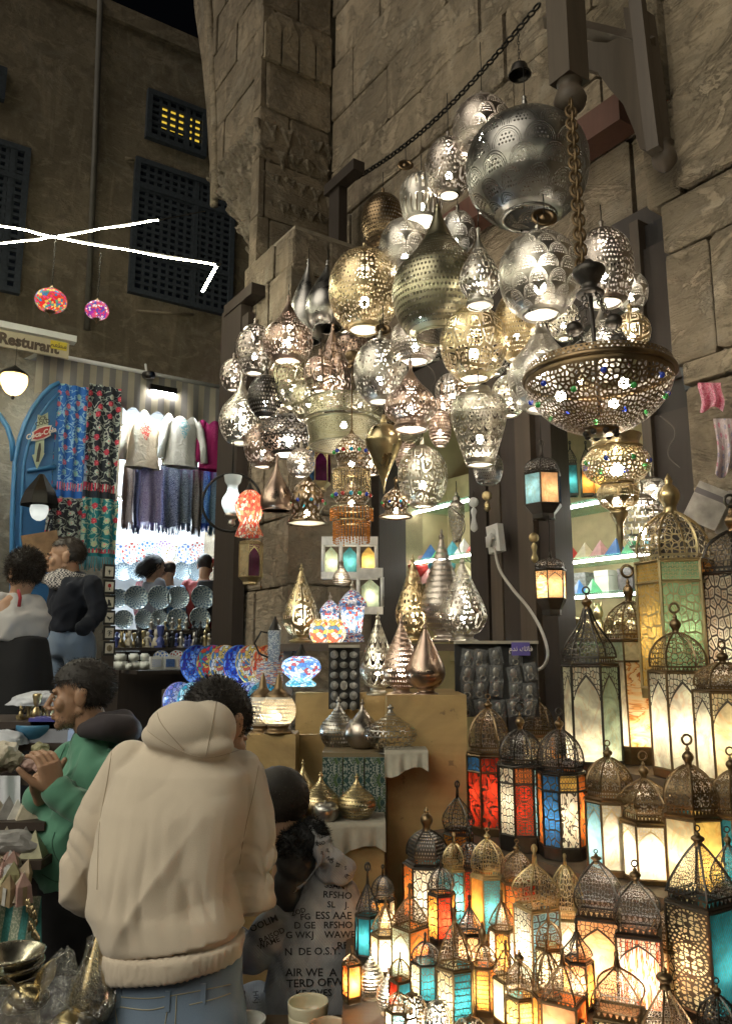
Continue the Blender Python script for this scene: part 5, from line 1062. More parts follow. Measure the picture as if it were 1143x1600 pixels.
# awning
s = NT('awning_stripe'); u, v = s.uv(); st = gt(s, s.ma('FRACT', s.ma('MULTIPLY', u, 15.0)), .5)
AWN = s.done(s.bsdf(s.mix(st, s.mix(s.noise(s.pos(), 8, 3), (.30, .27, .21), (.40, .36, .27)), (.20, .19, .18)), .9))
t = thing('awning', 'striped grey and cream awning over the clothes shop', 'awning', onf(200, 590, .6)); tb0 = t.location
A0, A1 = onf(58, 555, .75), onf(346, 601, .75); zt = (A0.z + A1.z) / 2; A0.z = A1.z = zt
def fn(u, v):
    p = A0.lerp(A1, u) - tb0; d = .42 * v; 
    if v > .999: d = .42 - .045 * abs(math.sin(u * math.pi * 15))
    return p + Vector((0, 0, -d)) + FN * (.02 * math.sin(u * 40) * v)
MB().grid(fn, 120, 6).build('valance', AWN, t)
MB().grid(lambda u, v: A0.lerp(A1, u) - tb0 - FN * (.75 * v) + Vector((0, 0, .18 * v)), 10, 2).build('canopy', AWN, t)
MB().tube([A0 - tb0, A1 - tb0], .022, 6).build('front_bar', WHITEP, t)
# security camera, floodlights, globe
def flood(label, px, py, w, mat, b, warm=False):
    p = onf(px, py, b); k = mpp(px, py, p.y); t = thing('flood_light', label, 'flood light', p, group='flood lights under the awning'); U = w / 2 * k
    MB().box((-U, -.08, .012), (U, .08, .07)).build('housing', IRON, t, MF); MB().box((-U * .92, -.07, -.004), (U * .92, .075, .011)).build('lamp_glass', mat, t, MF); MB().tube([(0, 0, .07), (0, -.1, .2)], .012, 6).build('arm', IRON, t, MF)
flood('cool white flood light above the blue floral scarf', 160, 592, 46, COOL, .62); flood('white flood light above the embroidered shirts', 252, 617, 42, WHITE, .70)
p = onf(229, 585, .8); t = thing('security_camera', 'dark bullet security camera on the awning edge', 'camera', p)
MB().tube([(0, -.03, 0), (.02, .1, -.03)], .04, 12).build('camera_body', DARKM, t, MF); MB().tube([(.022, .105, -.032), (.024, .112, -.034)], .03, 12).build('lens', NIGHT, t, MF); MB().tube([(0, 0, .02), (0, -.05, .12)], .012, 6).build('bracket', WHITEP, t, MF)
p = onf(22, 600, 1.3); k = mpp(22, 600, p.y); t = thing('globe_lamp', 'warm ribbed glass globe lamp below the restaurant sign', 'globe lamp', p)
gs = NT('ribbed_glass'); GLOBE = gs.done(gs.mixs(.3, gs.n('BsdfTranslucent', {0: (.85, .66, .38)}).outputs[0], gs.bsdf((.8, .65, .4), .2)))
MB().lathe([(x * 20 * k, z * k) for x, z in cr([(.1, -19), (.6, -13), (.95, 0), (1, 10), (.95, 14)], 14)], 24).build('glass_shade', GLOBE, t)
MB().lathe([(x * 20 * k, z * k) for x, z in cr([(1.06, 13), (1.0, 17), (.5, 24), (.1, 30)], 10)], 20).build('cap', IRON, t); MB().lathe([(.1 * k * 20, -19 * k), (.16 * k * 20, -21 * k), (.01, -25 * k)], 10).build('bottom_knob', IRON, t); MB().ball((0, 0, -2 * k), .025, 10, 7).build('bulb', BULBW, t); cord(t, 30 * k, .25)
# blue arched door leaf
BLUE = plain('blue_paint', (.035, .17, .42), .45, .18); BLUE2 = plain('blue_paint_edge', (.07, .26, .55), .4, .12)
bd = .95; P0 = onf(90, 1080, bd); t = thing('blue_door', 'bright blue arched door leaf standing open behind the soda sign', 'door', P0)
out = [(93, 598), (80, 604), (66, 618), (52, 637), (40, 660), (30, 690), (24, 720), (20, 800), (18, 1085), (93, 1085)]
def prism(mb, pts, p0, n, d0, d1):
    vs = [p - p0 + n * d0 for p in pts] + [p - p0 + n * d1 for p in pts]; m = len(pts)
    return mb.add(vs, [tuple(range(m)), tuple(range(m, 2 * m))[::-1]] + [(i, (i + 1) % m, (i + 1) % m + m, i + m) for i in range(m)])
prism(MB(), [onf(x, y, bd) for x, y in out], P0, FN, -.05, 0).build('leaf', BLUE, t)
arc = [onf(x, y, bd + .01) - P0 for x, y in out[:-1]]; MB().tube(arc, .022, 5).build('edge_moulding', BLUE2, t)
arc2 = [onf(x + 13, y + 10, bd + .005) - P0 for x, y in out[1:-1]]; MB().tube(arc2, .014, 5).build('inner_moulding', BLUE2, t)
for y in (735, 765): MB().tube([onf(44, y, bd + .02) - P0, onf(88, y - 6, bd + .02) - P0], .018, 5).build('cross_rail', BLUE2, t)
t = thing('blue_door', 'second blue arched door edge at the far left margin', 'door', onf(5, 760, .95))
MB().tube([onf(x, y, .95) - onf(5, 760, .95) for x, y in ((-14, 635), (0, 650), (12, 668), (19, 690), (21, 720))], .025, 5).build('leaf_edge', BLUE2, t)
# arrow sign
sg = P0 + FN * .0; t = thing('soda_sign', 'pale green arrow sign with red soda emblem on the blue door', 'sign', onf(63, 690, bd + .04)); q0 = t.location
GREENP = plain('pale_green_enamel', (.42, .50, .36), .4); REDP = plain('red_enamel', (.42, .025, .03), .35); TEXTW = plain('enamel_white', (.8, .74, .68), .4); TEXTD = plain('enamel_dark', (.05, .05, .05), .5)
f2 = lambda x, y, d=0: onf(20 + x / 10, 600 + y / 10, bd + .04 + d)
prism(MB(), [f2(*q) for q in ((395, 480), (450, 500), (550, 445), (555, 640), (500, 680), (485, 1075), (495, 1090), (380, 1330), (305, 1110), (345, 1100), (375, 690), (385, 640))], q0, FN, -.01, .01).build('arrow_plate', GREENP, t)
prism(MB(), [f2(*q) for q in ((300, 760), (400, 690), (500, 660), (605, 655), (575, 740), (590, 810), (480, 870), (380, 900), (280, 895), (310, 830))], q0, FN, .012, .026).build('fishtail_rim', TEXTW, t)
prism(MB(), [f2(*q) for q in ((325, 765), (405, 710), (500, 680), (575, 675), (555, 745), (568, 800), (475, 850), (380, 878), (305, 872), (330, 825))], q0, FN, .0262, .030).build('fishtail_plate', REDP, t)
xd = f2(590, 700) - f2(300, 790); xd = (f2(560, 735) - f2(330, 800))
text('Coca-Cola', .062, TEXTW, facing(f2(440, 775, .033) - q0, xd), t, shear=.35, bold=.0015, ext=.0008)
for tx, y in (('ICE', 540), ('COLD', 605)): text(tx, .047, TEXTD, facing(f2(470, y, .0125) - q0, f2(560, 500) - f2(400, 545)), t, bold=.001, ext=.0008)
prism(MB(), [f2(*q) for q in ((410, 930), (435, 930), (440, 1020), (410, 1220), (360, 1220), (385, 1040))], q0, FN, .0105, .0125).build('bottle_mark', TEXTD, t)
# ---- scarves
@cached
def floral(name, base, c1, c2, vine, su=4.0, sv=11.0, borders=True):
    s = NT(name); u, v = s.uv(); U = s.ma('MULTIPLY', u, su); V = s.ma('MULTIPLY', v, sv)
    vo = s.n('TexVoronoi', {'Vector': s.comb(U, V), 'Scale': 1.0, 'Randomness': .45}, voronoi_dimensions='2D'); cc = s.n('SeparateColor', {0: vo.outputs['Color']}).outputs[0]
    n = s.noise(s.comb(U, V), 1.3, 2, .8); vin = lt(s, s.ma('ABSOLUTE', s.ma('SUBTRACT', n, .5)), .035)
    c = s.mix(s.noise(s.comb(U, V), .6, 2), tuple(x * .75 for x in base), tuple(x * 1.2 for x in base)); c = s.mix(vin, c, vine)
    fl = s.mix(gt(s, cc, .5), c1, c2); pet = s.ma('ADD', vo.outputs['Distance'], s.ma('MULTIPLY', s.noise(s.comb(U, V), 6.0, 1), .25))
    c = s.mix(lt(s, pet, .36), c, fl); c = s.mix(lt(s, pet, .17), c, tuple(min(1, x * 1.5 + .1) for x in c1))
    if borders:
        bm_ = s.ma('MULTIPLY', gt(s, v, .06), lt(s, v, .13)); stp = gt(s, s.ma('SINE', s.ma('MULTIPLY', u, 75.0)), 0.0); c = s.mix(s.ma('MULTIPLY', bm_, stp), c, c1); c = s.mix(lt(s, v, .06), c, base)
    return s.done(s.bsdf(c, .75, 0.0, s.bump(n, .2, .004), Sheen_Weight=.3))
def hangcloth(label, px0, px1, y0, y1, b, mat, name='scarf', cat='scarf', fringe=0, amp=.02, waves=3, group='patterned scarves on display', fr_mat=None, lab=None):
    p, q = onf(px0, y0, b), onf(px1, y0, b); r = onf((px0 + px1) / 2, y1, b); p0 = (p + q) / 2; p0.z = r.z; zt = max(p.z, q.z); t = thing(name, label, cat, p0, group=group); ph = random.random() * 6
    def fn(u, v):
        x = p.lerp(q, u) - p0; h = (zt - p0.z) * v
        return Vector((x.x, x.y, h)) + FN * (amp * math.sin(u * waves * 6.28 + ph + v * .8) * (1.1 - .5 * v) + amp * .5 * math.sin(v * 7 + u * 3 + ph))
    MB().grid(fn, 24, 20).build('cloth', mat, t)
    if fringe:
        m = MB(); k = mpp(px0, y1, p.y); n = 26
        for i in range(n):
            a = fn((i + .5) / n, 0); m.tube([a, a + Vector((random.uniform(-.01, .01), 0, -fringe * k * random.uniform(.7, 1.1)))], .0045, 4)
        m.build('fringe', fr_mat or mat, t)
    return t
RED, PINK, WHT, AQ = (.62, .05, .09), (.75, .18, .25), (.62, .70, .62), (.35, .62, .62)
hangcloth('bright blue floral scarf hanging beside the soda sign', 91, 139, 606, 778, .96, floral('scarf_blue', (.01, .14, .55), PINK, AQ, (.25, .5, .75), 3.2, 10.0))
hangcloth('long black floral scarf right of the bright blue one', 139, 190, 608, 780, .92, floral('scarf_black', (.012, .02, .035), RED, WHT, (.45, .50, .46), 3.2, 10.0))
hangcloth('shorter black floral scarf under the bright blue one', 74, 130, 782, 850, 1.1, floral('scarf_black_low', (.015, .02, .035), RED, WHT, (.45, .50, .46), 3.4, 4.5), fringe=12)
hangcloth('teal floral scarf with long fringe behind the man in navy', 129, 186, 782, 870, 1.05, floral('scarf_teal', (.005, .22, .26), RED, (.55, .62, .40), (.4, .55, .45), 3.4, 5.0), fringe=22)
PASH = [((.16, .10, .09), (.28, .2, .15)), ((.07, .08, .16), (.2, .2, .35)), ((.24, .2, .42), (.5, .46, .66)), ((.05, .07, .13), (.34, .38, .46)), ((.06, .08, .13), (.30, .36, .42)), ((.10, .09, .10), (.3, .28, .26)), ((.02, .08, .30), (.25, .5, .75)), ((.09, .16, .24), (.22, .34, .44))]
@cached
def paisley(i):
    a, c = PASH[i]; s = NT('paisley_%d' % i); u, v = s.uv(); n = s.noise(s.comb(s.ma('MULTIPLY', u, 5.0), s.ma('MULTIPLY', v, 10.0)), 1.6, 2.5, 1.6)
    q = s.ma('SINE', s.ma('MULTIPLY', n, 46.0)); return s.done(s.bsdf(s.mix(gt(s, q, .1), a, c), .8))
PL = ['dull brown', 'indigo', 'lilac', 'wide grey-blue paisley', 'slate paisley', 'charcoal', 'bright blue', 'steel blue']
xs = [193, 212, 222, 252, 282, 302, 317, 330, 348]
for i in range(8): hangcloth(PL[i] + ' shawl hanging in the row below the shirts', xs[i] - 1, xs[i + 1] + 2, 728 + (i % 3) * 3, 815 + (i * 7) % 13, .40 + .05 * (i % 3), paisley(i), name='shawl', cat='shawl', fringe=13, amp=.03, waves=1.5, group='shawls hung under the shirts')
# ---- shirts on busts
def shirt(label, cx, ytop, ybot, b, col, emb, w, long_side=1):
    p = onf(cx, ybot, b); k = mpp(cx, ybot, p.y); H = (ybot - ytop) * k; t = thing('shirt', label, 'shirt', p, group='embroidered shirts on busts'); t.matrix_local = Matrix.Translation(p) @ MF
    s = NT('shirt_cloth_' + str(cx)); tc = s.n('TexCoord').outputs['Object']; x = s.n('SeparateXYZ', {0: tc})
    ez = s.ma('MULTIPLY', s.ma('ABSOLUTE', x.outputs[0]), 9.0 / (w * k)); zz = s.ma('DIVIDE', x.outputs[2], H)
    reg = s.ma('MULTIPLY', lt(s, s.ma('ADD', ez, s.ma('MULTIPLY', s.ma('ABSOLUTE', s.ma('SUBTRACT', zz, .68)), 7.0)), 1.5), gt(s, s.ma('SINE', s.ma('MULTIPLY', s.noise(tc, 18, 2), 40.0)), -.1))
    CL = s.done(s.bsdf(s.mix(reg, col, emb), .8, 0.0, s.bump(s.noise(tc, 14, 3, 1.0), .5, .02)))
    U = w / 2 * k
    pr = [(.98, .0, .46), (.92, .12, .45), (.84, .4, .44), (.86, .62, .46), (.84, .8, .40), (.62, .92, .32), (.26, .97, .22), (.2, 1.0, .18)]
    def fn(u, v):
        a = u * 2 * math.pi; q = cr([(x, z, y) for x, z, y in pr], 20); i = min(20, int(v * 20)); r, z, d = q[i]
        wv = 1 + .04 * math.sin(a * 9 + 1) * (1 - v)
        return Vector((r * U * math.cos(a) * wv, d * U * math.sin(a) * wv, z * H))
    MB().grid(fn, 40, 20).build('shirt_body', CL, t)
    for sd in (-1, 1): MB().tube([(sd * .62 * U, 0, .88 * H), (sd * .95 * U, .02, .7 * H), (sd * 1.12 * U, .05, .4 * H), (sd * 1.2 * U, .06, .1 * H)], [.26 * U, .25 * U, .22 * U, .2 * U], 12).build('sleeve', CL, t)
    MB().lathe([(x * U, z * H) for x, z in cr([(.22, .96), (.17, 1.02), (.15, 1.08), (.02, 1.1)], 8)], 14).build('bust_neck', plain('bust_cream', (.6, .5, .36), .5), t)
shirt('cream shirt with red embroidered chest on a bust', 222, 645, 732, .55, (.55, .47, .36), (.55, .06, .05), 56)
shirt('white shirt with pale blue embroidery between two others', 282, 640, 730, .62, (.72, .73, .70), (.25, .50, .58), 58)
shirt('magenta shirt on a bust at the right of the three', 330, 643, 735, .60, (.42, .02, .16), (.48, .05, .2), 44)
# ---- far shop: room, tubes, plates on wall
fr = MB(); fbox(fr, OA0 - .4, OA1 + 1.2, -1.9, -1.86, .7, OZ + .4); fbox(fr, OA0 - .42, OA0 - .38, -1.9, -.51, .7, OZ + .4); fbox(fr, OA1 + 1.2, OA1 + 1.24, -1.9, -.51, .7, OZ + .4); fbox(fr, OA0 - .42, OA1 + 1.24, -1.9, -.51, OZ + .4, OZ + .44)
tag(fr.build('far_shop_room', plain('far_shop_white', (.70, .72, .74), .7, .1)), 'bright white back room of the clothes shop', 'room')
def tubelight(label, a0, a1, b, z):
    t = thing('tube_light', label, 'tube light', fp((a0 + a1) / 2, b, z), group='tube lights in the far shop'); h = (a1 - a0) / 2
    MB().tube([(-h, 0, 0), (h, 0, 0)], .018, 8).build('tube', SHOPL, t, MF); MB().box((-h, -.03, .02), (h, .03, .06)).build('batten', WHITEP, t, MF)
tubelight('ceiling tube light nearest the back wall in the far shop', OA0 - .1, OA1 + .3, -1.5, OZ - .35); tubelight('tube light over the metal plates in the far shop', OA0 + .05, OA1, -.2, OZ - 1.15); tubelight('tube light behind the shawls in the far shop', OA0 + .05, OA1 + .2, -.75, OZ - .2)
@cached
def platem(i):
    s = NT('painted_plate_%d' % i); u, v = s.uv(); a = s.ma('SINE', s.ma('MULTIPLY', u, 6.283 * (8 + 2 * i))); r = s.ma('SINE', s.ma('MULTIPLY', v, 22.0 + 3 * i))
    cs = [(.10, .20, .55), (.45, .10, .08), (.12, .25, .5), (.35, .2, .45), (.4, .3, .1)]
    return s.done(s.bsdf(s.mix(gt(s, s.ma('MULTIPLY', a, r), .15), (.75, .76, .74), cs[i % 5]), .25))
@cached
def engraved(i):
    s = NT('engraved_plate_%d' % i); u, v = s.uv(); a = s.ma('SINE', s.ma('MULTIPLY', u, 6.283 * (12 + 3 * i))); n = s.noise(s.comb(s.ma('MULTIPLY', u, 20.0), s.ma('MULTIPLY', v, 9.0)), 1.5, 3)
    k = s.ma('ADD', s.ma('MULTIPLY', a, s.ma('SINE', s.ma('MULTIPLY', v, 30.0))), s.ma('MULTIPLY', n, 1.0))
    return s.done(s.bsdf(s.mix(gt(s, k, .55), (.52, .60, .62), (.16, .24, .32)), .30, .45, s.bump(k, .3, .004)))
def dish(name, label, c, r, mat, M, group, cat='plate', depth=.12, rim=None):
    t = thing(name, label, cat, c, group=group); t.matrix_local = Matrix.Translation(c) @ M
    MB().lathe([(max(.001, x) * r, z * r) for x, z in ((0, .0), (.62, .0), (.72, depth * .5), (.98, depth), (1, depth + .03), (.95, depth - .02), (.7, depth * .35 - .04), (0, -.05))], 30).build('dish_body', mat, t)
    MB().ring((0, 0, depth * r), r, r * .022, 30, 5).build('rim', rim or mat, t)
UPR = MF.to_3x3().to_4x4() @ Matrix.Rotation(R(-80), 4, 'X')
ORD = ['first', 'second', 'third', 'fourth', 'fifth', 'sixth', 'seventh', 'eighth', 'ninth', 'tenth', 'eleventh', 'twelfth', 'thirteenth', 'fourteenth', 'fifteenth', 'sixteenth', 'seventeenth', 'eighteenth', 'nineteenth', 'twentieth']
def nth(i): return ORD[i] if i < 20 else 'twenty-' + ORD[i - 20]
# painted plates on the back wall
PN = ['plain cream', 'blue sunburst', 'brown figured', 'violet leafed', 'red garlanded', 'pale gold', 'small white', 'tan ringed']
for i, (px, py, d) in enumerate(((186, 866, 34), (208, 866, 38), (232, 864, 40), (256, 862, 36), (274, 868, 34), (292, 866, 34), (310, 862, 32), (330, 860, 30))):
    c = onf(px, py, -1.7); k = mpp(px, py, c.y); dish('wall_plate', PN[i] + ' painted plate on the bright back wall', c, d / 2 * k, platem(i % 5), UPR, 'painted plates on the far wall')
for i in range(7):
    c = onf(192 + i * 23, 893, -1.55); k = mpp(192, 893, c.y); dish('wall_plate', 'greyish plate, ' + nth(i) + ' from left in the lower row on the far wall', c, 15 * k, engraved(i % 3), UPR, 'lower row of plates on the far wall')
# stepped table with metal plates and figurines
bt_ = 1.05; zt1 = onf(260, 1012, bt_).z; a0, a1 = fab(onf(178, 1012, bt_))[0], fab(onf(352, 1012, bt_))[0]
ft = thing('goods_table', 'stepped dark table with metal plates and figurines before the far shop', 'table', fp((a0 + a1) / 2, bt_, .7)); TM = Matrix.Translation(-ft.location) @ Matrix.Translation(FP) @ MF
def tb(name, b0, b1, z0, z1, mat=DWOOD, x0=0, x1=0): MB().box((a0 + x0, b0, z0), (a1 + x1, b1, z1), 0, TM).build(name, mat, ft)
z_up = onf(260, 985, bt_ - .25).z
tb('upper_shelf', bt_ - .42, bt_ - .12, z_up - .03, z_up); tb('main_shelf', bt_ - .11, bt_ + .25, zt1 - .03, zt1); tb('low_shelf', bt_ + .26, bt_ + .7, onf(260, 1046, bt_ + .45).z - .03, onf(260, 1046, bt_ + .45).z); tb('table_body', bt_ - .4, bt_ + .2, .72, zt1 - .032)
SILV = metal('silver', .3)
for i, (px, py, d) in enumerate(((186, 935, 30), (213, 934, 38), (249, 934, 38), (278, 934, 36), (316, 934, 38))):
    c = onf(px, py, bt_ - .42); k = mpp(px, py, c.y); dish('metal_plate', ['half hidden dark', 'plain grey-blue', 'flower-engraved', 'star-engraved', 'blue-rimmed'][i] + ' metal plate in the upper row', c, d / 2 * k, engraved(i % 4), UPR, 'metal plates in the upper row', rim=SILV)
for i, (px, py, d) in enumerate(((193, 968, 30), (225, 968, 30), (249, 966, 27), (277, 968, 34), (312, 966, 34))):
    c = onf(px, py, bt_ - .22); k = mpp(px, py, c.y); dish('metal_plate', ['tall oval', 'dark', 'smaller pale', 'wide cross-marked', 'rightmost blue'][i] + ' metal plate in the lower row', c, d / 2 * k, engraved((i + 1) % 4), UPR, 'metal plates in the lower row', rim=SILV)
FIGM = [metal('brass', .3), plain('black_resin', (.02, .02, .02), .3), plain('blue_gold_resin', (.06, .08, .25), .35), metal('silver', .35), plain('cream_resin', (.5, .45, .35), .5)]
def figmesh(k, mat):
    m = MB()
    m.box((-.32, -.26, 0), (.32, .26, .1))
    if k == 0: m.lathe(cr([(.3, .1), (.34, .25), (.2, .42), (.12, .5), (.22, .62), (.24, .74), (.3, .9), (.26, 1.0), (.02, 1.02)], 16), 10)      # tall crowned bust
    elif k == 1: m.lathe(cr([(.22, .1), (.2, .3), (.26, .5), (.3, .62), (.1, .7), (.17, .8), (.17, .92), (.02, 1)], 16), 10); m.tube([(-.28, 0, .6), (-.36, -.05, .3)], .06, 6); m.tube([(.28, 0, .6), (.36, -.05, .3)], .06, 6)
    else: m.lathe(cr([(.3, .1), (.3, .3), (.22, .5), (.12, .56), (.2, .68), (.2, .8), (.08, .95), (.02, 1)], 14), 10); m.tube([(-.12, 0, .85), (-.15, 0, 1.05)], [.06, .02], 5); m.tube([(.12, 0, .85), (.15, 0, 1.05)], [.06, .02], 5); m.box((-.25, -.5, .1), (.25, 0, .28))
    return m.mesh('figurine', mat)
FG = [[figmesh(k, m) for m in FIGM] for k in range(3)]
FN_ = [['brass crowned bust', 'black crowned bust', 'blue and gold crowned bust', 'silver crowned bust', 'cream crowned bust'], ['brass standing figure', 'black standing figure', 'blue standing figure', 'silver standing figure', 'cream standing figure'], ['brass seated cat', 'black seated cat', 'blue seated cat', 'silver seated cat', 'cream seated cat']]
def figurine(p, h, k, m, where, grp):
    o = obj('figurine', FG[k][m], None, Matrix.Translation(p) @ Matrix.Rotation(random.uniform(-.5, .5), 4, 'Z') @ Matrix.Diagonal((h * .62, h * .62, h, 1)))
    tag(o, 'small ' + FN_[k][m] + where, 'figurine', grp)
rr = random.Random(3)
for i in range(24):
    px = 183 + i * 6.6 + rr.uniform(-2, 2); b = bt_ + .0 + (i % 2) * .14 + .02; c = onf(px, 1010, b); c.z = zt1 + .001; h = rr.uniform(17, 30) * mpp(px, 1010, c.y)
    figurine(c, h, rr.randrange(3), rr.choice((0, 0, 1, 1, 2, 3, 4)), ', ' + nth(i) + ' from left on the shelf below the metal plates', 'figurines on the far table')
for i in range(9):
    px = 236 + i * 11; c = onf(px, 985, bt_ - .15); c.z = z_up + .001; figurine(c, rr.uniform(13, 20) * mpp(px, 985, c.y), rr.randrange(3), rr.choice((0, 0, 3, 1)), ', ' + nth(i) + ' from left before the lower metal plates', 'figurines in front of the plates')
c = onf(250, 1012, bt_ + .2); c.z = zt1 + .001; figurine(c, 34 * mpp(250, 1010, c.y), 0, 2, ' standing tallest among the figurines', 'tallest figurine')
# alabaster cubes and boxes
zl = onf(260, 1046, bt_ + .45).z
ALAB = plain('alabaster', (.66, .68, .62), .35, .15); WBX = plain('white_box', (.7, .7, .68), .4, .1)
def rbox(name, label, c, w, h, mat, grp, cat, top=None, d=None):
    bm = bmesh.new(); bmesh.ops.create_cube(bm, size=1); bmesh.ops.bevel(bm, geom=bm.edges[:], offset=.16 if cat == 'jar' else .03, segments=2, affect='EDGES'); me = bpy.data.meshes.new(name); bm.to_mesh(me); bm.free(); me.materials.append(mat)
    for p in me.polygons: p.use_smooth = cat == 'jar'
    t = thing(name, label, cat, c, group=grp); obj('body', me, t, MF.to_4x4() @ Matrix.Translation((0, 0, h / 2)) @ Matrix.Diagonal((w, d or w, h, 1)))
    if top: MB().cbox((0, (d or w) / 2 + .002, h / 2), (w * .7, .004, h * .6)).build('picture', top, t, MF)
for i, (px, py, w, lab) in enumerate(((188, 1046, 18, 'bluish alabaster jar at the left end of the low shelf'), (201, 1048, 12, 'small pale alabaster jar in front'), (211, 1046, 15, 'middle alabaster jar in the bottom row'), (225, 1046, 15, 'right alabaster jar in the bottom row'))):
    c = onf(px, py, bt_ + .45 + .03 * (i % 2)); c.z = zl + .001; k = mpp(px, py, c.y); rbox('alabaster_jar', lab, c, w * k, w * .85 * k, ALAB, 'alabaster jars', 'jar')
for i, (px, w, lab) in enumerate(((188, 16, 'brownish alabaster jar stacked at left'), (209, 14, 'alabaster jar stacked in the middle'), (226, 12, 'tapered alabaster jar stacked at right'))):
    c = onf(px, 1032, bt_ + .45); k = mpp(px, 1032, c.y); c.z = zl + .85 * 15.5 * k; rbox('alabaster_jar', lab, c, w * k, 12 * k, ALAB, 'stacked alabaster jars', 'jar')
PAT = [platem(0), plain('box_blue_print', (.1, .2, .5), .5, .5, 60), platem(1), platem(3)]
for i, px in enumerate((243, 264, 283, 304)):
    c = onf(px, 1046, bt_ + .5); c.z = zl + .001; k = mpp(px, 1046, c.y); rbox('gift_box', ['white gift box with blue flower lid', 'white gift box with desert picture', 'white gift box with oval emblem', 'white gift box with ringed emblem'][i], c, 20 * k, 20 * k, WBX, 'white gift boxes', 'box', PAT[i], 10 * k)
for i, px in enumerate((252, 276, 304, 330)):
    c = onf(px, 1030, bt_ + .28); k = mpp(px, 1030, c.y); c.z = zl + .001; dish('mosaic_tile_dish', ['dark blue', 'brick red', 'scalloped grey', 'scalloped blue'][i] + ' round dish behind the gift boxes', c + Vector((0, 0, 14 * k)), 14 * k, platem((0, 1, 3, 0)[i]), UPR, 'dishes behind the gift boxes')
# framed pictures in a column
for i in range(6):
    py = 893 + i * 24; c = onf(171, py, 1.25); k = mpp(171, py, c.y); t = thing('framed_picture', ['small framed lotus picture at top of the column', 'framed red flower picture under the lotus', 'framed black cat picture in the column', 'framed black bird picture in the column', 'framed eye symbol picture in the column', 'framed scarab picture at bottom of the column'][i], 'picture', c, group='framed pictures in a column')
    t.matrix_local = Matrix.Translation(c) @ MF; U = 9 * k
    MB().box((-U, -.02, -U * 1.25), (U, 0, U * 1.25)).build('frame', plain('frame_black', (.02, .018, .016), .4), t); MB().box((-U * .7, .001, -U * .85), (U * .7, .006, U * .85)).build('paper', plain('paper_cream', (.62, .58, .48), .8), t)
    dk = plain('ink', (.03, .03, .03), .6); rd = plain('ink_red', (.4, .03, .03), .6); tan = plain('ink_tan', (.25, .2, .12), .6)
    def shp(pts, m): 
        vs = [(x * U * .6, .0065, y * U * .7) for x, y in pts] + [(x * U * .6, .0085, y * U * .7) for x, y in pts]; n = len(pts)
        MB().add(vs, [tuple(range(n)), tuple(range(n, 2 * n))[::-1]] + [(j, (j + 1) % n, (j + 1) % n + n, j + n) for j in range(n)]).build('motif', m, t)
    circ = lambda cx, cy, r: [(cx + r * math.cos(a * math.pi / 6), cy + r * math.sin(a * math.pi / 6)) for a in range(12)]
    if i == 0: shp([(-.6, .5), (-.2, .1), (0, .6), (.2, .1), (.6, .5), (.15, -.2), (.08, -.8), (-.08, -.8), (-.15, -.2)], dk)
    if i == 1: shp(circ(0, .3, .5), rd); shp([(-.06, -.2), (.06, -.2), (.3, -.8), (-.1, -.8)], dk)
    if i == 2: shp([(-.5, -.9), (-.4, 0), (-.5, .3), (-.45, .9), (-.2, .55), (.1, .6), (.15, .1), (.5, -.4), (.55, -.9)], dk)
    if i == 3: shp([(-.9, .4), (-.3, .2), (.2, -.1), (.9, .3), (.5, -.3), (.1, -.5), (.05, -.9), (-.1, -.9), (-.1, -.5), (-.5, -.3)], dk)
    if i == 4: shp([(-.9, .3), (-.3, .62), (.4, .55), (.9, .25), (.4, .35), (-.3, .42)], dk); shp(circ(0, .08, .22), dk); shp([(-.8, .05), (-.2, -.18), (.3, -.15), (.8, 0), (.3, -.3), (.1, -.3), (-.1, -.85), (-.25, -.8), (-.1, -.3)], dk)
    if i == 5: shp(circ(0, 0, .8), tan); shp([(-.06, .8), (.06, .8), (.06, -.8), (-.06, -.8)], dk)
# ================================================================== GOODS IN THE MIDDLE AND ON THE RIGHT
# mosaic plates in two racks
rk = thing('plate_rack', 'low wooden rack holding two rows of mosaic plates', 'rack', at(360, 1110, 3.75))
for (y, Y, x0, x1) in ((1072, 3.95, 290, 440), (1125, 3.62, 258, 440)):
    p, q = at(x0, y, Y), at(x1, y, Y); o = rk.location; MB().box((p.x - o.x, Y - .12 - o.y, p.z - .025 - o.z), (q.x - o.x, Y + .18 - o.y, p.z - o.z)).build('shelf', SHELFW, rk)
for px in (262, 435): p = at(px, 1125, 3.8); MB().box((p.x - .02 - o.x, 3.75 - o.y, -p.z + .6 + p.z - o.z), (p.x + .02 - o.x, 3.79 - o.y, at(px, 1075, 3.9).z - o.z)).build('post', SHELFW, rk)
def mplate(px, py, h, Y, cols, lab, grp, yaw):
    p = at(px, py, Y); k = mpp(px, py, Y); dish('mosaic_plate', lab, p, h / 2 * k, mosaic('mosaic_' + cols, MOS[cols], .8), Matrix.Rotation(R(yaw), 4, 'Z') @ Matrix.Rotation(R(78), 4, 'X'), grp, depth=.16)
for i, (px, c, n) in enumerate(((308, 'blue', 'plain blue'), (332, 'red', 'red and green'), (352, 'mix', 'multicoloured chip'), (374, 'blue', 'deep navy'), (393, 'mix', 'yellow-green chip'), (418, 'orange', 'orange'))):
    mplate(px, 1040, 62, 3.90 - .03 * i, c, n + ' mosaic plate, ' + nth(i) + ' from left in upper rack', 'mosaic plates in the upper rack', 40)
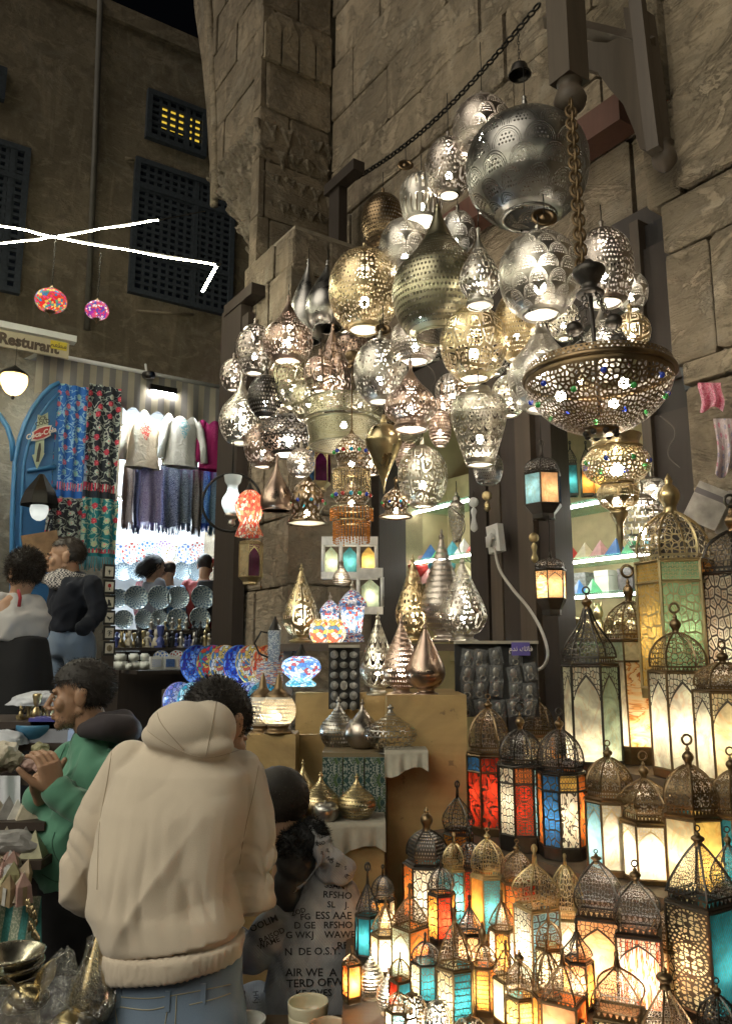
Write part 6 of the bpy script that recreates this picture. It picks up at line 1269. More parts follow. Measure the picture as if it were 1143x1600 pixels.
for i, (px, c, n) in enumerate(((280, 'lilac', 'violet blue'), (302, 'aqua', 'bright aqua'), (324, 'lilac', 'lilac'), (344, 'lilac', 'pale violet'), (364, 'aqua', 'pale aqua'), (386, 'lilac', 'blue-violet'), (410, 'aqua', 'green-aqua'))):
    mplate(px, 1096, 58, 3.58 - .03 * i, c, n + ' mosaic plate, ' + nth(i) + ' from left in lower rack', 'mosaic plates in the lower rack', 38)
# hidden blue led strips, added to brighten the plates
t = thing('led_strip', 'unseen cool blue-white light strips added to brighten the mosaic plates', 'light strip', at(360, 1130, 3.5)); MB().tube([at(262, 1128, 3.36) - t.location, at(385, 1128, 3.30) - t.location], .007, 6).build('strip', emit('led_blue', (.55, .8, 1), 60), t); MB().tube([at(288, 1084, 3.74) - t.location, at(436, 1084, 3.66) - t.location], .006, 6).build('strip', emit('led_blue', (.55, .8, 1), 60), t)
# mushroom mosaic lamp, mosaic minaret, hook
p = at(470, 1072, 3.3); k = mpp(470, 1072, 3.3); t = thing('mosaic_lamp', 'squat blue-white mosaic lamp with black cap beside the plywood', 'mosaic lamp', p, group='mosaic glass lamps')
MB().lathe([(x * k, z * k) for x, z in cr([(22, 0), (24, 4), (16, 10), (20, 13)], 10)], 24).build('lit_base', mosaic('mosaic_aqua', MOS['aqua']), t); MB().lathe([(x * k, z * k) for x, z in cr([(18, 12), (29, 22), (31, 30), (26, 40), (12, 47)], 16)], 32).build('glass_shade', mosaic('mosaic_bluew', MOS['bluew']), t)
MB().lathe([(x * k, z * k) for x, z in cr([(15, 46), (10, 50), (5, 56), (2, 64)], 10)], 18).build('cap', IRON, t); MB().ball((0, 0, 24 * k), .014, 8, 6).build('bulb', emit('bulb_cool', (.75, .9, 1), 24), t); MB().ball((0, 0, 6 * k), .010, 8, 6).build('base_bulb', emit('bulb_cool', (.75, .9, 1), 24), t)
p = at(428, 1068, 3.45); k = mpp(428, 1068, 3.45); t = thing('mosaic_house', 'little mosaic tower house with pale tiles beside the orange plate', 'ornament', p); mm = mosaic('mosaic_mixl', ((.8, .7, .55), (.75, .3, .2), (.85, .8, .7), (.3, .35, .5)), .8)
MB().box((-26 * k, -12 * k, 0), (26 * k, 12 * k, 34 * k)).build('wall', mm, t); MB().box((-9 * k, -14 * k, 34 * k), (8 * k, 8 * k, 82 * k)).build('tower', mosaic('mosaic_pale', ((.8, .8, .75), (.4, .45, .5), (.7, .7, .7)), .6), t); MB().lathe([(11 * k, 82 * k), (6 * k, 92 * k), (1 * k, 104 * k)], 8).build('spire', IRON, t); MB().lathe([(x * k, z * k + 30 * k) for x, z in cr([(16, 0), (17, 10), (10, 22), (1, 28)], 10)], 20, (24 * k, 0, 0)).build('dome', mm, t)
MB().tube([Vector((-8 * k, -14 * k, z * k)) + Vector((x * k, 0, 0)) for x, z in ((0, 40), (-14, 46), (-22, 62), (-12, 80), (-2, 78))], 1.6 * k, 6).build('hook', IRON, t)
# two pierced pots at the step corner
sp = MB(); p, q = at(385, 1148, 2.96), at(462, 1148, 2.96); sp.box((p.x, 2.96, .02), (q.x, 3.115, p.z)); tag(sp.build('corner_step', PLY), 'yellow plywood corner step carrying two pierced white pots', 'display stand')
for px, pt_, lab, Y in ((409, 'dots', 'white pierced pot lamp with bronze lid, left one on plywood corner', 3.06), (434, 'hex', 'glowing white ring-pierced pot lamp, right one on plywood corner', 3.0)):
    p = at(px, 1147, Y); k = mpp(px, 1147, Y); t = thing('pot_lamp', lab, 'table lamp', p, group='pierced pot lamps')
    MB().lathe([(x * k, z * k) for x, z in cr([(21, 0), (22, 4), (16, 9), (19, 14)], 10)], 24).build('base', metal('bronze', .4), t)
    ps_ = NT('pierced_white_' + pt_); u_, v_ = ps_.uv(); h_ = pattern(ps_, pt_, u_, v_, 30, 8); h_ = ps_.ma('MULTIPLY', h_, ps_.ma('MULTIPLY', gt(ps_, v_, .08), lt(ps_, v_, .9)))
    PW = ps_.done(ps_.mixs(h_, ps_.bsdf((.6, .56, .48), .5), ps_.mixs(.5, ps_.n('BsdfTransparent').outputs[0], ps_.n('BsdfTranslucent', {0: (.9, .75, .5)}).outputs[0])))
    MB().lathe([(x * k, z * k) for x, z in cr([(18, 14), (26, 26), (27, 42), (19, 58)], 14)], 30).build('shell', PW, t)
    MB().lathe([(x * k, z * k) for x, z in cr([(20, 57), (17, 62), (8, 70), (5, 82), (1, 94)], 12)], 20).build('lid', metal('bronze', .4), t); MB().ball((0, 0, 26 * k), .011, 8, 6).build('bulb', BULBS, t)
# iron hoop with glass oil lamp and red mosaic lamp
hp = onb(362, 785, 1.0); k = mpp(362, 785, hp.y); t = thing('iron_hoop', 'thin iron hoop framing the white glass oil lamp', 'hoop', hp)
MB().ring((0, 0, 0), 46 * k, .008, 40, 6, Matrix.Rotation(R(90), 3, 'X') ).build('hoop', IRON, t); MB().tube([(0, 0, 46 * k), (0, 0, 120 * k)], .005, 5).build('hanger', IRON, t)
hp2 = onb(362, 815, 1.02); t = thing('oil_lamp', 'white glass chimney lamp hanging inside the iron hoop', 'oil lamp', hp2); og = NT('opal_glass'); OPAL = og.done(og.mixs(.4, og.n('BsdfTranslucent', {0: (.85, .9, .9)}).outputs[0], og.bsdf((.7, .75, .75), .15)))
MB().lathe([(x * k, z * k) for x, z in cr([(10, 12), (16, 26), (15, 36), (9, 46), (8, 56), (12, 62), (14, 72)], 20)], 24).build('chimney', OPAL, t); MB().lathe([(x * k, z * k) for x, z in cr([(2, -8), (6, -4), (5, 2), (11, 8), (10, 13)], 12)], 18).build('font', metal('silver'), t); MB().ball((0, 0, 34 * k), .014, 8, 6).build('bulb', emit('bulb_cool2', (.9, .97, 1), 20), t); cord(t, 70 * k, 50 * k)
hp = onb(389, 838, 1.04); k = mpp(389, 838, hp.y); t = thing('mosaic_lamp', 'coral red mosaic lamp hanging above the gilt purple lantern', 'mosaic lamp', hp, group='mosaic glass lamps')
MB().lathe([(x * k, z * k) for x, z in cr([(22, 0), (21, 4), (15, 20), (17, 26), (23, 46), (22, 54), (16, 66), (8, 73)], 24)], 30).build('glass_shade', mosaic('mosaic_coral', MOS['coral'], 1.2), t); MB().ball((0, 0, 36 * k), .016, 8, 6).build('bulb', BULBS, t); MB().lathe([(x * k, z * k) for x, z in ((9, 72), (5, 78), (2, 84))], 12).build('cap', IRON, t); chain(t, 84 * k, 40 * k, .008)
# ---- shop bays
BACK = plain('bay_back', (.50, .40, .22), .7, .4, 7); GLS = NT('shelf_glass'); SGL = GLS.done(GLS.mixs(.8, GLS.bsdf((.25, .5, .42), .1), GLS.n('BsdfTransparent', {0: (.85, .95, .9)}).outputs[0]))
LEDS = emit('shelf_led', (1, .97, .88), 12)
def bay(label, px0, px1, ys, bf, bb, y_top, y_bot, leds):
    b_mid = (bf + bb) / 2; z_of = lambda y: onb((px0 + px1) / 2, y, bf).z
    a1, a0 = wab(onb(px0, 800, bf))[0] + .15, wab(onb(px1, 800, bf))[0] - .1
    t = thing('display_cabinet', label, 'display cabinet', wp((a0 + a1) / 2, b_mid, z_of(y_bot))); T = Matrix.Translation(-t.location) @ Matrix.Translation(wp(0, 0, 0)) @ MW
    MB().box((a0, bb - .03, z_of(y_bot) - .3), (a1, bb, z_of(y_top) + .2), 0, T).build('back_panel', BACK, t)
    zs = []
    for i, y in enumerate(ys):
        z = z_of(y); zs.append(z); MB().box((a0, bb + .002, z - .012), (a1, bf, z), 0, T).build('glass_shelf', SGL, t)
        if i in leds: MB().box((a0, bf - .03, z - .026), (a1, bf - .015, z - .014), 0, T).build('led_strip', LEDS, t)
    return t, a0, a1, zs
c1 = bay('lit glass-shelved cabinet seen right of the wooden posts', 850, 1010, (778, 868, 925, 1003), -.30, -.62, 660, 1040, (0, 1, 2))
c2 = bay('lit glass-shelved cabinet seen left of the wooden posts', 590, 735, (792, 872, 912, 950), -.30, -.62, 780, 960, (0, 1))
def pyr(label, p, w, h, mat, grp, rz=0):
    m = MB().add([(-w / 2, -w / 2, 0), (w / 2, -w / 2, 0), (w / 2, w / 2, 0), (-w / 2, w / 2, 0), (0, 0, h)], [(3, 2, 1, 0), (0, 1, 4), (1, 2, 4), (2, 3, 4), (3, 0, 4)])
    o = m.build('pyramid', mat, None, Matrix.Translation(p) @ Matrix.Rotation(rz, 4, 'Z')); return tag(o, label, 'pyramid', grp)
PC = [('white', (.75, .73, .68)), ('pink', (.6, .3, .28)), ('aqua', (.1, .4, .5)), ('cream', (.65, .55, .35)), ('green', (.12, .4, .2)), ('red', (.55, .06, .05)), ('blue', (.08, .2, .5))]
PM = [plain('stone_' + n, c, .3, .3, 30) for n, c in PC]
def row(cab, zi, n, b, fn, x0=0, x1=1):
    t, a0, a1, zs = cab
    for i in range(n):
        f = x0 + (x1 - x0) * (i + .5) / n; fn(i, wp(a1 + (a0 - a1) * f, b, zs[zi] + .002))
cl = lambda i, n=7: (i * 5 + 2) % n
row(c1, 1, 9, -.38, lambda i, p: pyr(PC[cl(i)][0] + ' stone pyramid, ' + nth(i) + ' from left on upper right-hand shelf', p, .088, .088, PM[cl(i)], 'pyramids in the right cabinet', .5))
row(c1, 2, 5, -.36, lambda i, p: pyr(PC[cl(i + 2)][0] + ' small pyramid, ' + nth(i) + ' from left on the middle right-hand shelf', p, .07, .075, PM[cl(i + 2)], 'small pyramids in the right cabinet', .3), 0, .5)
def tin(i, p):
    t = thing('patterned_box', ['black lattice', 'grey lattice', 'white', 'dark lattice'][i % 4] + ' keepsake box, ' + nth(i) + ' from left behind the small pyramids', 'box', p, WA, 'keepsake boxes in the cabinet')
    m_ = [plain('tin_black', (.06, .06, .06), .4, .6, 60), plain('tin_grey', (.25, .25, .24), .4, .6, 60), plain('tin_white', (.65, .62, .55), .4), plain('tin_dark', (.12, .1, .1), .4, .6, 60)][i % 4]
    MB().box((-.055, -.045, 0), (.055, .045, .095)).build('box_body', m_, t); MB().box((-.057, -.047, .096), (.057, .047, .125)).build('lid', m_, t)
row(c1, 2, 6, -.52, tin)
row(c1, 3, 13, -.42, lambda i, p: figurine(p, .13 + .035 * (i % 3), i % 3, 0, ', ' + nth(i) + ' from left on the golden shelf of the shop', 'brass figurines in the cabinet'))
for i, (px, c) in enumerate(((872, 'aqua'), (893, 'teal'), (918, 'amber'), (938, 'yellow'))):
    p = onb(px, 776, -.42); k = mpp(px, 776, p.y); zz_ = lambda y: at(px, y, p.y).z - p.z
    lantern('shelf_lantern', c + ' glass lantern, ' + nth(i) + ' from left on the top cabinet shelf', p, (13 * k, 13 * k, 12 * k, 12 * k), {'base0': 0.0, 'body0': .012, 'body1': zz_(728), 'cornice': zz_(722), 'roof': zz_(702), 'top': zz_(690)}, 4, .6, [P(c), P(['teal', 'amber'][i % 2])], 'dark', 'pyramid', 'thin', BULBS, 'lanterns on the cabinet shelf', bulbr=.010)
row(c2, 1, 11, -.40, lambda i, p: pyr(PC[cl(i)][0] + ' stone pyramid, ' + nth(i) + ' from left on upper left-hand shelf', p, .10, .105, PM[cl(i)], 'pyramids in the left cabinet', .5))
row(c2, 2, 7, -.38, lambda i, p: pyr(PC[(2, 2, 5, 1, 2, 3, 0)[i]][0] + ' glass pyramid, ' + nth(i) + ' from left on lower left-hand shelf', p, .13, .11, PM[(2, 2, 5, 1, 2, 3, 0)[i]], 'lower pyramids in the left cabinet', .4))
for i, (px, py, c, n) in enumerate(((652, 902, 5, 'red-brown'), (690, 900, 2, 'aqua'), (690, 930, 3, 'cream'))):
    p = onb(px, py, -.36); t = thing('stone_bowl', n + ' stone bowl on the lower cabinet shelf', 'bowl', p, group='stone bowls in the cabinet'); MB().lathe(cr([(.02, 0), (.05, .01), (.085, .05), (.09, .075), (.08, .072), (.04, .02), (.002, .015)], 14), 24).build('bowl', PM[c], t)
# white pierced screens standing on the table behind the mosaic lamps
for px, py, w, h, lab in ((546, 905, 88, 66, 'white arcaded screen lantern hung behind the mosaic lamps'), (578, 960, 40, 72, 'grey arched screen lantern behind the gold teardrop')):
    p = at(px, py, 3.9); k = mpp(px, py, 3.9); t = thing('screen_lantern', lab, 'lantern', p); U = w / 2 * k; H = h * k; n = 3 if w > 60 else 1
    MB().box((-U, -.03, 0), (U, .03, H * .16)).build('plinth', PM[0], t); MB().box((-U, -.03, H * .80), (U, .03, H)).build('entablature', PM[0], t)
    for i in range(n + 1): x = -U + i * 2 * U / n; MB().tube([(x * .94, -.02, H * .16), (x * .94, -.02, H * .8)], .009, 8).build('column', PM[0], t)
    for i in range(n): x0 = -U + (i + .5) * 2 * U / n; MB().add([(x0 - U / n * .7, .0, H * .16), (x0 + U / n * .7, .0, H * .16), (x0 + U / n * .7, .0, H * .6), (x0, .0, H * .78), (x0 - U / n * .7, .0, H * .6)], [(0, 1, 2, 3, 4)]).build('glass_pane', P(('sage', 'aqua', 'yellow')[i]), t); MB().ball((x0, .03, H * .4), .010, 8, 6).build('bulb', BULBS, t)
# ---- key-ring board and magnet board
def board(label, px0, px1, y0, y1, Y, name='goods_board'):
    p, q = at(px0, y1, Y), at(px1, y0, Y); t = thing(name, label, 'display board', p); MB().box((0, 0, 0), (q.x - p.x, .02, q.z - p.z)).build('panel', plain('board_black', (.02, .02, .02), .7), t); MB().box((0, -.03, q.z - p.z), (q.x - p.x, .03, q.z - p.z + .012)).build('top_ledge', CLOTH, t); return t, p
bd1, bo = board('black board of packaged metal souvenirs beside the shelves', 712, 838, 1006, 1120, 3.22)
PLS = NT('cellophane'); px_ = PLS.pos(); PLASTIC = PLS.done(PLS.mixs(.35, PLS.n('BsdfTransparent').outputs[0], PLS.bsdf((.30, .30, .29), .10, 0.0, PLS.bump(PLS.noise(px_, 60, 3, 1.5), .9, .01))))
KM = [metal('silver', .3), metal('rose', .3), metal('pewter', .3)]
rr = random.Random(5); kk = mpp(775, 1050, 3.22); cnt = 0
for j in range(4):
    for i in range(5):
        px, py = 729 + i * 24 + rr.uniform(-4, 4), 1026 + j * 26 + rr.uniform(-4, 4)
        if j == 0 and i == 4: continue
        c = at(px, py, 3.195); t = thing('souvenir_packet', 'cellophane packet, ' + nth(i) + ' from left in ' + ('top', 'second', 'third', 'bottom')[j] + ' row of the souvenir board', 'packet', c, 0, 'packets on the souvenir board'); t.rotation_euler = (0, rr.uniform(-.25, .25), 0); cnt += 1
        MB().grid(lambda u, v: Vector(((u - .5) * 21 * kk, -.006 - .008 * math.sin(math.pi * u) * math.sin(math.pi * v) + rr.uniform(-.0015, .0015), (v - .5) * 27 * kk)), 6, 7, smooth=False).build('bag', PLASTIC, t)
        MB().lathe([(x * kk, z * kk) for x, z in cr([(1, 10), (4, 8), (5.5, 3), (4.5, -2), (2.5, -4)], 10)], 10, sq=.4).build('charm', KM[(i + j) % 3], t); MB().ring((0, 0, -8 * kk), 4.5 * kk, 1.3 * kk, 12, 5, Matrix.Rotation(R(90), 3, 'X')).build('opener_ring', KM[(i + j) % 3], t)
c = at(813, 1014, 3.18); t = thing('purple_sign', 'small purple sign with Arabic words on the souvenir board', 'sign', c); MB().box((-14 * kk, 0, -10 * kk), (14 * kk, .006, 10 * kk)).build('plate', plain('purple_print', (.10, .08, .32), .5), t)
text('\uFEE1\uFEAA\uFEE7 \uFEDA\uFE9F\uFE8E\uFED3'.replace('\uFE9F', '\uFE97').replace('\uFE97\uFE8E', '\uFE97\uFE8E'), 10.5 * kk, TEXTW, Matrix.Translation((0, -.002, 0)) @ Matrix.Rotation(R(90), 4, 'X'), t, ext=.0006)
bd2, bo2 = board('black board of small grey relief magnets behind the pale teardrop', 513, 562, 1012, 1108, 3.24)
for j in range(6):
    for i in range(3):
        c = at(522 + i * 15, 1023 + j * 16, 3.225); k = mpp(530, 1060, 3.22); t = thing('relief_magnet', 'grey relief magnet, ' + ('left', 'middle', 'right')[i] + ' one in ' + nth(j) + ' row of the magnet board', 'magnet', c, group='relief magnets'); MB().ball((0, 0, 0), 6.4 * k, 12, 7, sc=((1, .35, 1.05), (.9, .35, 1.15), (1.05, .35, .8))[(i + j) % 3]).build('plaque', plain('plaque_pale', (.3, .28, .24), .8, .4, 60) if (i * j) % 4 == 3 else plain('plaque_grey', (.17, .165, .15), .8, .5, 60), t); MB().ball((.15 * 6 * k, -.3 * 6 * k, .2 * 6 * k), 3 * k, 8, 5, sc=(1, .4, 1.2)).build('relief', plain('plaque_light', (.26, .25, .22), .8, .4, 60), t)
# power socket and cable on the planks
p = onb(774, 842, .09); k = mpp(774, 842, p.y); t = thing('power_socket', 'white double power socket hung on the wooden planks', 'socket', p); t.matrix_local = Matrix.Translation(p) @ MW @ Matrix.Rotation(R(7), 4, 'Y')
MB().box((-13 * k, -.02, -22 * k), (13 * k, .02, 22 * k)).build('housing', WHITEP, t)
for z in (-9, 9): MB().lathe([(7 * k, .0), (7 * k, .004), (5.5 * k, .004), (5.5 * k, -.004), (.001, -.004)], 16, M=Matrix.Translation((0, .0202, z * k)) @ Matrix.Rotation(R(-90), 4, 'X')).build('outlet', WHITEP, t)
MB().tube([(-4 * k, .03, 4 * k), (0, .05, 0), (2 * k, .045, -14 * k)], 5 * k, 8).build('plug', WHITEP, t)
pts = [onb(x, y, b) for x, y, b in ((772, 858, .12), (780, 890, .13), (800, 920, .13), (825, 950, .14), (845, 985, .15), (855, 1020, .15), (848, 1042, .15), (832, 1048, .15))]
tag(MB().tube(cr([tuple(q) for q in pts], 30), .008, 6).build('power_cable', plain('cable_grey', (.5, .47, .42), .5)), 'pale grey power cable looping down from the white socket', 'cable')
for i, (a_, b2) in enumerate((((700, 790), (740, 880)), ((650, 560), (700, 640)), ((560, 690), (540, 640)), ((1030, 650), (1065, 730)))):
    q = [onb(a_[0] + (b2[0] - a_[0]) * f + 14 * math.sin(f * 6), a_[1] + (b2[1] - a_[1]) * f, .5) for f in (0, .2, .4, .6, .8, 1)]
    tag(MB().tube(cr([tuple(z) for z in q], 24), .0025, 5).build('loose_wire', plain('wire_beige', (.12, .10, .08), .6)), ['thin pale wire dangling beside the wooden posts', 'thin wire loop behind the brown bell lamp', 'short wire near the gilt box lantern', 'thin wire hanging below the dish chandelier'][i], 'wire', 'loose wires')
# hanging tassel and hamsa trinkets on planks
for px, y0, y1, lab in ((739, 775, 832, 'white eye-bead charm hanging on the planks'), (760, 765, 800, 'dark leather strap hanging on the planks'), (833, 830, 880, 'brass wall hook plate on the post')):
    p = onb(px, y0, .1); k = mpp(px, y0, p.y); t = thing('wall_trinket', lab, 'trinket', p); cord(t, 0, .03); m_ = [WHITEP, IRON, BRASS][(px // 20) % 3]
    MB().ball((0, 0, -10 * k), 8 * k, 12, 8, sc=(1, .3, 1)).build('medallion', m_, t); MB().lathe([(x * k, -z * k) for x, z in cr([(1, 17), (5, 24), (3, 34), (6, y1 - y0 - 6), (1, y1 - y0)], 12)], 10, sq=.4).build('pendant', m_, t)
# green mosaic bottle on a wooden block
p = onz(872, 1082, 1.42); wbk = MB(); k = mpp(872, 1082, p.y); wbk.cbox(p + Vector((0, 0, -.03)), (70 * k, .2, .055)); tag(wbk.build('wooden_block', PLY), 'short plywood block under the green mosaic bottle', 'block')
t = thing('mosaic_bottle', 'green square-tiled mosaic bottle left of the tall white lantern', 'bottle', p); s = NT('green_tiles'); u, v = s.uv(); bk = s.n('TexBrick', {'Vector': s.comb(s.ma('MULTIPLY', u, 14.0), s.ma('MULTIPLY', v, 9.0)), 'Color1': (.10, .30, .07), 'Color2': (.22, .45, .14), 'Mortar': (.5, .55, .4), 'Scale': 1.0, 'Mortar Size': .05, 'Brick Width': 1.0, 'Row Height': 1.0})
MB().lathe([(x * k, z * k) for x, z in cr([(14, 0), (21, 10), (22, 50), (18, 80), (8, 98), (5, 108)], 18)], 28).build('glass_body', s.done(s.bsdf(bk.outputs[0], .15)), t); MB().lathe([(x * k, z * k) for x, z in ((5.5, 106), (7, 109), (7, 113), (5, 114))], 14).build('lip', BRONZE, t)
# bits hung by the near pier: pink cloth, cards, glass
t = thing('pink_cloth', 'folded pink patterned cloth hanging at the near pier', 'cloth', onb(1100, 650, .42)); 
MB().grid(lambda u, v: onb(1092 + 36 * u + 3 * math.sin(v * 5), 640 - 42 * v + 5 * math.sin(u * 6 + 1) * (1 - v), .43 + .025 * math.sin(u * 13) * (1.2 - v)) - t.location, 24, 12).build('fold', floral('pink_print', (.62, .12, .2), (.75, .3, .35), (.7, .2, .3), (.8, .45, .5), 6.0, 6.0, False), t)
MB().grid(lambda u, v: onb(1116 + 30 * u + 4 * math.sin(v * 4), 740 - 86 * v + 8 * math.sin(u * 5) * (1 - v), .41 + .022 * math.sin(u * 11 + 1) * (1.2 - v)) - t.location, 24, 12).build('lower_fold', floral('pale_print', (.5, .4, .38), (.5, .2, .25), (.3, .3, .4), (.6, .5, .5), 4.0, 6.0, False), t)
for i, (px, py, w, h, rz, lab) in enumerate(((1105, 790, 52, 62, .5, 'crumpled printed carton wedged beside the big green lantern'), (1130, 800, 40, 60, -.2, 'second carton behind the crumpled one at right edge'))):
    c = onb(px, py, .42 - .06 * i); k = mpp(px, py, c.y); t = thing('carton', lab, 'carton', c); t.rotation_euler = (.2, rz, -.4); MB().box((-w / 2 * k, -.03, -h / 2 * k), (w / 2 * k, .03, h / 2 * k)).build('box_body', plain('carton_print', (.42, .38, .33), .6, .45, 25), t); MB().box((-w / 2 * k, -.031, h * .2 * k), (w / 2 * k, -.0305, h * .34 * k)).build('printed_band', plain('carton_band', (.15, .13, .13), .6), t)
c = onb(1078, 585, .16); t = thing('glass_sheet', 'small grey glass sheet leaning by the open door', 'glass', c); k = mpp(1078, 585, c.y); MB().box((-14 * k, -.004, -22 * k), (14 * k, .004, 22 * k)).build('sheet', plain('smoky_glass', (.10, .11, .12), .1, .1), t, MW @ Matrix.Rotation(.15, 4, 'Y'))
# ---- wrought lamp hood on the left and its scroll
p = onf(62, 790, 1.25); k = mpp(62, 790, p.y); t = thing('wrought_lamp', 'black hooded wall lamp with white glow at the blue door', 'wall lamp', p)
MB().lathe([(x * k, z * k) for x, z in cr([(30, 0), (24, 20), (12, 38), (4, 50)], 12)], 8, smooth=False).build('hood', IRON, t); MB().lathe([(x * k, z * k) for x, z in cr([(3, -24), (10, -19), (14, -8), (13, 0)], 12)], 20).build('glass_shade', OPAL, t); MB().ball((0, 0, -10 * k), .018, 10, 7).build('bulb', emit('bulb_hood', (1, .97, .9), 7), t)
MB().tube([(x * k, 0, z * k) for x, z in ((18, -20), (12, -50), (-10, -75), (-24, -95), (-14, -110), (0, -100), (-6, -90))], .008, 6).build('scroll', IRON, t)
p = onf(40, 860, 1.35); k = mpp(40, 860, p.y); t = thing('poster_board', 'dark-edged tan picture board behind the curly-haired woman', 'picture', p); MB().box((-2 * k, -.02, -40 * k), (52 * k, 0, 24 * k)).build('panel', plain('tan_print', (.36, .22, .12), .7, .5, 12), t, MF @ Matrix.Rotation(-.25, 4, 'Y'))
# ================================================================== PEOPLE
Z = Vector((0, 0, 1))
def remesh(mb, vox, smooth=3, fac=.5):
    me = mb.mesh('tmp', []); o = bpy.data.objects.new('tmp', me)
    m = o.modifiers.new('r', 'REMESH'); m.mode = 'VOXEL'; m.voxel_size = vox; m.use_smooth_shade = True
    if smooth: q = o.modifiers.new('s', 'SMOOTH'); q.factor = fac; q.iterations = smooth
    out = evaluated(o); bpy.data.objects.remove(o); bpy.data.meshes.remove(me)
    n = len(out.vertices); v = np.empty(n * 3); out.vertices.foreach_get('co', v); nm = np.empty(n * 3); out.vertices.foreach_get('normal', nm)
    f = [tuple(p.vertices) for p in out.polygons]; bpy.data.meshes.remove(out)
    return v.reshape(-1, 3), nm.reshape(-1, 3), f
def tomesh(name, parts, mats):
    """parts: [(verts, faces, material index)]"""
    mb = MB()
    for v, f, mi in parts: mb.add([tuple(x) for x in v], f, mi, None, True)
    return mb.mesh(name, mats)
def loft(mb, rings, n=24, pw=2.4):
    """rings: (centre, right vector scaled, front vector scaled)"""
    vs = []
    for c, r, f in rings:
        for j in range(n):
            a = 2 * math.pi * j / n; ca, sa = math.cos(a), math.sin(a)
            vs.append(c + r * (math.copysign(abs(ca) ** (2 / pw), ca)) + f * (math.copysign(abs(sa) ** (2 / pw), sa)))
    m = len(rings); fs = [(i * n + j, i * n + (j + 1) % n, (i + 1) * n + (j + 1) % n, (i + 1) * n + j) for i in range(m - 1) for j in range(n)] + [tuple(range(n))[::-1], tuple((m - 1) * n + j for j in range(n))]
    return mb.add(vs, fs)
def limb(mb, pts, rad, n=14):
    P_ = cr([tuple(p) + (r,) for p, r in zip(pts, rad)], 5 * (len(pts) - 1)); mb.tube([q[:3] for q in P_], [q[3] for q in P_], n)
    for p, r in ((pts[0], rad[0]), (pts[-1], rad[-1])): mb.ball(p, r * .98, 12, 8)
    return mb
def frame(f, up=Z): f = f.normalized(); r = f.cross(up).normalized(); return Matrix((r, f, r.cross(f))).transposed()
def headparts(mb, c, Mx, s=1.0, beard=False, infl=0.0, jaw_only=False):
    T = Matrix.Translation(c) @ Mx.to_4x4() @ Matrix.Scale(s, 4)
    def b(p, r): mb.ball((0, 0, 0), 1, 18, 12, M=T @ Matrix.Translation(p) @ Matrix.Diagonal((r[0] + infl, r[1] + infl, r[2] + infl, 1)))
    if not jaw_only: b((0, -.014, .035), (.074, .094, .083)); b((0, .03, -.02), (.061, .060, .092)); b((0, .080, .022), (.047, .014, .012))
    b((0, .04, -.075), (.049, .046, .036)); b((0, .074, -.096), (.024, .018, .017)); b((0, -.0, -.05), (.06, .05, .04))
    if not jaw_only:
        for sx in (-1, 1):
            b((sx * .042, .062, -.022), (.022, .022, .026)); b((sx * .076, -.008, -.008), (.009, .021, .032)); b((sx * .080, -.018, .012), (.008, .016, .016)); b((sx * .011, .100, -.036), (.0095, .010, .008))
        mb.tube([T @ Vector(p) for p in ((0, .088, .016), (0, .102, -.005), (0, .116, -.028), (0, .100, -.040))], [.008 * s, .009 * s, .0125 * s, .008 * s], 10)
        b((0, .093, -.058), (.024, .009, .0055)); b((0, .091, -.069), (.021, .010, .0065))
    return T
def hand(mb, wrist, d, pn, side, curl, s=1.0, thumb_out=.7, spread=.10):
    """d: direction wrist->fingers, pn: palm normal (the way fingers curl), side: +1 thumb towards d x pn"""
    d = d.normalized(); pn = (pn - d * pn.dot(d)).normalized(); x = d.cross(pn) * side
    Mx = Matrix((x, d, pn)).transposed().to_4x4(); T = Matrix.Translation(wrist) @ Mx @ Matrix.Scale(s, 4)
    loft(mb, [(T @ Vector(c), (T.to_3x3() @ Vector((1, 0, 0))) * w, (T.to_3x3() @ Vector((0, 0, 1))) * h) for c, w, h in (((0, -.03, 0), .026, .019), ((0, .0, 0), .028, .018), ((.002, .04, .0), .039, .016), ((.002, .085, .0), .040, .013))], 16)
    for i, (xo, L, r) in enumerate(((.029, .072, .0090), (.010, .080, .0092), (-.009, .074, .0088), (-.028, .058, .0078))):
        p = Vector((xo, .082, .001)); a = 0; pts = [p - Vector((0, .02, 0))]; rad = [r * 1.1]
        sp = (1.5 - i) * spread * .5; pts.append(p.copy()); rad.append(r * 1.08)
        for sg, f in ((.44, .9), (.31, 1.15), (.25, .8)):
            a += curl * f; p = p + Vector((math.sin(sp) * math.cos(a), math.cos(a), math.sin(a))) * L * sg; pts.append(p.copy()); rad.append(r * (1 - .1 * len(rad) / 2))
        mb.tube([T @ q for q in pts], [q * s for q in rad], 10); mb.ball(T @ pts[-1], rad[-1] * s, 10, 7)
    p = Vector((.026, .02, .006)); pts = [p]; a = thumb_out
    for L in (.036, .032, .026): p = p + Vector((math.sin(a), math.cos(a) * .85, .25)).normalized() * L; pts.append(p); a *= .75
    mb.tube([T @ q for q in pts], [.014 * s, .0125 * s, .0105 * s, .0085 * s], 10); mb.ball(T @ pts[-1], .0085 * s, 10, 7)
@cached
def skin(name, c):
    s = NT('skin_' + name); p = s.pos(); n = s.noise(p, 30, 3); return s.done(s.bsdf(s.mix(n, tuple(x * .82 for x in c), tuple(x * 1.15 for x in c)), .5, 0.0, s.bump(s.noise(p, 260, 2), .15, .001), Subsurface_Weight=.12, Subsurface_Radius=(.02, .008, .004)))
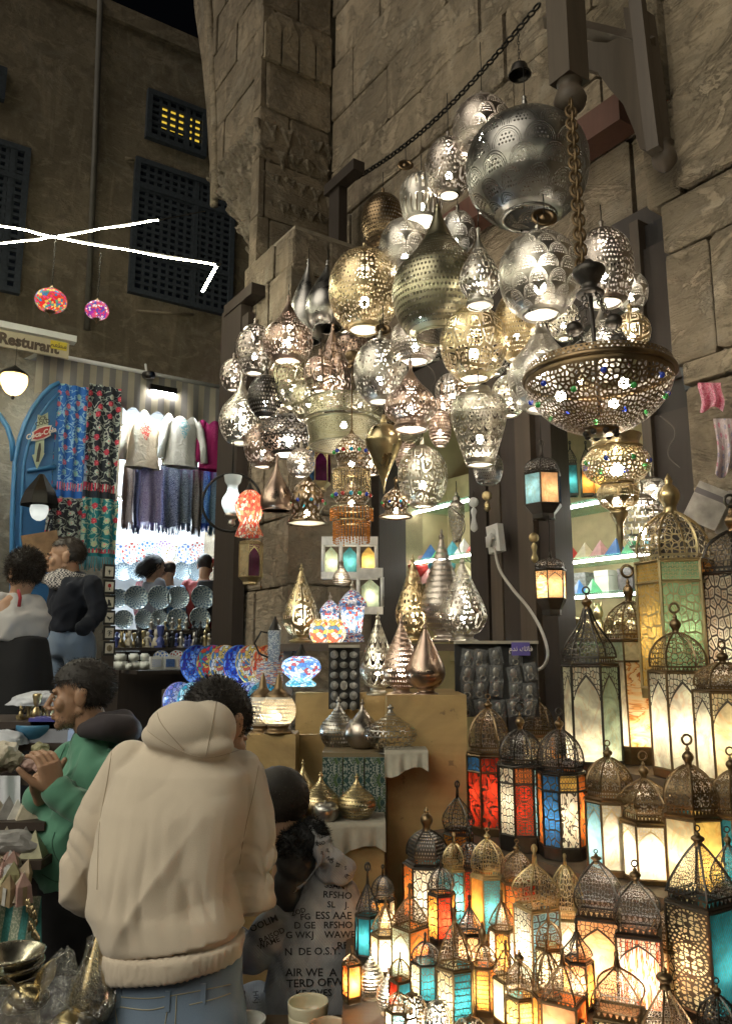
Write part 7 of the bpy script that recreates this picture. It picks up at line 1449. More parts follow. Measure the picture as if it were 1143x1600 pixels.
@cached
def fabric(name, c, c2=None, sc=700.0, rough=.88, bump=.25):
    sheen = .25 if max(c) > .1 else .03
    s = NT('fabric_' + name); p = s.pos(); n = s.noise(p, 7, 3); w = s.noise(p, sc, 1)
    col = s.mix(n, tuple(x * .88 for x in c), tuple(x * 1.08 for x in c)); col = s.mix(s.ma('MULTIPLY', w, .3), col, c2 or tuple(x * .8 for x in c))
    return s.done(s.bsdf(col, rough, 0.0, s.bump(s.ma('ADD', w, s.ma('MULTIPLY', s.noise(p, 60, 3), .6)), bump, .002), Sheen_Weight=sheen, Sheen_Roughness=.5))
HAIRM = NT('dark_hair'); HP = HAIRM.pos(); HAIR = HAIRM.done(HAIRM.bsdf(HAIRM.mix(HAIRM.noise(HP, 60, 2), (.008, .006, .005), (.026, .019, .014)), .65))
HAIRB = NT('brown_hair'); HAIRB = HAIRB.done(HAIRB.bsdf(HAIRB.mix(HAIRB.noise(HAIRB.pos(), 50, 2), (.014, .010, .007), (.05, .034, .022)), .45))
def strands(name, T, n, length, mat, parent, region, curl=0.0, w=.0018, seed=1, down=.5, lift=.3, rnd=.35, off=1.0, swirl=None):
    """short locks over the skull ellipsoid in head space; region(p)->bool"""
    r_ = random.Random(seed); mb = MB(); R3 = T.to_3x3(); cnt = 0
    while cnt < n:
        v = Vector((r_.gauss(0, 1), r_.gauss(0, 1), r_.gauss(0, 1))).normalized(); p = Vector((v.x * .0755, -.014 + v.y * .0955, .035 + v.z * .0845))
        if v.z < -.1 and p.y > -.03: pass
        if not region(p): continue
        cnt += 1; p = Vector((p.x * off, (p.y + .014) * off - .014, (p.z - .035) * off + .035)); nn = v
        d = (nn * lift + Vector((0, -.55, -.75)) * down + Vector((r_.uniform(-1, 1), r_.uniform(-1, 1), r_.uniform(-1, 1))) * rnd)
        d = (d - nn * min(0, d.dot(nn))).normalized(); L = length * r_.uniform(.6, 1.25)
        sd = d.cross(nn).normalized() * w; k = 4 if not curl else 9; pts = []; ph = r_.random() * 6
        for i in range(k + 1):
            t = i / k; q = p + d * L * t - nn * L * .18 * t * t + Vector((0, 0, -1)) * L * .12 * t * t * down
            if curl: q = q + (sd.normalized() * math.cos(ph + t * 11) + nn * math.sin(ph + t * 11)) * curl * (t + .15)
            pts.append(q)
        vs = []
        for i, q in enumerate(pts): ww = sd * (1 - .75 * i / k); vs += [T @ (q - ww), T @ (q + ww)]
        mb.add(vs, [(2 * i, 2 * i + 1, 2 * i + 3, 2 * i + 2) for i in range(k)], 0, None, True)
    return mb.build(name, mat, parent)
def haircap(T, region_scale, mat, parent, cut):
    bm = bmesh.new(); bmesh.ops.create_icosphere(bm, subdivisions=4, radius=1)
    for v in bm.verts:
        d = 1 + .03 * noise.noise(v.co * 5) + .03 * noise.noise(v.co * 11); v.co = Vector((v.co.x * .0765 * region_scale * d, -.014 + v.co.y * .097 * region_scale * d, .035 + v.co.z * .087 * region_scale * d))
    bmesh.ops.delete(bm, geom=[v for v in bm.verts if not cut(v.co)], context='VERTS')
    for v in bm.verts: v.co = T @ v.co
    me = bpy.data.meshes.new('hair'); bm.to_mesh(me); bm.free(); me.materials.append(mat)
    for p in me.polygons: p.use_smooth = True
    return obj('hair', me, parent)
def rid(q): return (1 - min(1, abs(noise.noise(q)) * 2.4)) ** 2
def fold(v, nm, fn): return v + nm * np.array([fn(Vector(x)) for x in v])[:, None]
def std(x, y, z0, H, f):
    f = f.normalized(); r = f.cross(Z); o = Vector((x, y, z0)); J = {}
    P_ = lambda a, b, c: o + r * a * H + f * b * H + Z * c * H
    J['head'] = P_(0, .012, .925); J['neck'] = P_(0, -.012, .83); J['chest'] = P_(0, -.0, .72); J['waist'] = P_(0, 0, .6); J['pelvis'] = P_(0, 0, .52)
    for s, k in ((-1, 'L'), (1, 'R')):
        J['sh' + k] = P_(s * .108, -.005, .805); J['el' + k] = P_(s * .135, -.015, .625); J['wr' + k] = P_(s * .135, .04, .475); J['hip' + k] = P_(s * .05, 0, .5); J['kn' + k] = P_(s * .055, .01, .275); J['an' + k] = P_(s * .055, -.01, .045)
    J['f'] = f; J['r'] = r; J['H'] = H; return J
def body(t, J, hf, skinm, s=1.0, hands=(), hup=Z, vox=.014):
    H = J['H']; mb = MB(); q = lambda *k: [J[x] for x in k]; r, f = J['r'], J['f']
    loft(mb, [(J['pelvis'], r * .085 * H, f * .06 * H), (J['waist'], r * .075 * H, f * .052 * H), (J['chest'], r * .09 * H, f * .06 * H), ((J['shL'] + J['shR']) / 2, r * .085 * H, f * .045 * H), (J['neck'], r * .032 * H, f * .034 * H)])
    for k in 'LR':
        limb(mb, q('sh' + k, 'el' + k, 'wr' + k), [.014 * H, .013 * H, .013 * H]); limb(mb, q('hip' + k, 'kn' + k, 'an' + k), [.048 * H, .032 * H, .023 * H]); limb(mb, [J['an' + k] - Z * .02 * H, J['an' + k] - Z * .025 * H + f * .09 * H], [.02 * H, .016 * H])
    limb(mb, [J['neck'] - (J['head'] - J['neck']) * .3, J['head'] - Z * .02], [.036 * H, .033 * H])
    a, _, b = remesh(mb, vox, 4); parts = [(a, b, 0)]
    Mx = frame(hf, hup); hm = MB(); T = headparts(hm, J['head'], Mx, s); limb(hm, [J['head'] + Mx @ Vector((0, -.02, -.05)) * s, J['neck'] + (J['head'] - J['neck']) * .1], [.052 * s, .054 * s])
    a, _, b = remesh(hm, .0042, 3); parts.append((a, b, 0))
    for h in hands: m = MB(); hand(m, *h); a, _, b = remesh(m, .0036, 2); parts.append((a, b, 0))
    obj('body', tomesh('body', parts, skinm), t)
    return T
def stubble(t, v, nm, idx, n, L, mat, seed):
    r_ = random.Random(seed); mb = MB()
    for i in range(n):
        k = r_.choice(idx); p = Vector(v[k]) + Vector((r_.uniform(-.003, .003), r_.uniform(-.003, .003), r_.uniform(-.003, .003))); d = (Vector(nm[k]) * .5 + Vector((r_.uniform(-.5, .5), r_.uniform(-.5, .5), -.7))).normalized(); sd = d.cross(Vector(nm[k])).normalized() * .0007; l = L * r_.uniform(.6, 1.3)
        mb.add([p - sd, p + sd, p + d * l], [(0, 1, 2)])
    mb.build('beard', mat, t)
def eyes(t, T):
    EW = plain('eye_white', (.6, .58, .54), .2); EB = plain('eye_dark', (.02, .015, .01), .1)
    for sx in (-1, 1):
        ey = MB().ball(T @ Vector((sx * .031, .0765, .0)), .0112, 12, 8).build('eye', EW, t); MB().ball(T @ Vector((sx * .031, .0845, .0)), .0050, 10, 7).build('iris', EB, ey)
        MB().tube([T @ Vector((sx * (.031 + a), .0868 - abs(a) * .35, .0070 - abs(a) * .18)) for a in (-.014, -.007, 0, .007, .014)], .0042, 6).build('eyelid', t.get('sk') and bpy.data.materials[t['sk']] or EW, t)
        MB().tube([T @ Vector((sx * (.032 + a), .0935 - abs(a) * .5, .024 - abs(a) * .2)) for a in (-.018, -.008, .0, .01, .02)], [.002, .0036, .004, .0032, .0012], 6).build('eyebrow', HAIR, t)
def sleeve_parts(mb, J, k, r0, r1, r2, over=None):
    pts = over or [J['sh' + k], J['el' + k], J['wr' + k]]; limb(mb, pts, [r0, r1, r2] if len(pts) == 3 else [r0, (r0 + r1) / 2, r1, r2])
def topwear(t, J, mat, hem, g=1.0, name='jacket', sl=(.052, .045, .036), wr=.010, fold_sc=9.0, vox=.010, collar=.0, pts=None, belly=0.0):
    H = J['H']; r, f = J['r'], J['f']; mb = MB(); sc = (J['shL'] + J['shR']) / 2
    hw = (J['shR'] - J['shL']).length / 2
    loft(mb, [(hem, r * .098 * H * g, (f * .070 * H * g)), (hem.lerp(J['waist'], .6) + f * belly * .8, r * .101 * H * g, f * (.073 * H * g + belly * .5)), (J['waist'] + f * belly, r * .100 * H * g, f * (.073 * H * g + belly * .5)), (J['chest'] + f * belly * .4, r * .104 * H * g, f * .076 * H * g), (sc - Z * .01, r * (hw * .92), f * .058 * H * g), (sc.lerp(J['neck'], .5) + Z * .005, r * hw * .62, f * .05 * H * g), (J['neck'] + Z * collar, r * .042 * H, f * .044 * H)])
    for k in 'LR': sleeve_parts(mb, J, k, sl[0], sl[1], sl[2])
    v, n, fc = remesh(mb, vox, 5)
    def fn(p): q = Vector((p.x * fold_sc, p.y * fold_sc, p.z * fold_sc * .55)); return wr * (noise.noise(q) + .6 * noise.noise(q * 2.3 + Vector((3, 1, 7)))) - wr * .9 * rid(Vector((p.x * 8 + p.z * 5, p.y * 8, p.z * 4))) + wr * .5 * rid(Vector((p.x * 11 - p.z * 9, p.y * 11, p.z * 6 + 3))) 
    v = fold(v, n, fn); obj(name, tomesh(name, [(v, fc, 0)], mat), t); return v, fc
def trousers(t, J, mat, name='trousers', waist=None, g=1.0, wr=.008):
    H = J['H']; r, f = J['r'], J['f']; mb = MB(); w = waist or J['waist'] - Z * .03 * H
    loft(mb, [(J['pelvis'] - Z * .05 * H, r * .085 * H * g, f * .066 * H * g), (J['pelvis'], r * .096 * H * g, f * .07 * H * g), (w, r * .090 * H * g, f * .064 * H * g)])
    for k in 'LR': limb(mb, [J['hip' + k], J['kn' + k], J['an' + k] + Z * .02], [.056 * H * g, .043 * H * g, .038 * H * g])
    v, n, fc = remesh(mb, .014, 4); v = fold(v, n, lambda p: wr * (noise.noise(Vector((p.x * 10, p.y * 10, p.z * 4))) + .5 * noise.noise(p * 17))); obj(name, tomesh(name, [(v, fc, 0)], mat), t); return v, fc
def shoes(t, J, mat):
    H = J['H']; f = J['f']; r = J['r']
    for k in 'LR':
        c = J['an' + k]; z = c.z - .045 * H; mb = MB(); b = Vector((c.x, c.y, z)); loft(mb, [(b - f * .055 + Z * .035, r * .032, Z * .034), (b + Z * .045, r * .04, Z * .044), (b + f * .10 + Z * .032, r * .046, Z * .031), (b + f * .175 + Z * .022, r * .03, Z * .02)], 14); mb.build('shoe', mat, t)
def onto(v, fc): return BVHTree.FromPolygons([tuple(x) for x in v], fc)
def project_line(bvh, pix, r, mat, parent, name='seam', n=20, off=.0004):
    pts = []
    for q in cr([(float(a), float(b)) for a, b in pix], n):
        d = ray(*q).normalized(); h = bvh.ray_cast(CAM, d)
        if h[0] is not None: pts.append(h[0] + h[1] * off if h[1].dot(d) < 0 else h[0] - h[1] * off)
    if len(pts) > 2: MB().tube(pts, r, 5).build(name, mat, parent)
def project_text(bvh, body_, px, py, hpx, ang, mat, parent, sx=1.0, skew=0.0):
    """print lettering on cloth: each letter outline is laid onto the surface"""
    cu = bpy.data.curves.new('p', 'FONT'); cu.body = body_; cu.size = 1; cu.align_x = 'CENTER'; cu.align_y = 'CENTER'; cu.offset = .012; cu.resolution_u = 2
    o = bpy.data.objects.new('p', cu); me = evaluated(o); bpy.data.objects.remove(o)
    bm = bmesh.new(); bm.from_mesh(me); bmesh.ops.subdivide_edges(bm, edges=[e for e in bm.edges if e.calc_length() > .18], cuts=2); bmesh.ops.triangulate(bm, faces=bm.faces[:]); bad = []
    c, s_ = math.cos(ang), math.sin(ang)
    for v in bm.verts:
        x, y = v.co.x * sx, v.co.y; x += y * skew; d = ray(px + (x * c - y * s_) * hpx * 1.35, py - (x * s_ + y * c) * hpx * 1.35).normalized(); h = bvh.ray_cast(CAM, d)
        if h[0] is None: bad.append(v); continue
        v.co = h[0] - d * .0022
    bmesh.ops.delete(bm, geom=bad, context='VERTS'); bm.to_mesh(me); bm.free(); me.materials.clear(); me.materials.append(mat)
    return struct(obj('printed_letters', me, parent), 'stuff')
# ------------------------------------------------------------------ man in the beige hoodie
HOOD = fabric('beige', (.58, .49, .385), (.66, .57, .46), 700.0, .92, .45); SEAM = fabric('beige_seam', (.38, .30, .21))
DENIM = fabric('denim', (.13, .19, .28), (.32, .38, .44), 500.0); DENIMS = plain('denim_thread', (.36, .33, .24), .8)
SK1 = skin('olive', (.44, .26, .16)); SK2 = skin('tan', (.36, .21, .13)); BLACKC = fabric('black', (.006, .006, .007)); SHOE = plain('shoe_black', (.02, .02, .02), .4)
f1 = Vector((.22, 1, 0)).normalized(); hipc = at(268, 1560, 1.97)
J = std(hipc.x, hipc.y, 0, 1.66, f1)
t = thing('person', 'man in beige hoodie and jeans seen from behind, head bowed', 'person', (hipc.x, hipc.y, 0)); t0 = t.location.copy()
def world_child(t):   # children are modelled in world space
    for c in t.children: c.matrix_parent_inverse = Matrix.Translation(-t.location)
A3 = lambda x, y, Y: at(x, y, Y)
J['shL'], J['elL'], J['wrL'] = A3(208, 1204, 2.09), A3(133, 1368, 2.065), A3(205, 1392, 2.22); J['shR'], J['elR'], J['wrR'] = A3(372, 1218, 2.10), A3(409, 1378, 2.065), A3(350, 1400, 2.22)
J['head'] = A3(338, 1136, 2.10); J['neck'] = A3(305, 1168, 2.08); J['chest'] = A3(282, 1270, 2.03); J['waist'] = A3(270, 1430, 1.99); J['pelvis'] = A3(268, 1590, 1.99)
hf = Vector((.45, .75, -.75)).normalized()
wl_, wr_ = J['wrL'], J['wrR']
T = body(t, J, hf, SK1, .98, hands=((wl_, Vector((.7, .6, -.2)), Vector((.3, -.2, -1)), 1, .5), (wr_, Vector((-.6, .7, -.2)), Vector((-.3, -.2, -1)), -1, .5)), hup=Vector((.25, .55, .8)))
haircap(T, 1.06, HAIR, t, lambda c: c.z > -.02 + .8 * max(0, c.y + .01) or (c.y < -.035 and c.z > -.06))
strands('hair_strands', T, 2200, .028, HAIR, t, lambda p: p.z > -.015 + .8 * max(0, p.y) or (p.y < -.04 and p.z > -.055), curl=.004, seed=2, off=1.05, w=.0016, lift=.2)
def rings_px(rs, f):
    out = []
    for cx, y, hw, Y, d in rs:
        c = at(cx, y, Y); k = mpp(cx, y, Y); tl = .15 * max(0, min(1, (y - 1420) / 100)); out.append((c, Vector((1, -.12, tl)) * hw * k, Vector((.12, 1, 0)) * d))
    return out
mb = MB()
loft(mb, rings_px([(270, 1478, 106, 1.97, .122), (268, 1458, 114, 1.97, .137), (264, 1415, 119, 1.97, .140), (268, 1350, 115, 1.98, .135), (278, 1262, 112, 2.01, .125), (286, 1205, 104, 2.04, .11), (294, 1168, 76, 2.07, .085), (300, 1140, 48, 2.09, .07)], f1), 30, 2.3)
limb(mb, [A3(206, 1192, 2.07), A3(164, 1262, 2.06), A3(131, 1366, 2.05), A3(150, 1394, 2.10), A3(205, 1398, 2.22)], [.060, .054, .054, .050, .042])
limb(mb, [A3(376, 1208, 2.08), A3(400, 1295, 2.07), A3(411, 1378, 2.05), A3(394, 1406, 2.10), A3(352, 1404, 2.22)], [.064, .058, .052, .050, .042])
# hood lying over the nape
def ell(px, py, Y, rx, ry, rz, rot=0): c = A3(px, py, Y); mb.ball(c, 1, 22, 14, M=Matrix.Rotation(rot, 4, 'Y') @ Matrix.Diagonal((rx, ry, rz, 1)))
ell(292, 1138, 2.0, .100, .075, .066, .12); ell(326, 1140, 2.02, .072, .070, .074, .1); ell(262, 1150, 2.02, .066, .07, .042, .1); ell(320, 1166, 1.99, .075, .06, .034, .05); ell(298, 1160, 1.985, .108, .052, .036, .1)
v, n, fc = remesh(mb, .0062, 4)
SZ = J['shR'].z; EZ = J['elL'].z; XL, XR = J['shL'].x, J['shR'].x
def hf_fn(p):
    # long drapes falling from the shoulders, slack pooling above the hem, crumples at the elbows
    dn = max(0, min(1, (SZ - p.z) / .25)); w = noise.noise(p * 3) * .4
    q = Vector(((p.x + p.z * .30) * 5.5 + w, p.y * 4, p.z * 1.3)); a = noise.noise(q) * .026 * (.35 + dn)
    a -= .019 * rid(Vector(((p.x + p.z * .45) * 6.5 + w, p.y * 3, p.z * 1.1 + 5))) * dn
    a += .011 * rid(Vector(((p.x - p.z * .55) * 7 + w, p.y * 3 + 3, p.z * 1.6))) * dn - .006 * rid(Vector(((p.x + p.z * .25) * 15 + w * 2, p.y * 6, p.z * 2.6 + 1))) * dn
    low = max(0, min(1, (EZ + .02 - p.z) / .16)); a += low * (.006 * noise.noise(Vector((p.x * 6 + p.z * 5, p.y * 6, p.z * 13))) - .006 * rid(Vector((p.x * 4 + p.z * 7, p.y * 4, p.z * 11 + 2))))
    arm = 1 if (p.x < XL - .02 - (SZ - p.z) * .16 or p.x > XR + .012 + (SZ - p.z) * .05) else 0
    if arm: el = math.exp(-((p.z - EZ - .03) / .10) ** 2); a += el * (.005 * noise.noise(Vector((p.x * 12, p.y * 12, p.z * 26 + p.x * 16))) - .012 * rid(Vector((p.x * 9, p.y * 7, p.z * 15 + p.x * 12))))
    top = math.exp(-((p.z - SZ - .02) / .05) ** 2); a -= top * .003 * rid(Vector((p.x * 9, p.y * 9, p.z * 12)))
    zh = A3(270, 1467, 1.97).z + .15 * (p.x - A3(270, 1467, 1.97).x); return a * max(.0, min(1, (p.z - zh) / .09)) - (.012 if p.z < zh + .005 else 0)
v = fold(v, n, hf_fn); hb = onto(v, fc); obj('hoodie', tomesh('hoodie', [(v, fc, 0)], HOOD), t)
mb = MB(); loft(mb, rings_px([(270, 1506, 106, 1.965, .127), (270, 1502, 108, 1.965, .131), (270, 1487, 111, 1.965, .135), (270, 1472, 113, 1.967, .138), (270, 1466, 111, 1.967, .135)], f1), 60, 2.3)
v2, n2, f2_ = remesh(mb, .007, 2); v2 = fold(v2, n2, lambda p: .0016 * math.sin(p.x * 520) + .006 * noise.noise(p * 9)); obj('hem_band', tomesh('hem_band', [(v2, f2_, 0)], HOOD), t)
for ln in ([(244, 1100), (252, 1130), (288, 1172)], [(338, 1096), (332, 1130), (322, 1182)], [(222, 1134), (250, 1156), (288, 1176), (325, 1184), (374, 1172)], [(176, 1168), (168, 1220), (156, 1290), (152, 1390)], [(404, 1196), (396, 1240), (384, 1290), (374, 1350)], [(258, 1099), (300, 1090), (342, 1096)]): project_line(hb, ln, .0011, SEAM, t)
v, fc = trousers(t, J, DENIM, 'jeans', waist=A3(270, 1480, 1.99), g=1.12); jb = onto(v, fc)
for ln in ([(172, 1556), (230, 1560), (290, 1552), (360, 1538)], [(180, 1572), (230, 1578), (262, 1572)], [(296, 1570), (330, 1562), (360, 1552)], [(276, 1556), (274, 1600)], [(180, 1576), (184, 1600)], [(262, 1576), (258, 1600)]): project_line(jb, ln, .0014, DENIMS, t, 'stitching')
for px, py in ((186, 1558), (262, 1564), (318, 1552)): c = A3(px, py, 1.97); h = jb.ray_cast(CAM, ray(px, py).normalized()); h[0] is not None and MB().cbox(h[0], (.011, .008, .04)).build('belt_loop', DENIM, t)
shoes(t, J, SHOE); world_child(t)
# ------------------------------------------------------------------ man in the green jacket, in profile
f2 = Vector((-.93, -.36, 0)).normalized(); J = std(at(120, 1200, 2.72).x, 2.72, 0, 1.64, f2); t = thing('person', 'man in green jacket with dark hood, hands clasped, facing left', 'person', (J['pelvis'].x, J['pelvis'].y, 0)); t['sk'] = SK2.name
J['head'] = A3(126, 1086, 2.70); J['neck'] = A3(150, 1146, 2.72); J['shL'] = A3(196, 1190, 2.62); J['shR'] = A3(112, 1186, 2.88); J['chest'] = A3(142, 1240, 2.72); J['waist'] = A3(122, 1320, 2.72); J['pelvis'] = A3(122, 1400, 2.72)
J['elL'] = A3(172, 1282, 2.52); J['wrL'] = A3(92, 1240, 2.46); J['elR'] = A3(66, 1268, 2.86); J['wrR'] = A3(62, 1248, 2.62)
GREEN = fabric('green', (.09, .25, .165)); GREEND = fabric('green_dark', (.045, .14, .09)); CHAR = fabric('charcoal', (.035, .028, .032))
hl = A3(86, 1237, 2.45); hr = A3(64, 1240, 2.58)
T = body(t, J, Vector((-.96, -.22, -.10)), SK2, .94, hands=((hl, Vector((-.25, -.05, 1)), Vector((-.8, .5, 0)), 1, .55), (hr, Vector((.10, -.55, .70)), Vector((.75, -.35, -.1)), 1, .75)))
eyes(t, T)
hairreg = lambda c: (c.z > .048 - .45 * max(0, -c.y + .02) and c.y < .082) or (c.y < -.015 and c.z > -.035 - .3 * max(0, -c.y - .03)) 
haircap(T, 1.08, HAIR, t, hairreg); strands('hair_strands', T, 3600, .026, HAIR, t, hairreg, curl=.002, seed=4, off=1.05, lift=.25, down=.5, rnd=.45, w=.0016)
STUB = NT('stubble'); STUBM = STUB.done(STUB.bsdf((.03, .02, .015), .7))
mb = MB(); headparts(mb, J['head'], frame(Vector((-.96, -.22, -.10))), .94, infl=.0, jaw_only=True); a, n_, b = remesh(mb, .0042, 3); Ti = T.inverted()
keep = [i for i, x in enumerate(a) if (lambda q: q.z < -.052 and q.y > -.01 and not (abs(q.x) < .026 and q.z > -.078 and q.y > .07))(Ti @ Vector(x))]; stubble(t, a, n_, keep, 1700, .0045, STUBM, 5)
v, fc = topwear(t, J, GREEN, A3(118, 1376, 2.72), g=1.06, belly=.025, wr=.012, sl=(.062, .056, .046), collar=.01); gb = onto(v, fc)
for ln in ([(104, 1162), (92, 1190), (80, 1220)], [(52, 1270), (44, 1320), (52, 1372)], [(66, 1366), (90, 1378), (130, 1380)], [(86, 1300), (82, 1320), (92, 1345), (120, 1356)], [(178, 1164), (166, 1200), (168, 1250)]): project_line(gb, ln, .002, GREEND, t)
mb = MB(); limb(mb, [A3(132, 1140, 2.63), A3(165, 1136, 2.60), A3(196, 1140, 2.66), A3(196, 1142, 2.78), A3(165, 1140, 2.84)], [.026, .042, .046, .040, .03]); limb(mb, [A3(160, 1128, 2.66), A3(190, 1128, 2.72)], [.035, .045]); vv, nn, ff = remesh(mb, .009, 4); vv = fold(vv, nn, lambda p: .006 * noise.noise(p * 14)); obj('hood', tomesh('hood', [(vv, ff, 0)], CHAR), t)
MB().tube([A3(93, 1240, 2.46), A3(101, 1244, 2.475)], [.047, .050], 16).build('cuff', GREEND, t)
trousers(t, J, BLACKC, waist=A3(118, 1352, 2.72), g=1.15); shoes(t, J, SHOE); world_child(t)
# ------------------------------------------------------------------ man in the navy jacket
f3 = Vector((-.90, -.35, 0)).normalized(); J = std(at(112, 1000, 4.8).x, 4.8, .7, 1.66, f3); t = thing('person', 'bearded man in navy jacket and checked scarf facing left', 'person', (J['pelvis'].x, J['pelvis'].y, .7)); t['sk'] = SK1.name
J['head'] = A3(103, 872, 4.78); J['neck'] = A3(111, 902, 4.8); J['shL'] = A3(142, 912, 4.66); J['shR'] = A3(96, 914, 5.0); J['chest'] = A3(113, 940, 4.8); J['waist'] = A3(112, 972, 4.8); J['pelvis'] = A3(112, 1004, 4.8); J['elL'] = A3(152, 958, 4.64); J['wrL'] = A3(128, 982, 4.56); J['elR'] = A3(84, 958, 5.0); J['wrR'] = A3(84, 980, 4.9)
for k, sx in (('L', 1), ('R', -1)): J['hip' + k] = A3(112 + 12 * sx, 1004, 4.8 - .08 * sx); J['kn' + k] = A3(112 + 14 * sx, 1100, 4.8 - .08 * sx)
T = body(t, J, Vector((-.96, -.25, -.05)), SK1, 1.06); eyes(t, T)
reg = lambda c: (c.z > .062 - .3 * max(0, -c.y) and c.y < .07) or (c.y < -.015 and c.z > -.03)
haircap(T, 1.03, HAIRB, t, reg); strands('hair_strands', T, 1400, .016, HAIRB, t, reg, seed=6, off=1.02, lift=.5)
mb = MB(); headparts(mb, J['head'], frame(Vector((-.96, -.25, -.05))), 1.06, infl=.001, jaw_only=True); a, n_, b = remesh(mb, .006, 2); Ti = T.inverted()
ks = {i for i, x in enumerate(a) if (lambda q: q.z < -.048 and q.y > -.01 and not (abs(q.x) < .02 and q.z > -.075 and q.y > .08))(Ti @ Vector(x))}; stubble(t, a, n_, list(ks), 2600, .008, HAIRB, 6)
NAVY = fabric('navy', (.006, .009, .018)); topwear(t, J, NAVY, A3(114, 990, 4.8), g=1.08, wr=.012, sl=(.064, .056, .046), vox=.012, collar=.03)
s = NT('keffiyeh'); p_ = s.pos(); KEF = s.done(s.bsdf(s.mix(s.n('TexChecker', {'Vector': p_, 'Scale': 95.0}).outputs[1], (.55, .52, .48), (.05, .05, .06)), .9))
mb = MB(); c = J['neck'] + Z * .01
for i in range(3): mb.ring(c + Vector((-.02 * i, -.01 * i, -.032 * i)), .085 + .012 * i, .028, 26, 10, Matrix.Rotation(.2 + .1 * i, 3, 'Y'))
vv, nn, ff = remesh(mb, .009, 2); vv = fold(vv, nn, lambda p: .010 * noise.noise(p * 22)); obj('scarf', tomesh('scarf', [(vv, ff, 0)], KEF), t)
trousers(t, J, DENIM, 'jeans', g=1.1); shoes(t, J, SHOE); world_child(t)
# ------------------------------------------------------------------ curly-haired woman
f4 = Vector((-.75, .66, 0)).normalized(); J = std(at(30, 1000, 4.3).x, 4.3, .7, 1.50, f4); t = thing('person', 'curly-haired woman in white blouse and black skirt seen from behind', 'person', (J['pelvis'].x, J['pelvis'].y, .7))
J['head'] = A3(38, 896, 4.28); J['neck'] = A3(31, 928, 4.3); J['shR'] = A3(54, 944, 4.34); J['shL'] = A3(-2, 944, 4.26); J['chest'] = A3(34, 962, 4.3); J['waist'] = A3(32, 990, 4.3); J['pelvis'] = A3(32, 1030, 4.3); J['elR'] = A3(62, 985, 4.4); J['wrR'] = A3(52, 1000, 4.5); J['elL'] = A3(-14, 985, 4.3); J['wrL'] = A3(-22, 1000, 4.4)
T = body(t, J, f4 + Z * -.1, SK1, 1.0)
haircap(T, 1.10, HAIRB, t, lambda c: c.y < .05 or c.z > .07); strands('curls', T, 3000, .036, HAIRB, t, lambda p: p.y < .06 or p.z > .06, curl=.009, seed=8, off=1.08, lift=.5, down=.35, rnd=.6, w=.0026)
BLOUSE = fabric('blouse', (.50, .48, .46)); topwear(t, J, BLOUSE, A3(26, 1003, 4.3), g=1.02, wr=.014, sl=(.058, .052, .042), name='blouse', vox=.013)
mb = MB(); loft(mb, [(A3(32, 996, 4.3), Vector((.13, 0, 0)), Vector((0, .12, 0))), (A3(32, 1040, 4.3), Vector((.15, 0, 0)), Vector((0, .15, 0))), (A3(32, 1130, 4.3), Vector((.17, 0, 0)), Vector((0, .17, 0))), (Vector((J['pelvis'].x, 4.3, .78)), Vector((.2, 0, 0)), Vector((0, .2, 0)))]); vv, nn, ff = remesh(mb, .016, 3); vv = fold(vv, nn, lambda p: .016 * noise.noise(Vector((p.x * 9, p.y * 9, p.z)))); obj('skirt', tomesh('skirt', [(vv, ff, 0)], BLACKC), t)
MB().tube([A3(29, 922, 4.17), A3(32, 934, 4.155), A3(30, 948, 4.15)], .010, 6).build('red_strap', fabric('red', (.35, .02, .03)), t); shoes(t, J, SHOE); world_child(t)
# ------------------------------------------------------------------ person crouching in the printed jacket
f5 = Vector((-.55, .8, 0)).normalized(); J = std(at(480, 1600, 2.28).x, 2.28, 0, 1.30, f5); t = thing('person', 'crouching person in grey jacket printed with black letters, black fur hood', 'person', (J['pelvis'].x, J['pelvis'].y, 0))
J['head'] = A3(431, 1270, 2.36); J['neck'] = A3(452, 1318, 2.34); J['shR'] = A3(532, 1400, 2.30); J['shL'] = A3(428, 1380, 2.38); J['chest'] = A3(490, 1450, 2.3); J['waist'] = A3(490, 1540, 2.28); J['pelvis'] = A3(485, 1640, 2.28); J['elL'] = A3(400, 1480, 2.3); J['wrL'] = A3(372, 1450, 2.42); J['elR'] = A3(545, 1500, 2.4); J['wrR'] = A3(480, 1520, 2.6)
for k, sx in (('L', -1), ('R', 1)): J['hip' + k] = J['pelvis'] + Vector((sx * .07, .02, -.02)); J['kn' + k] = A3(420 + sx * 30, 1590, 2.42 + .05 * sx); J['an' + k] = Vector((J['kn' + k].x + .02, J['kn' + k].y + .02, .06))
T = body(t, J, Vector((-.75, .5, -.35)), SK1, 1.0, hup=Vector((-.2, .3, 1)))
reg = lambda c: (c.z > .045 and c.y < .075) or (c.y < -.03 and c.z > -.045 + .3 * max(0, c.y + .06)) or (c.z > .02 and c.y < .02)
haircap(T, 1.03, HAIR, t, reg); strands('hair_strands', T, 1800, .009, HAIR, t, reg, seed=9, off=1.02, lift=.15)
s = NT('grey_print_jacket'); p_ = s.pos(); wv = s.ma('MULTIPLY', s.ma('SINE', s.ma('MULTIPLY', s.n('SeparateXYZ', {0: p_}).outputs[0], 900.0)), s.ma('SINE', s.ma('MULTIPLY', s.n('SeparateXYZ', {0: p_}).outputs[2], 900.0)))
JKT = s.done(s.bsdf(s.mix(s.ramp(s.noise(p_, 9, 3), [(.35, (0, 0, 0)), (.65, (1, 1, 1))]), (.17, .17, .19), (.36, .35, .35)), .7, 0.0, s.bump(wv, .25, .002))); PRN = plain('print_black', (.015, .015, .018), .7)
mb = MB(); RX, RY = Vector((1, .25, 0)), Vector((-.25, 1, 0))
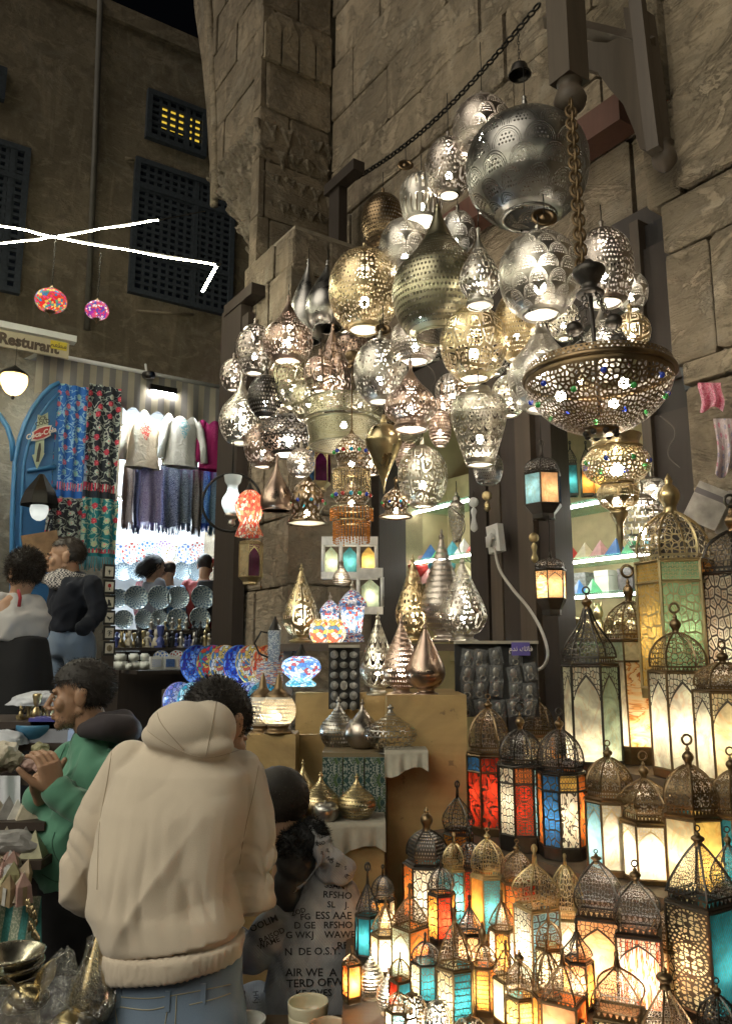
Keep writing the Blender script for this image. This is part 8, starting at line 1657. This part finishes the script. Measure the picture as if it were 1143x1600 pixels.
loft(mb, [(A3(cx, y, Y), RX * hw * mpp(cx, y, Y), RY * d) for cx, y, hw, Y, d in ((478, 1700, 78, 2.26, .13), (484, 1620, 76, 2.25, .135), (492, 1540, 74, 2.25, .135), (498, 1470, 68, 2.26, .125), (506, 1415, 58, 2.29, .11), (508, 1376, 44, 2.32, .09), (500, 1350, 26, 2.34, .06))], 26, 2.3)
limb(mb, [A3(455, 1420, 2.30), A3(415, 1462, 2.22), A3(390, 1490, 2.24), A3(368, 1470, 2.34)], [.055, .052, .05, .042]); limb(mb, [A3(540, 1410, 2.32), A3(548, 1480, 2.34), A3(510, 1520, 2.5)], [.05, .05, .045])
vv, nn, ff = remesh(mb, .009, 4); vv = fold(vv, nn, lambda p: .016 * noise.noise(Vector((p.x * 9, p.y * 9, p.z * 6))) - .010 * rid(Vector((p.x * 9 + p.z * 5, p.y * 9, p.z * 7)))); jb = onto(vv, ff); obj('jacket', tomesh('jacket', [(vv, ff, 0)], JKT), t)
for tx, px, py, h, a in (('SSAN', 523, 1384, 10, -.1), ('RFSHO', 527, 1399, 11, -.06), ('SL    J.', 528, 1414, 10, -.03), ('ESS AAE', 521, 1431, 12, -.01), ('FG', 477, 1433, 10, .1), ('D GE   RFSHO', 505, 1446, 11, .01), ('G WKJ    WAWER', 505, 1461, 11, .01), ('RF', 535, 1478, 12, .05), ('N  DE O.S.Y.', 488, 1487, 12, .02), ('AIR WE  A', 486, 1520, 13, .0), ('TERD OFW', 492, 1536, 13, .04), ('KE OVES', 490, 1552, 11, .03), ('TOOLIM', 408, 1445, 11, .42), ('RAJSOD', 425, 1462, 9, .45), ('WAME', 420, 1474, 9, .4), ('ZOD', 466, 1425, 8, .3)): project_text(jb, tx, px, py, h, a, PRN, t)
# hood turned back, fur and lining
mb = MB(); limb(mb, [A3(484, 1292, 2.24), A3(498, 1318, 2.20), A3(500, 1348, 2.19), A3(478, 1376, 2.19), A3(455, 1398, 2.22)], [.008, .010, .013, .010, .005])
for (x, y, Y, rx, ry, rz, ro) in ((515, 1342, 2.24, .050, .045, .040, .5), (535, 1358, 2.26, .046, .045, .036, .6), (520, 1366, 2.26, .055, .05, .026, .3), (505, 1326, 2.23, .032, .035, .045, .3)): mb.ball(A3(x, y, Y), 1, 18, 12, M=Matrix.Rotation(ro, 4, 'Y') @ Matrix.Diagonal((rx, ry, rz, 1)))
vv, nn, ff = remesh(mb, .008, 3); vv = fold(vv, nn, lambda p: .010 * noise.noise(p * 16) - .010 * rid(p * 13)); hbv = onto(vv, ff); obj('hood', tomesh('hood', [(vv, ff, 0)], JKT), t)
for i in range(14): project_text(hbv, random.choice(('S', 'E', 'A', 'NO', 'IL', 'R', 'W')), 492 + i * 4 + random.uniform(-5, 5), 1310 + i * 4.4 + random.uniform(-8, 8), 6, random.uniform(-1, 1), PRN, t)
mb = MB()
for (x, y, Y, a, b, c) in ((462, 1312, 2.28, .045, .05, .030), (484, 1312, 2.26, .05, .05, .052), (462, 1345, 2.26, .055, .05, .06), (452, 1390, 2.26, .045, .045, .07), (425, 1440, 2.27, .04, .04, .05)): mb.ball(A3(x, y, Y), 1, 16, 10, M=Matrix.Diagonal((a, b, c, 1)))
vv, nn, ff = remesh(mb, .009, 2); vv = fold(vv, nn, lambda p: .006 * noise.noise(p * 40)); obj('lining', tomesh('lining', [(vv, ff, 0)], fabric('lining', (.016, .016, .018), None, 700.0, .5)), t)
fb = onto(vv, ff); mb = MB(); r_ = random.Random(3); idx = [i for i in range(len(vv)) if vv[i][2] > A3(460, 1335, 2.26).z]
for i in range(5200):
    k = r_.choice(idx); p = Vector(vv[k]); d = (Vector(nn[k]) + Vector((r_.uniform(-.7, .7), r_.uniform(-.7, .7), r_.uniform(-.7, .3)))).normalized(); sd = d.cross(Vector((r_.random(), r_.random(), r_.random()))).normalized() * .0009; L = r_.uniform(.008, .018)
    p += Vector((r_.uniform(-.005, .005), r_.uniform(-.005, .005), r_.uniform(-.005, .005))); mb.add([p - sd, p + sd, p + d * L], [(0, 1, 2)])
mb.build('fur', BLACKC, t)
v, fc = trousers(t, J, JKT, 'trousers', waist=J['waist'], g=1.25); tbv = onto(v, fc)
for tx, px, py, a in (('DEO', 379, 1560, -1.5), ('HKJ', 400, 1558, -1.4), ('OGRE', 420, 1560, -1.3), ('WLD', 438, 1566, -1.2)): project_text(tbv, tx, px, py, 9, a, PRN, t)
shoes(t, J, SHOE); world_child(t)
# ------------------------------------------------------------------ three customers in the far shop
def far_person(label, px, py, b, fwd, topm, hairm, H=1.62, bald=False, arms=None, extra=None):
    h = onf(px, py, b); J = std(h.x, h.y, h.z - H * .925, H, fwd); t = thing('person', label, 'person', (h.x, h.y, h.z - H * .925))
    if arms: arms(J)
    T = body(t, J, fwd + Z * -.35, SK1, 1.0, vox=.02, hup=Vector((0, .2, 1)))
    reg = (lambda c: c.y < -.03 and c.z < .05 and c.z > -.05) if bald else (lambda c: c.y < .03 or c.z > .05)
    haircap(T, 1.06 if not bald else 1.01, hairm, t, reg)
    topwear(t, J, topm, J['pelvis'], g=1.15, wr=.012, sl=(.066, .056, .045), name='top', vox=.016); trousers(t, J, BLACKC); shoes(t, J, SHOE)
    if extra: extra(t, J, T)
    world_child(t); return t
s = NT('plaid'); p_ = s.pos(); x = s.n('SeparateXYZ', {0: p_}); g1 = gt(s, s.ma('FRACT', s.ma('MULTIPLY', x.outputs[0], 24.0)), .5); g2 = gt(s, s.ma('FRACT', s.ma('MULTIPLY', x.outputs[2], 24.0)), .5); PLAID = s.done(s.bsdf(s.mix(s.ma('MULTIPLY', s.ma('ADD', g1, g2), .5), (.45, .58, .68), (.08, .26, .50)), .8))
def bun(t, J, T): 
    strands('long_hair', T, 700, .16, HAIR, t, lambda p: p.y < .02, seed=12, off=1.05, lift=.1, down=1.0, rnd=.15, w=.004)
    MB().grid(lambda u, v: J['shL'] - J['f'] * (.10 + .03 * math.sin(v * 3)) + J['r'] * (.02 + .16 * u) + Z * (.04 - .34 * v), 6, 8).build('pink_shawl', floral('pink_shawl', (.5, .1, .2), (.7, .5, .55), (.5, .05, .1), (.7, .6, .6), 3.0, 4.0, False), t)
far_person('dark-haired woman in grey top with pink shawl inside the far shop', 240, 886, .30, Vector((.75, .65, 0)), fabric('grey_far', (.16, .17, .2)), HAIR, 1.55, extra=bun)
far_person('balding man in blue plaid shirt leaning inside the far shop', 263, 893, .22, Vector((-.7, .7, 0)), PLAID, HAIRB, 1.6, bald=True)
def armsup(J):
    J['elR'] = J['shR'] + J['r'] * .12 + Z * .08 + J['f'] * .12; J['wrR'] = J['head'] + J['r'] * .06 + Z * .04 + J['f'] * .02
def pack(t, J, T):
    mb = MB(); c = J['chest'] - J['f'] * .17 + J['r'] * .10; loft(mb, [(c - Z * .26, J['r'] * .12, J['f'] * .07), (c, J['r'] * .14, J['f'] * .1), (c + Z * .16, J['r'] * .10, J['f'] * .06)]); vv, nn, ff = remesh(mb, .015, 3); obj('backpack', tomesh('backpack', [(vv, ff, 0)], BLACKC), t)
far_person('man in red top with black backpack holding his head in far shop', 320, 884, .30, Vector((.15, 1, 0)), fabric('red_top', (.28, .03, .025)), HAIR, 1.62, arms=armsup, extra=pack)
# ================================================================== LEFT FOREGROUND STALL
DSTALL = wood('stall_wood', (.045, .028, .02))
st = thing('souvenir_stall', 'dark turned-wood stall loaded with souvenirs at lower left', 'stall', at(30, 1400, 2.9)); so = st.location
def sshelf(px0, px1, y, Y, dep): p, q = at(px0, y, Y), at(px1, y, Y); MB().box((p.x - so.x, Y - so.y, p.z - .025 - so.z), (q.x - so.x, Y + dep - so.y, p.z - so.z)).build('shelf', DSTALL, st); return p.z
z1 = sshelf(-80, 100, 1128, 3.0, .35); z2 = sshelf(-80, 100, 1162, 2.98, .30); z3 = sshelf(-80, 75, 1215, 2.75, .3); z4 = sshelf(-90, 70, 1285, 2.55, .3); z5 = sshelf(-90, 65, 1345, 2.45, .3)
for px, Y in ((26, 3.0), (22, 2.75), (95, 3.2)):
    p = at(px, 1128, Y); m = MB().lathe([(r, z) for r, z in cr([(.025, .05 - so.z), (.03, .3 - so.z), (.018, .5 - so.z), (.03, .62 - so.z), (.02, .8 - so.z), (.03, .95 - so.z), (.02, 1.15 - so.z), (.028, (z1 if Y > 2.9 else z3) - .03 - so.z)], 30)], 10, (p.x - so.x, Y + .02 - so.y, 0)); m.build('turned_post', DSTALL, st)
p = at(-80, 1400, 2.6); q = at(60, 1400, 2.6); MB().box((p.x - so.x, 2.62 - so.y, .02 - so.z), (q.x - so.x, 3.2 - so.y, z5 - .03 - so.z)).build('cabinet', DSTALL, st)
p, q = at(35, 1210, 3.15), at(100, 1165, 3.15)
for i in range(3): MB().box((p.x - so.x, 3.3 - so.y, p.z + .02 + i * .05 - so.z), (q.x - so.x, 3.32 - so.y, p.z + .05 + i * .05 - so.z)).build('back_slat', DSTALL, st)
STM = [plain('souvenir_' + n, c, .4, .35, 40) for n, c in (('ivory', (.5, .44, .34)), ('pinkstone', (.5, .32, .28)), ('sand', (.36, .27, .16)), ('grey', (.25, .24, .23)), ('white', (.62, .6, .56)), ('olive', (.34, .32, .18)))]
rr = random.Random(11)
def onshelf(px, y, Y, z): p = at(px, y, Y); p.z = z + .001; return p
for i, px in enumerate((32, 45, 56, 66, 76, 88)): figurine(onshelf(px, 1128, 3.1 + .06 * (i % 2), z1), .055 + .02 * (i % 3), (2, 1, 0)[i % 3], 0, ', ' + nth(i) + ' from left on the stall top', 'brass animals on the stall top')
def lump(name, label, p, r, mat, grp, sc=(1, 1, 1), amp=.35, cat='ornament', fr=9):
    bm = bmesh.new(); bmesh.ops.create_icosphere(bm, subdivisions=3, radius=1)
    for v in bm.verts:
        d = noise.noise(v.co * 1.7 + p * 11) * amp + noise.noise(v.co * 4 + p * 7) * amp * .35; v.co = Vector((v.co.x * sc[0], v.co.y * sc[1], v.co.z * sc[2])) * (1 + d)
    zm = min(v.co.z for v in bm.verts)
    for v in bm.verts: v.co.z -= zm
    me = bpy.data.meshes.new(name); bm.to_mesh(me); bm.free(); me.materials.append(mat)
    o = obj(name, me, None, Matrix.Translation(p) @ Matrix.Diagonal((r, r, r, 1))); return tag(o, label, cat, grp)
def wrap(label, p, w, h, mat, name='plastic_wrap', cat='plastic wrap', d=None, peak=0):
    m = MB(); o3 = Vector((rr.random() * 9, 0, 0))
    def fn(u, v):
        a = u * 2 * math.pi; r = math.cos(v * 1.5) * (1 + .22 * noise.noise(Vector((math.cos(a) * 1.6, math.sin(a) * 1.6, v * 3)) + o3) + .08 * noise.noise(Vector((math.cos(a) * 5, math.sin(a) * 5, v * 8)) + o3))
        return Vector((math.cos(a) * r * w / 2, math.sin(a) * r * (d or w) / 2, h * (math.sin(v * 1.57) + (.10 * noise.noise(Vector((math.cos(a) * 3, math.sin(a) * 3, v * 4)) + o3) if v < .99 else 0))))
    m.grid(fn, 40, 18, smooth=True); return tag(m.build(name, mat, None, Matrix.Translation(p)), label, cat)
FOIL = NT('clear_wrap'); FP_ = FOIL.pos(); fb_ = FOIL.bump(FOIL.noise(FP_, 38, 3, 2.0), 1.0, .03); CLEAR = FOIL.done(FOIL.mixs(.22, FOIL.n('BsdfTransparent', {0: (.95, .95, .93)}).outputs[0], FOIL.mixs(.3, FOIL.n('BsdfGlossy', {0: (.9, .9, .88), 'Roughness': .08, 'Normal': fb_}).outputs[0], FOIL.n('BsdfDiffuse', {0: (.5, .5, .47), 'Normal': fb_}).outputs[0])))
WRP = plain('white_wrap', (.55, .57, .62), .35, .2, 30)
wrap('sheet of clear wrap over the brass animals on the stall', onshelf(62, 1108, 3.2, z1 + .05), .22, .05, WRP)
for i, (px, c, n) in enumerate(((58, (.06, .2, .35), 'teal ceramic bowl on the second stall shelf'), (84, (.35, .36, .42), 'pale blue lidded plastic tub on the second stall shelf'))):
    p = onshelf(px, 1160, 3.05, z2); t = thing('ceramic_bowl' if i == 0 else 'plastic_tub', n, ('bowl', 'tub')[i], p); mt = plain('tub_%d' % i, c, .3)
    if i == 0: MB().lathe(cr([(.03, 0), (.05, .01), (.075, .04), (.08, .06), (.07, .058), (.03, .015), (.002, .012)], 14), 24).build('bowl', mt, t)
    else: MB().box((-.07, -.05, 0), (.07, .05, .075)).build('tub_body', mt, t); MB().box((-.076, -.056, .0755), (.076, .056, .088)).build('lid', plain('lid_blue', (.10, .10, .4), .3), t)
wrap('crumpled white plastic sheet on the left stall shelf', onshelf(5, 1160, 2.95, z2), .16, .05, WRP)
lump('carved_stone', 'pink carved stone pot beside the green sleeve', onshelf(46, 1213, 2.85, z3), .032, STM[1], 'carved stones', (1, 1, .8), .2); lump('carved_stone', 'yellowish carved stone bird above the pink pot', onshelf(62, 1190, 2.95, z3 + .045), .025, STM[5], 'carved stones', (1.2, .8, .9), .4); lump('carved_stone', 'small rosy carved stone beside the pink pot', onshelf(62, 1213, 2.8, z3), .022, STM[1], 'carved stones', (1, 1, .9), .3); lump('carved_stone', 'pale jagged rock ornament on the white cloth', onshelf(10, 1212, 2.82, z3), .05, STM[0], 'carved stones', (1, .8, 1), .5)
tag(MB().grid(lambda u, v: at(-60 + 92 * u, 1212 + 55 * v * (1.15 - .35 * u), 2.74 - .03 * v + .012 * math.sin(u * 15)), 16, 8).build('white_cloth', WRP), 'white cloth hanging from the left stall shelf', 'cloth')
cols = [(2, 'sand'), (0, 'ivory'), (1, 'pink'), (3, 'grey'), (5, 'olive'), (4, 'white')]
for i, (px, w) in enumerate(((-4, .06), (12, .07), (26, .06), (42, .075))):
    k, n = cols[(i * 2 + 1) % 6]; pyr(n + ' stone pyramid, ' + nth(i) + ' from left on the fourth stall shelf', onshelf(px, 1282, 2.62, z4), w, w * .95, STM[k], 'pyramids on the fourth stall shelf', rr.uniform(0, 1))
lump('carved_stone', 'grey carved bird ornament below the stall pyramids', onshelf(16, 1342, 2.5, z5), .055, STM[3], 'carved stones', (1.5, .8, .7), .35)
for i in range(5): k, n = cols[i]; pyr(n + ' pyramid, ' + nth(i) + ' from left in the lowest stall row', onshelf(-8 + i * 15, 1350, 2.50 + .05 * (i % 2), z5), .07, .075, STM[k], 'pyramids in the lowest stall row', rr.uniform(0, 1))
# slope of small packs
sl = [(4, 'sand'), (2, 'ivory'), (1, 'red'), (0, 'grey')]
for j in range(3):
    for i in range(4):
        p = at(-12 + i * 13 + j * 5, 1372 + j * 20, 2.42 - .05 * j); t = thing('gift_packet', 'small pointed gift packet, ' + nth(i) + ' from left in ' + ('upper', 'middle', 'lower')[j] + ' row at the black trousers', 'packet', p, 0, 'gift packets'); t.rotation_euler = (rr.uniform(-.5, .3), rr.uniform(-.5, .5), rr.uniform(-1, 1)); m_ = [STM[2], STM[0], STM[1], STM[3], STM[5]][(i + 2 * j) % 5]
        MB().add([(-.022, -.012, 0), (.022, -.012, 0), (.022, .012, 0), (-.022, .012, 0), (-.018, -.01, .05), (.018, -.01, .05), (.018, .01, .05), (-.018, .01, .05), (0, 0, .085)], [(3, 2, 1, 0), (0, 1, 5, 4), (1, 2, 6, 5), (2, 3, 7, 6), (3, 0, 4, 7), (4, 5, 8), (5, 6, 8), (6, 7, 8), (7, 4, 8)]).build('pack', m_, t); MB().box((-.006, -.0135, .0), (.006, -.0125, .05)).build('ribbon', STM[(i * 2 + j) % 6], t)
# striped teal cloth
s = NT('teal_stripe'); u, v = s.uv(); f = s.ma('FRACT', s.ma('MULTIPLY', s.ma('ADD', u, s.ma('MULTIPLY', v, .3)), 4.0)); n_ = s.noise(s.comb(s.ma('MULTIPLY', u, 40.0), s.ma('MULTIPLY', v, 40.0)), 1.0, 2)
TST = s.done(s.bsdf(s.mix(gt(s, f, .45), s.mix(gt(s, n_, .5), (.02, .12, .11), (.03, .16, .15)), s.mix(gt(s, n_, .52), (.16, .20, .14), (.34, .34, .26))), .8))
tag(MB().grid(lambda u, v: at(-40 + 105 * u, 1400 + 190 * v, 2.42 - .25 * v + .02 * math.sin(u * 14 + v * 2)), 24, 16).build('striped_cloth', TST), 'teal and cream striped cloth hanging at lower left', 'cloth')
m = MB(); GLD = metal('gold', .2)
for j in range(2):
    for i in range(16): p = at(42 + i * 1.0 + j * 4, 1412 + i * 1.6 + j * 36 + rr.uniform(-6, 6), 2.30); m.ball(p, .007, 6, 4, sc=(.6, .6, 1.6))
tag(m.build('gold_tassels', GLD), 'string of little gold tassels beside the black trousers', 'tassel trim')
# low table of wrapped brass
zt_b = .66; tbm = thing('low_table', 'low table with wrapped brass pieces in the bottom left corner', 'table', at(60, 1590, 1.9)); o = tbm.location
p, q = at(-60, 1590, 2.0), at(165, 1590, 2.0); zt_b = at(60, 1590, 1.85).z - .03
MB().box((p.x - o.x, 1.55 - o.y, zt_b - .03 - o.z), (q.x - o.x, 2.15 - o.y, zt_b - o.z)).build('table_top', DSTALL, tbm); MB().box((p.x + .1 - o.x, 1.65 - o.y, .02 - o.z), (q.x - .1 - o.x, 2.1 - o.y, zt_b - .031 - o.z)).build('table_body', DSTALL, tbm)
def bpos(px, py, Y): p = at(px, py, Y); p.z = zt_b + .001; return p
# brass bowls, leaves, teardrop
t = thing('brass_bowl', 'shallow brass bowl stack at the left bottom edge', 'bowl', bpos(12, 1560, 2.05)); 
for i in range(3): MB().lathe([(r, z + i * .022) for r, z in cr([(.02, 0), (.05, .01), (.075, .035), (.08, .045), (.072, .043), (.03, .012), (.002, .01)], 14)], 28).build('bowl', metal('pale', .2), t)
t = thing('brass_ornament', 'brass leaf ornament among the wrapped pieces', 'ornament', bpos(45, 1560, 1.95))
for sd, L in ((-1, .10), (1, .13)):
    MB().grid(lambda u, v: Vector((sd * (.015 + .055 * v) + (u - .5) * .05 * math.sin(math.pi * min(1, v + .08)), -.01 + .02 * math.cos(u * 3), .03 + L * v - .04 * v * v)), 8, 10).build('leaf', metal('brass', .25), t)
MB().ball((0, 0, .03), .04, 14, 9, sc=(1.2, .8, .7)).build('heart', metal('brass', .25), t)
wrap('crumpled clear bag at the bottom left corner', bpos(5, 1590, 1.75), .16, .12, CLEAR); wrap('clear plastic bag twisted to a point before the black trousers', bpos(95, 1565, 1.88), .10, .15, CLEAR); wrap('clear plastic wrap over brass at the bottom', bpos(70, 1590, 1.72), .17, .07, CLEAR)
t = thing('brass_teardrop', 'polished brass teardrop lamp wrapped in plastic beside the beige hoodie', 'lamp', bpos(146, 1590, 1.9)); MB().lathe([(x * .052, z * .185) for x, z in cr(SH['stand'], 24)], 30).build('shell', metal('brass', .15), t); MB().lathe([(x * .058, z * .17 + .002) for x, z in cr([(.5, 0), (.85, .06), (1.05, .22), (1, .36), (.72, .6), (.45, .8), (.4, 1.0)], 16)], 14, smooth=False).build('plastic_sleeve', CLEAR, t)
for i, (px, py, r) in enumerate(((112, 1585, .04), (30, 1540, .035), (128, 1592, .035))): t = thing('brass_disc', ['tan round brass disc leaning on the wrap', 'small brass dome behind the leaf ornament', 'grey metal knob near the brass teardrop'][i], 'ornament', bpos(px, py, 1.86 + .1 * (i == 1))); MB().lathe([(x * r, z * r) for x, z in cr([(.9, 0), (1, .25), (.8, .7), (.3, 1), (.02, 1.05)], 12)], 24).build('dome', metal(['brass', 'brass', 'pewter'][i], .3), t)
# ---- low table with onyx bowls at the bottom middle
zb_ = at(480, 1600, 1.95).z - .01; p, q = at(350, 1600, 1.95), at(560, 1600, 1.95); t = thing('low_table', 'low table with onyx bowls at the bottom middle', 'table', (0, 1.9, 0)); MB().box((p.x, -.35, zb_ - .03), (q.x - .03, .12, zb_)).build('table_top', SHELFW, t); MB().box((p.x + .05, -.3, .02), (q.x - .08, .08, zb_ - .031)).build('table_body', SHELFW, t)
ONY = plain('onyx_cream', (.52, .47, .33), .2, .25, 12); ONB = plain('onyx_blue', (.06, .30, .40), .15, .35, 14)
def bowl(label, px, py, Y, w, h, mat, z=None, name='stone_bowl'):
    p = at(px, py, Y); k = mpp(px, py, Y); p.z = zb_ + .001 if z is None else z; r = w / 2 * k; H = h * k; t = thing(name, label, 'bowl', p, group='bowls on the low table')
    MB().lathe([(x * r, y * H) for x, y in cr([(.55, 0), (.8, .08), (.96, .5), (1, 1), (.95, 1.02), (.9, .96), (.85, .5), (.6, .18), (.002, .14)], 20)], 36).build('bowl', mat, t); return H
h1 = bowl('lower cream onyx bowl of the stacked pair', 481, 1592, 1.93, 62, 26, ONY); bowl('upper cream onyx bowl of the stacked pair beside the jacket', 481, 1592, 1.93, 64, 30, ONY, zb_ + .001 + h1 * .55); bowl('peach onyx bowl right of the stacked pair', 512, 1604, 1.86, 64, 32, plain('onyx_peach', (.55, .42, .28), .2, .25, 12)); bowl('teal blue onyx bowl at the bottom edge', 412, 1606, 1.86, 50, 22, ONB); bowl('white marble plate left of the teal bowl', 385, 1606, 1.95, 60, 14, PM[0])
bpy.data.scenes.remove(SIDE)
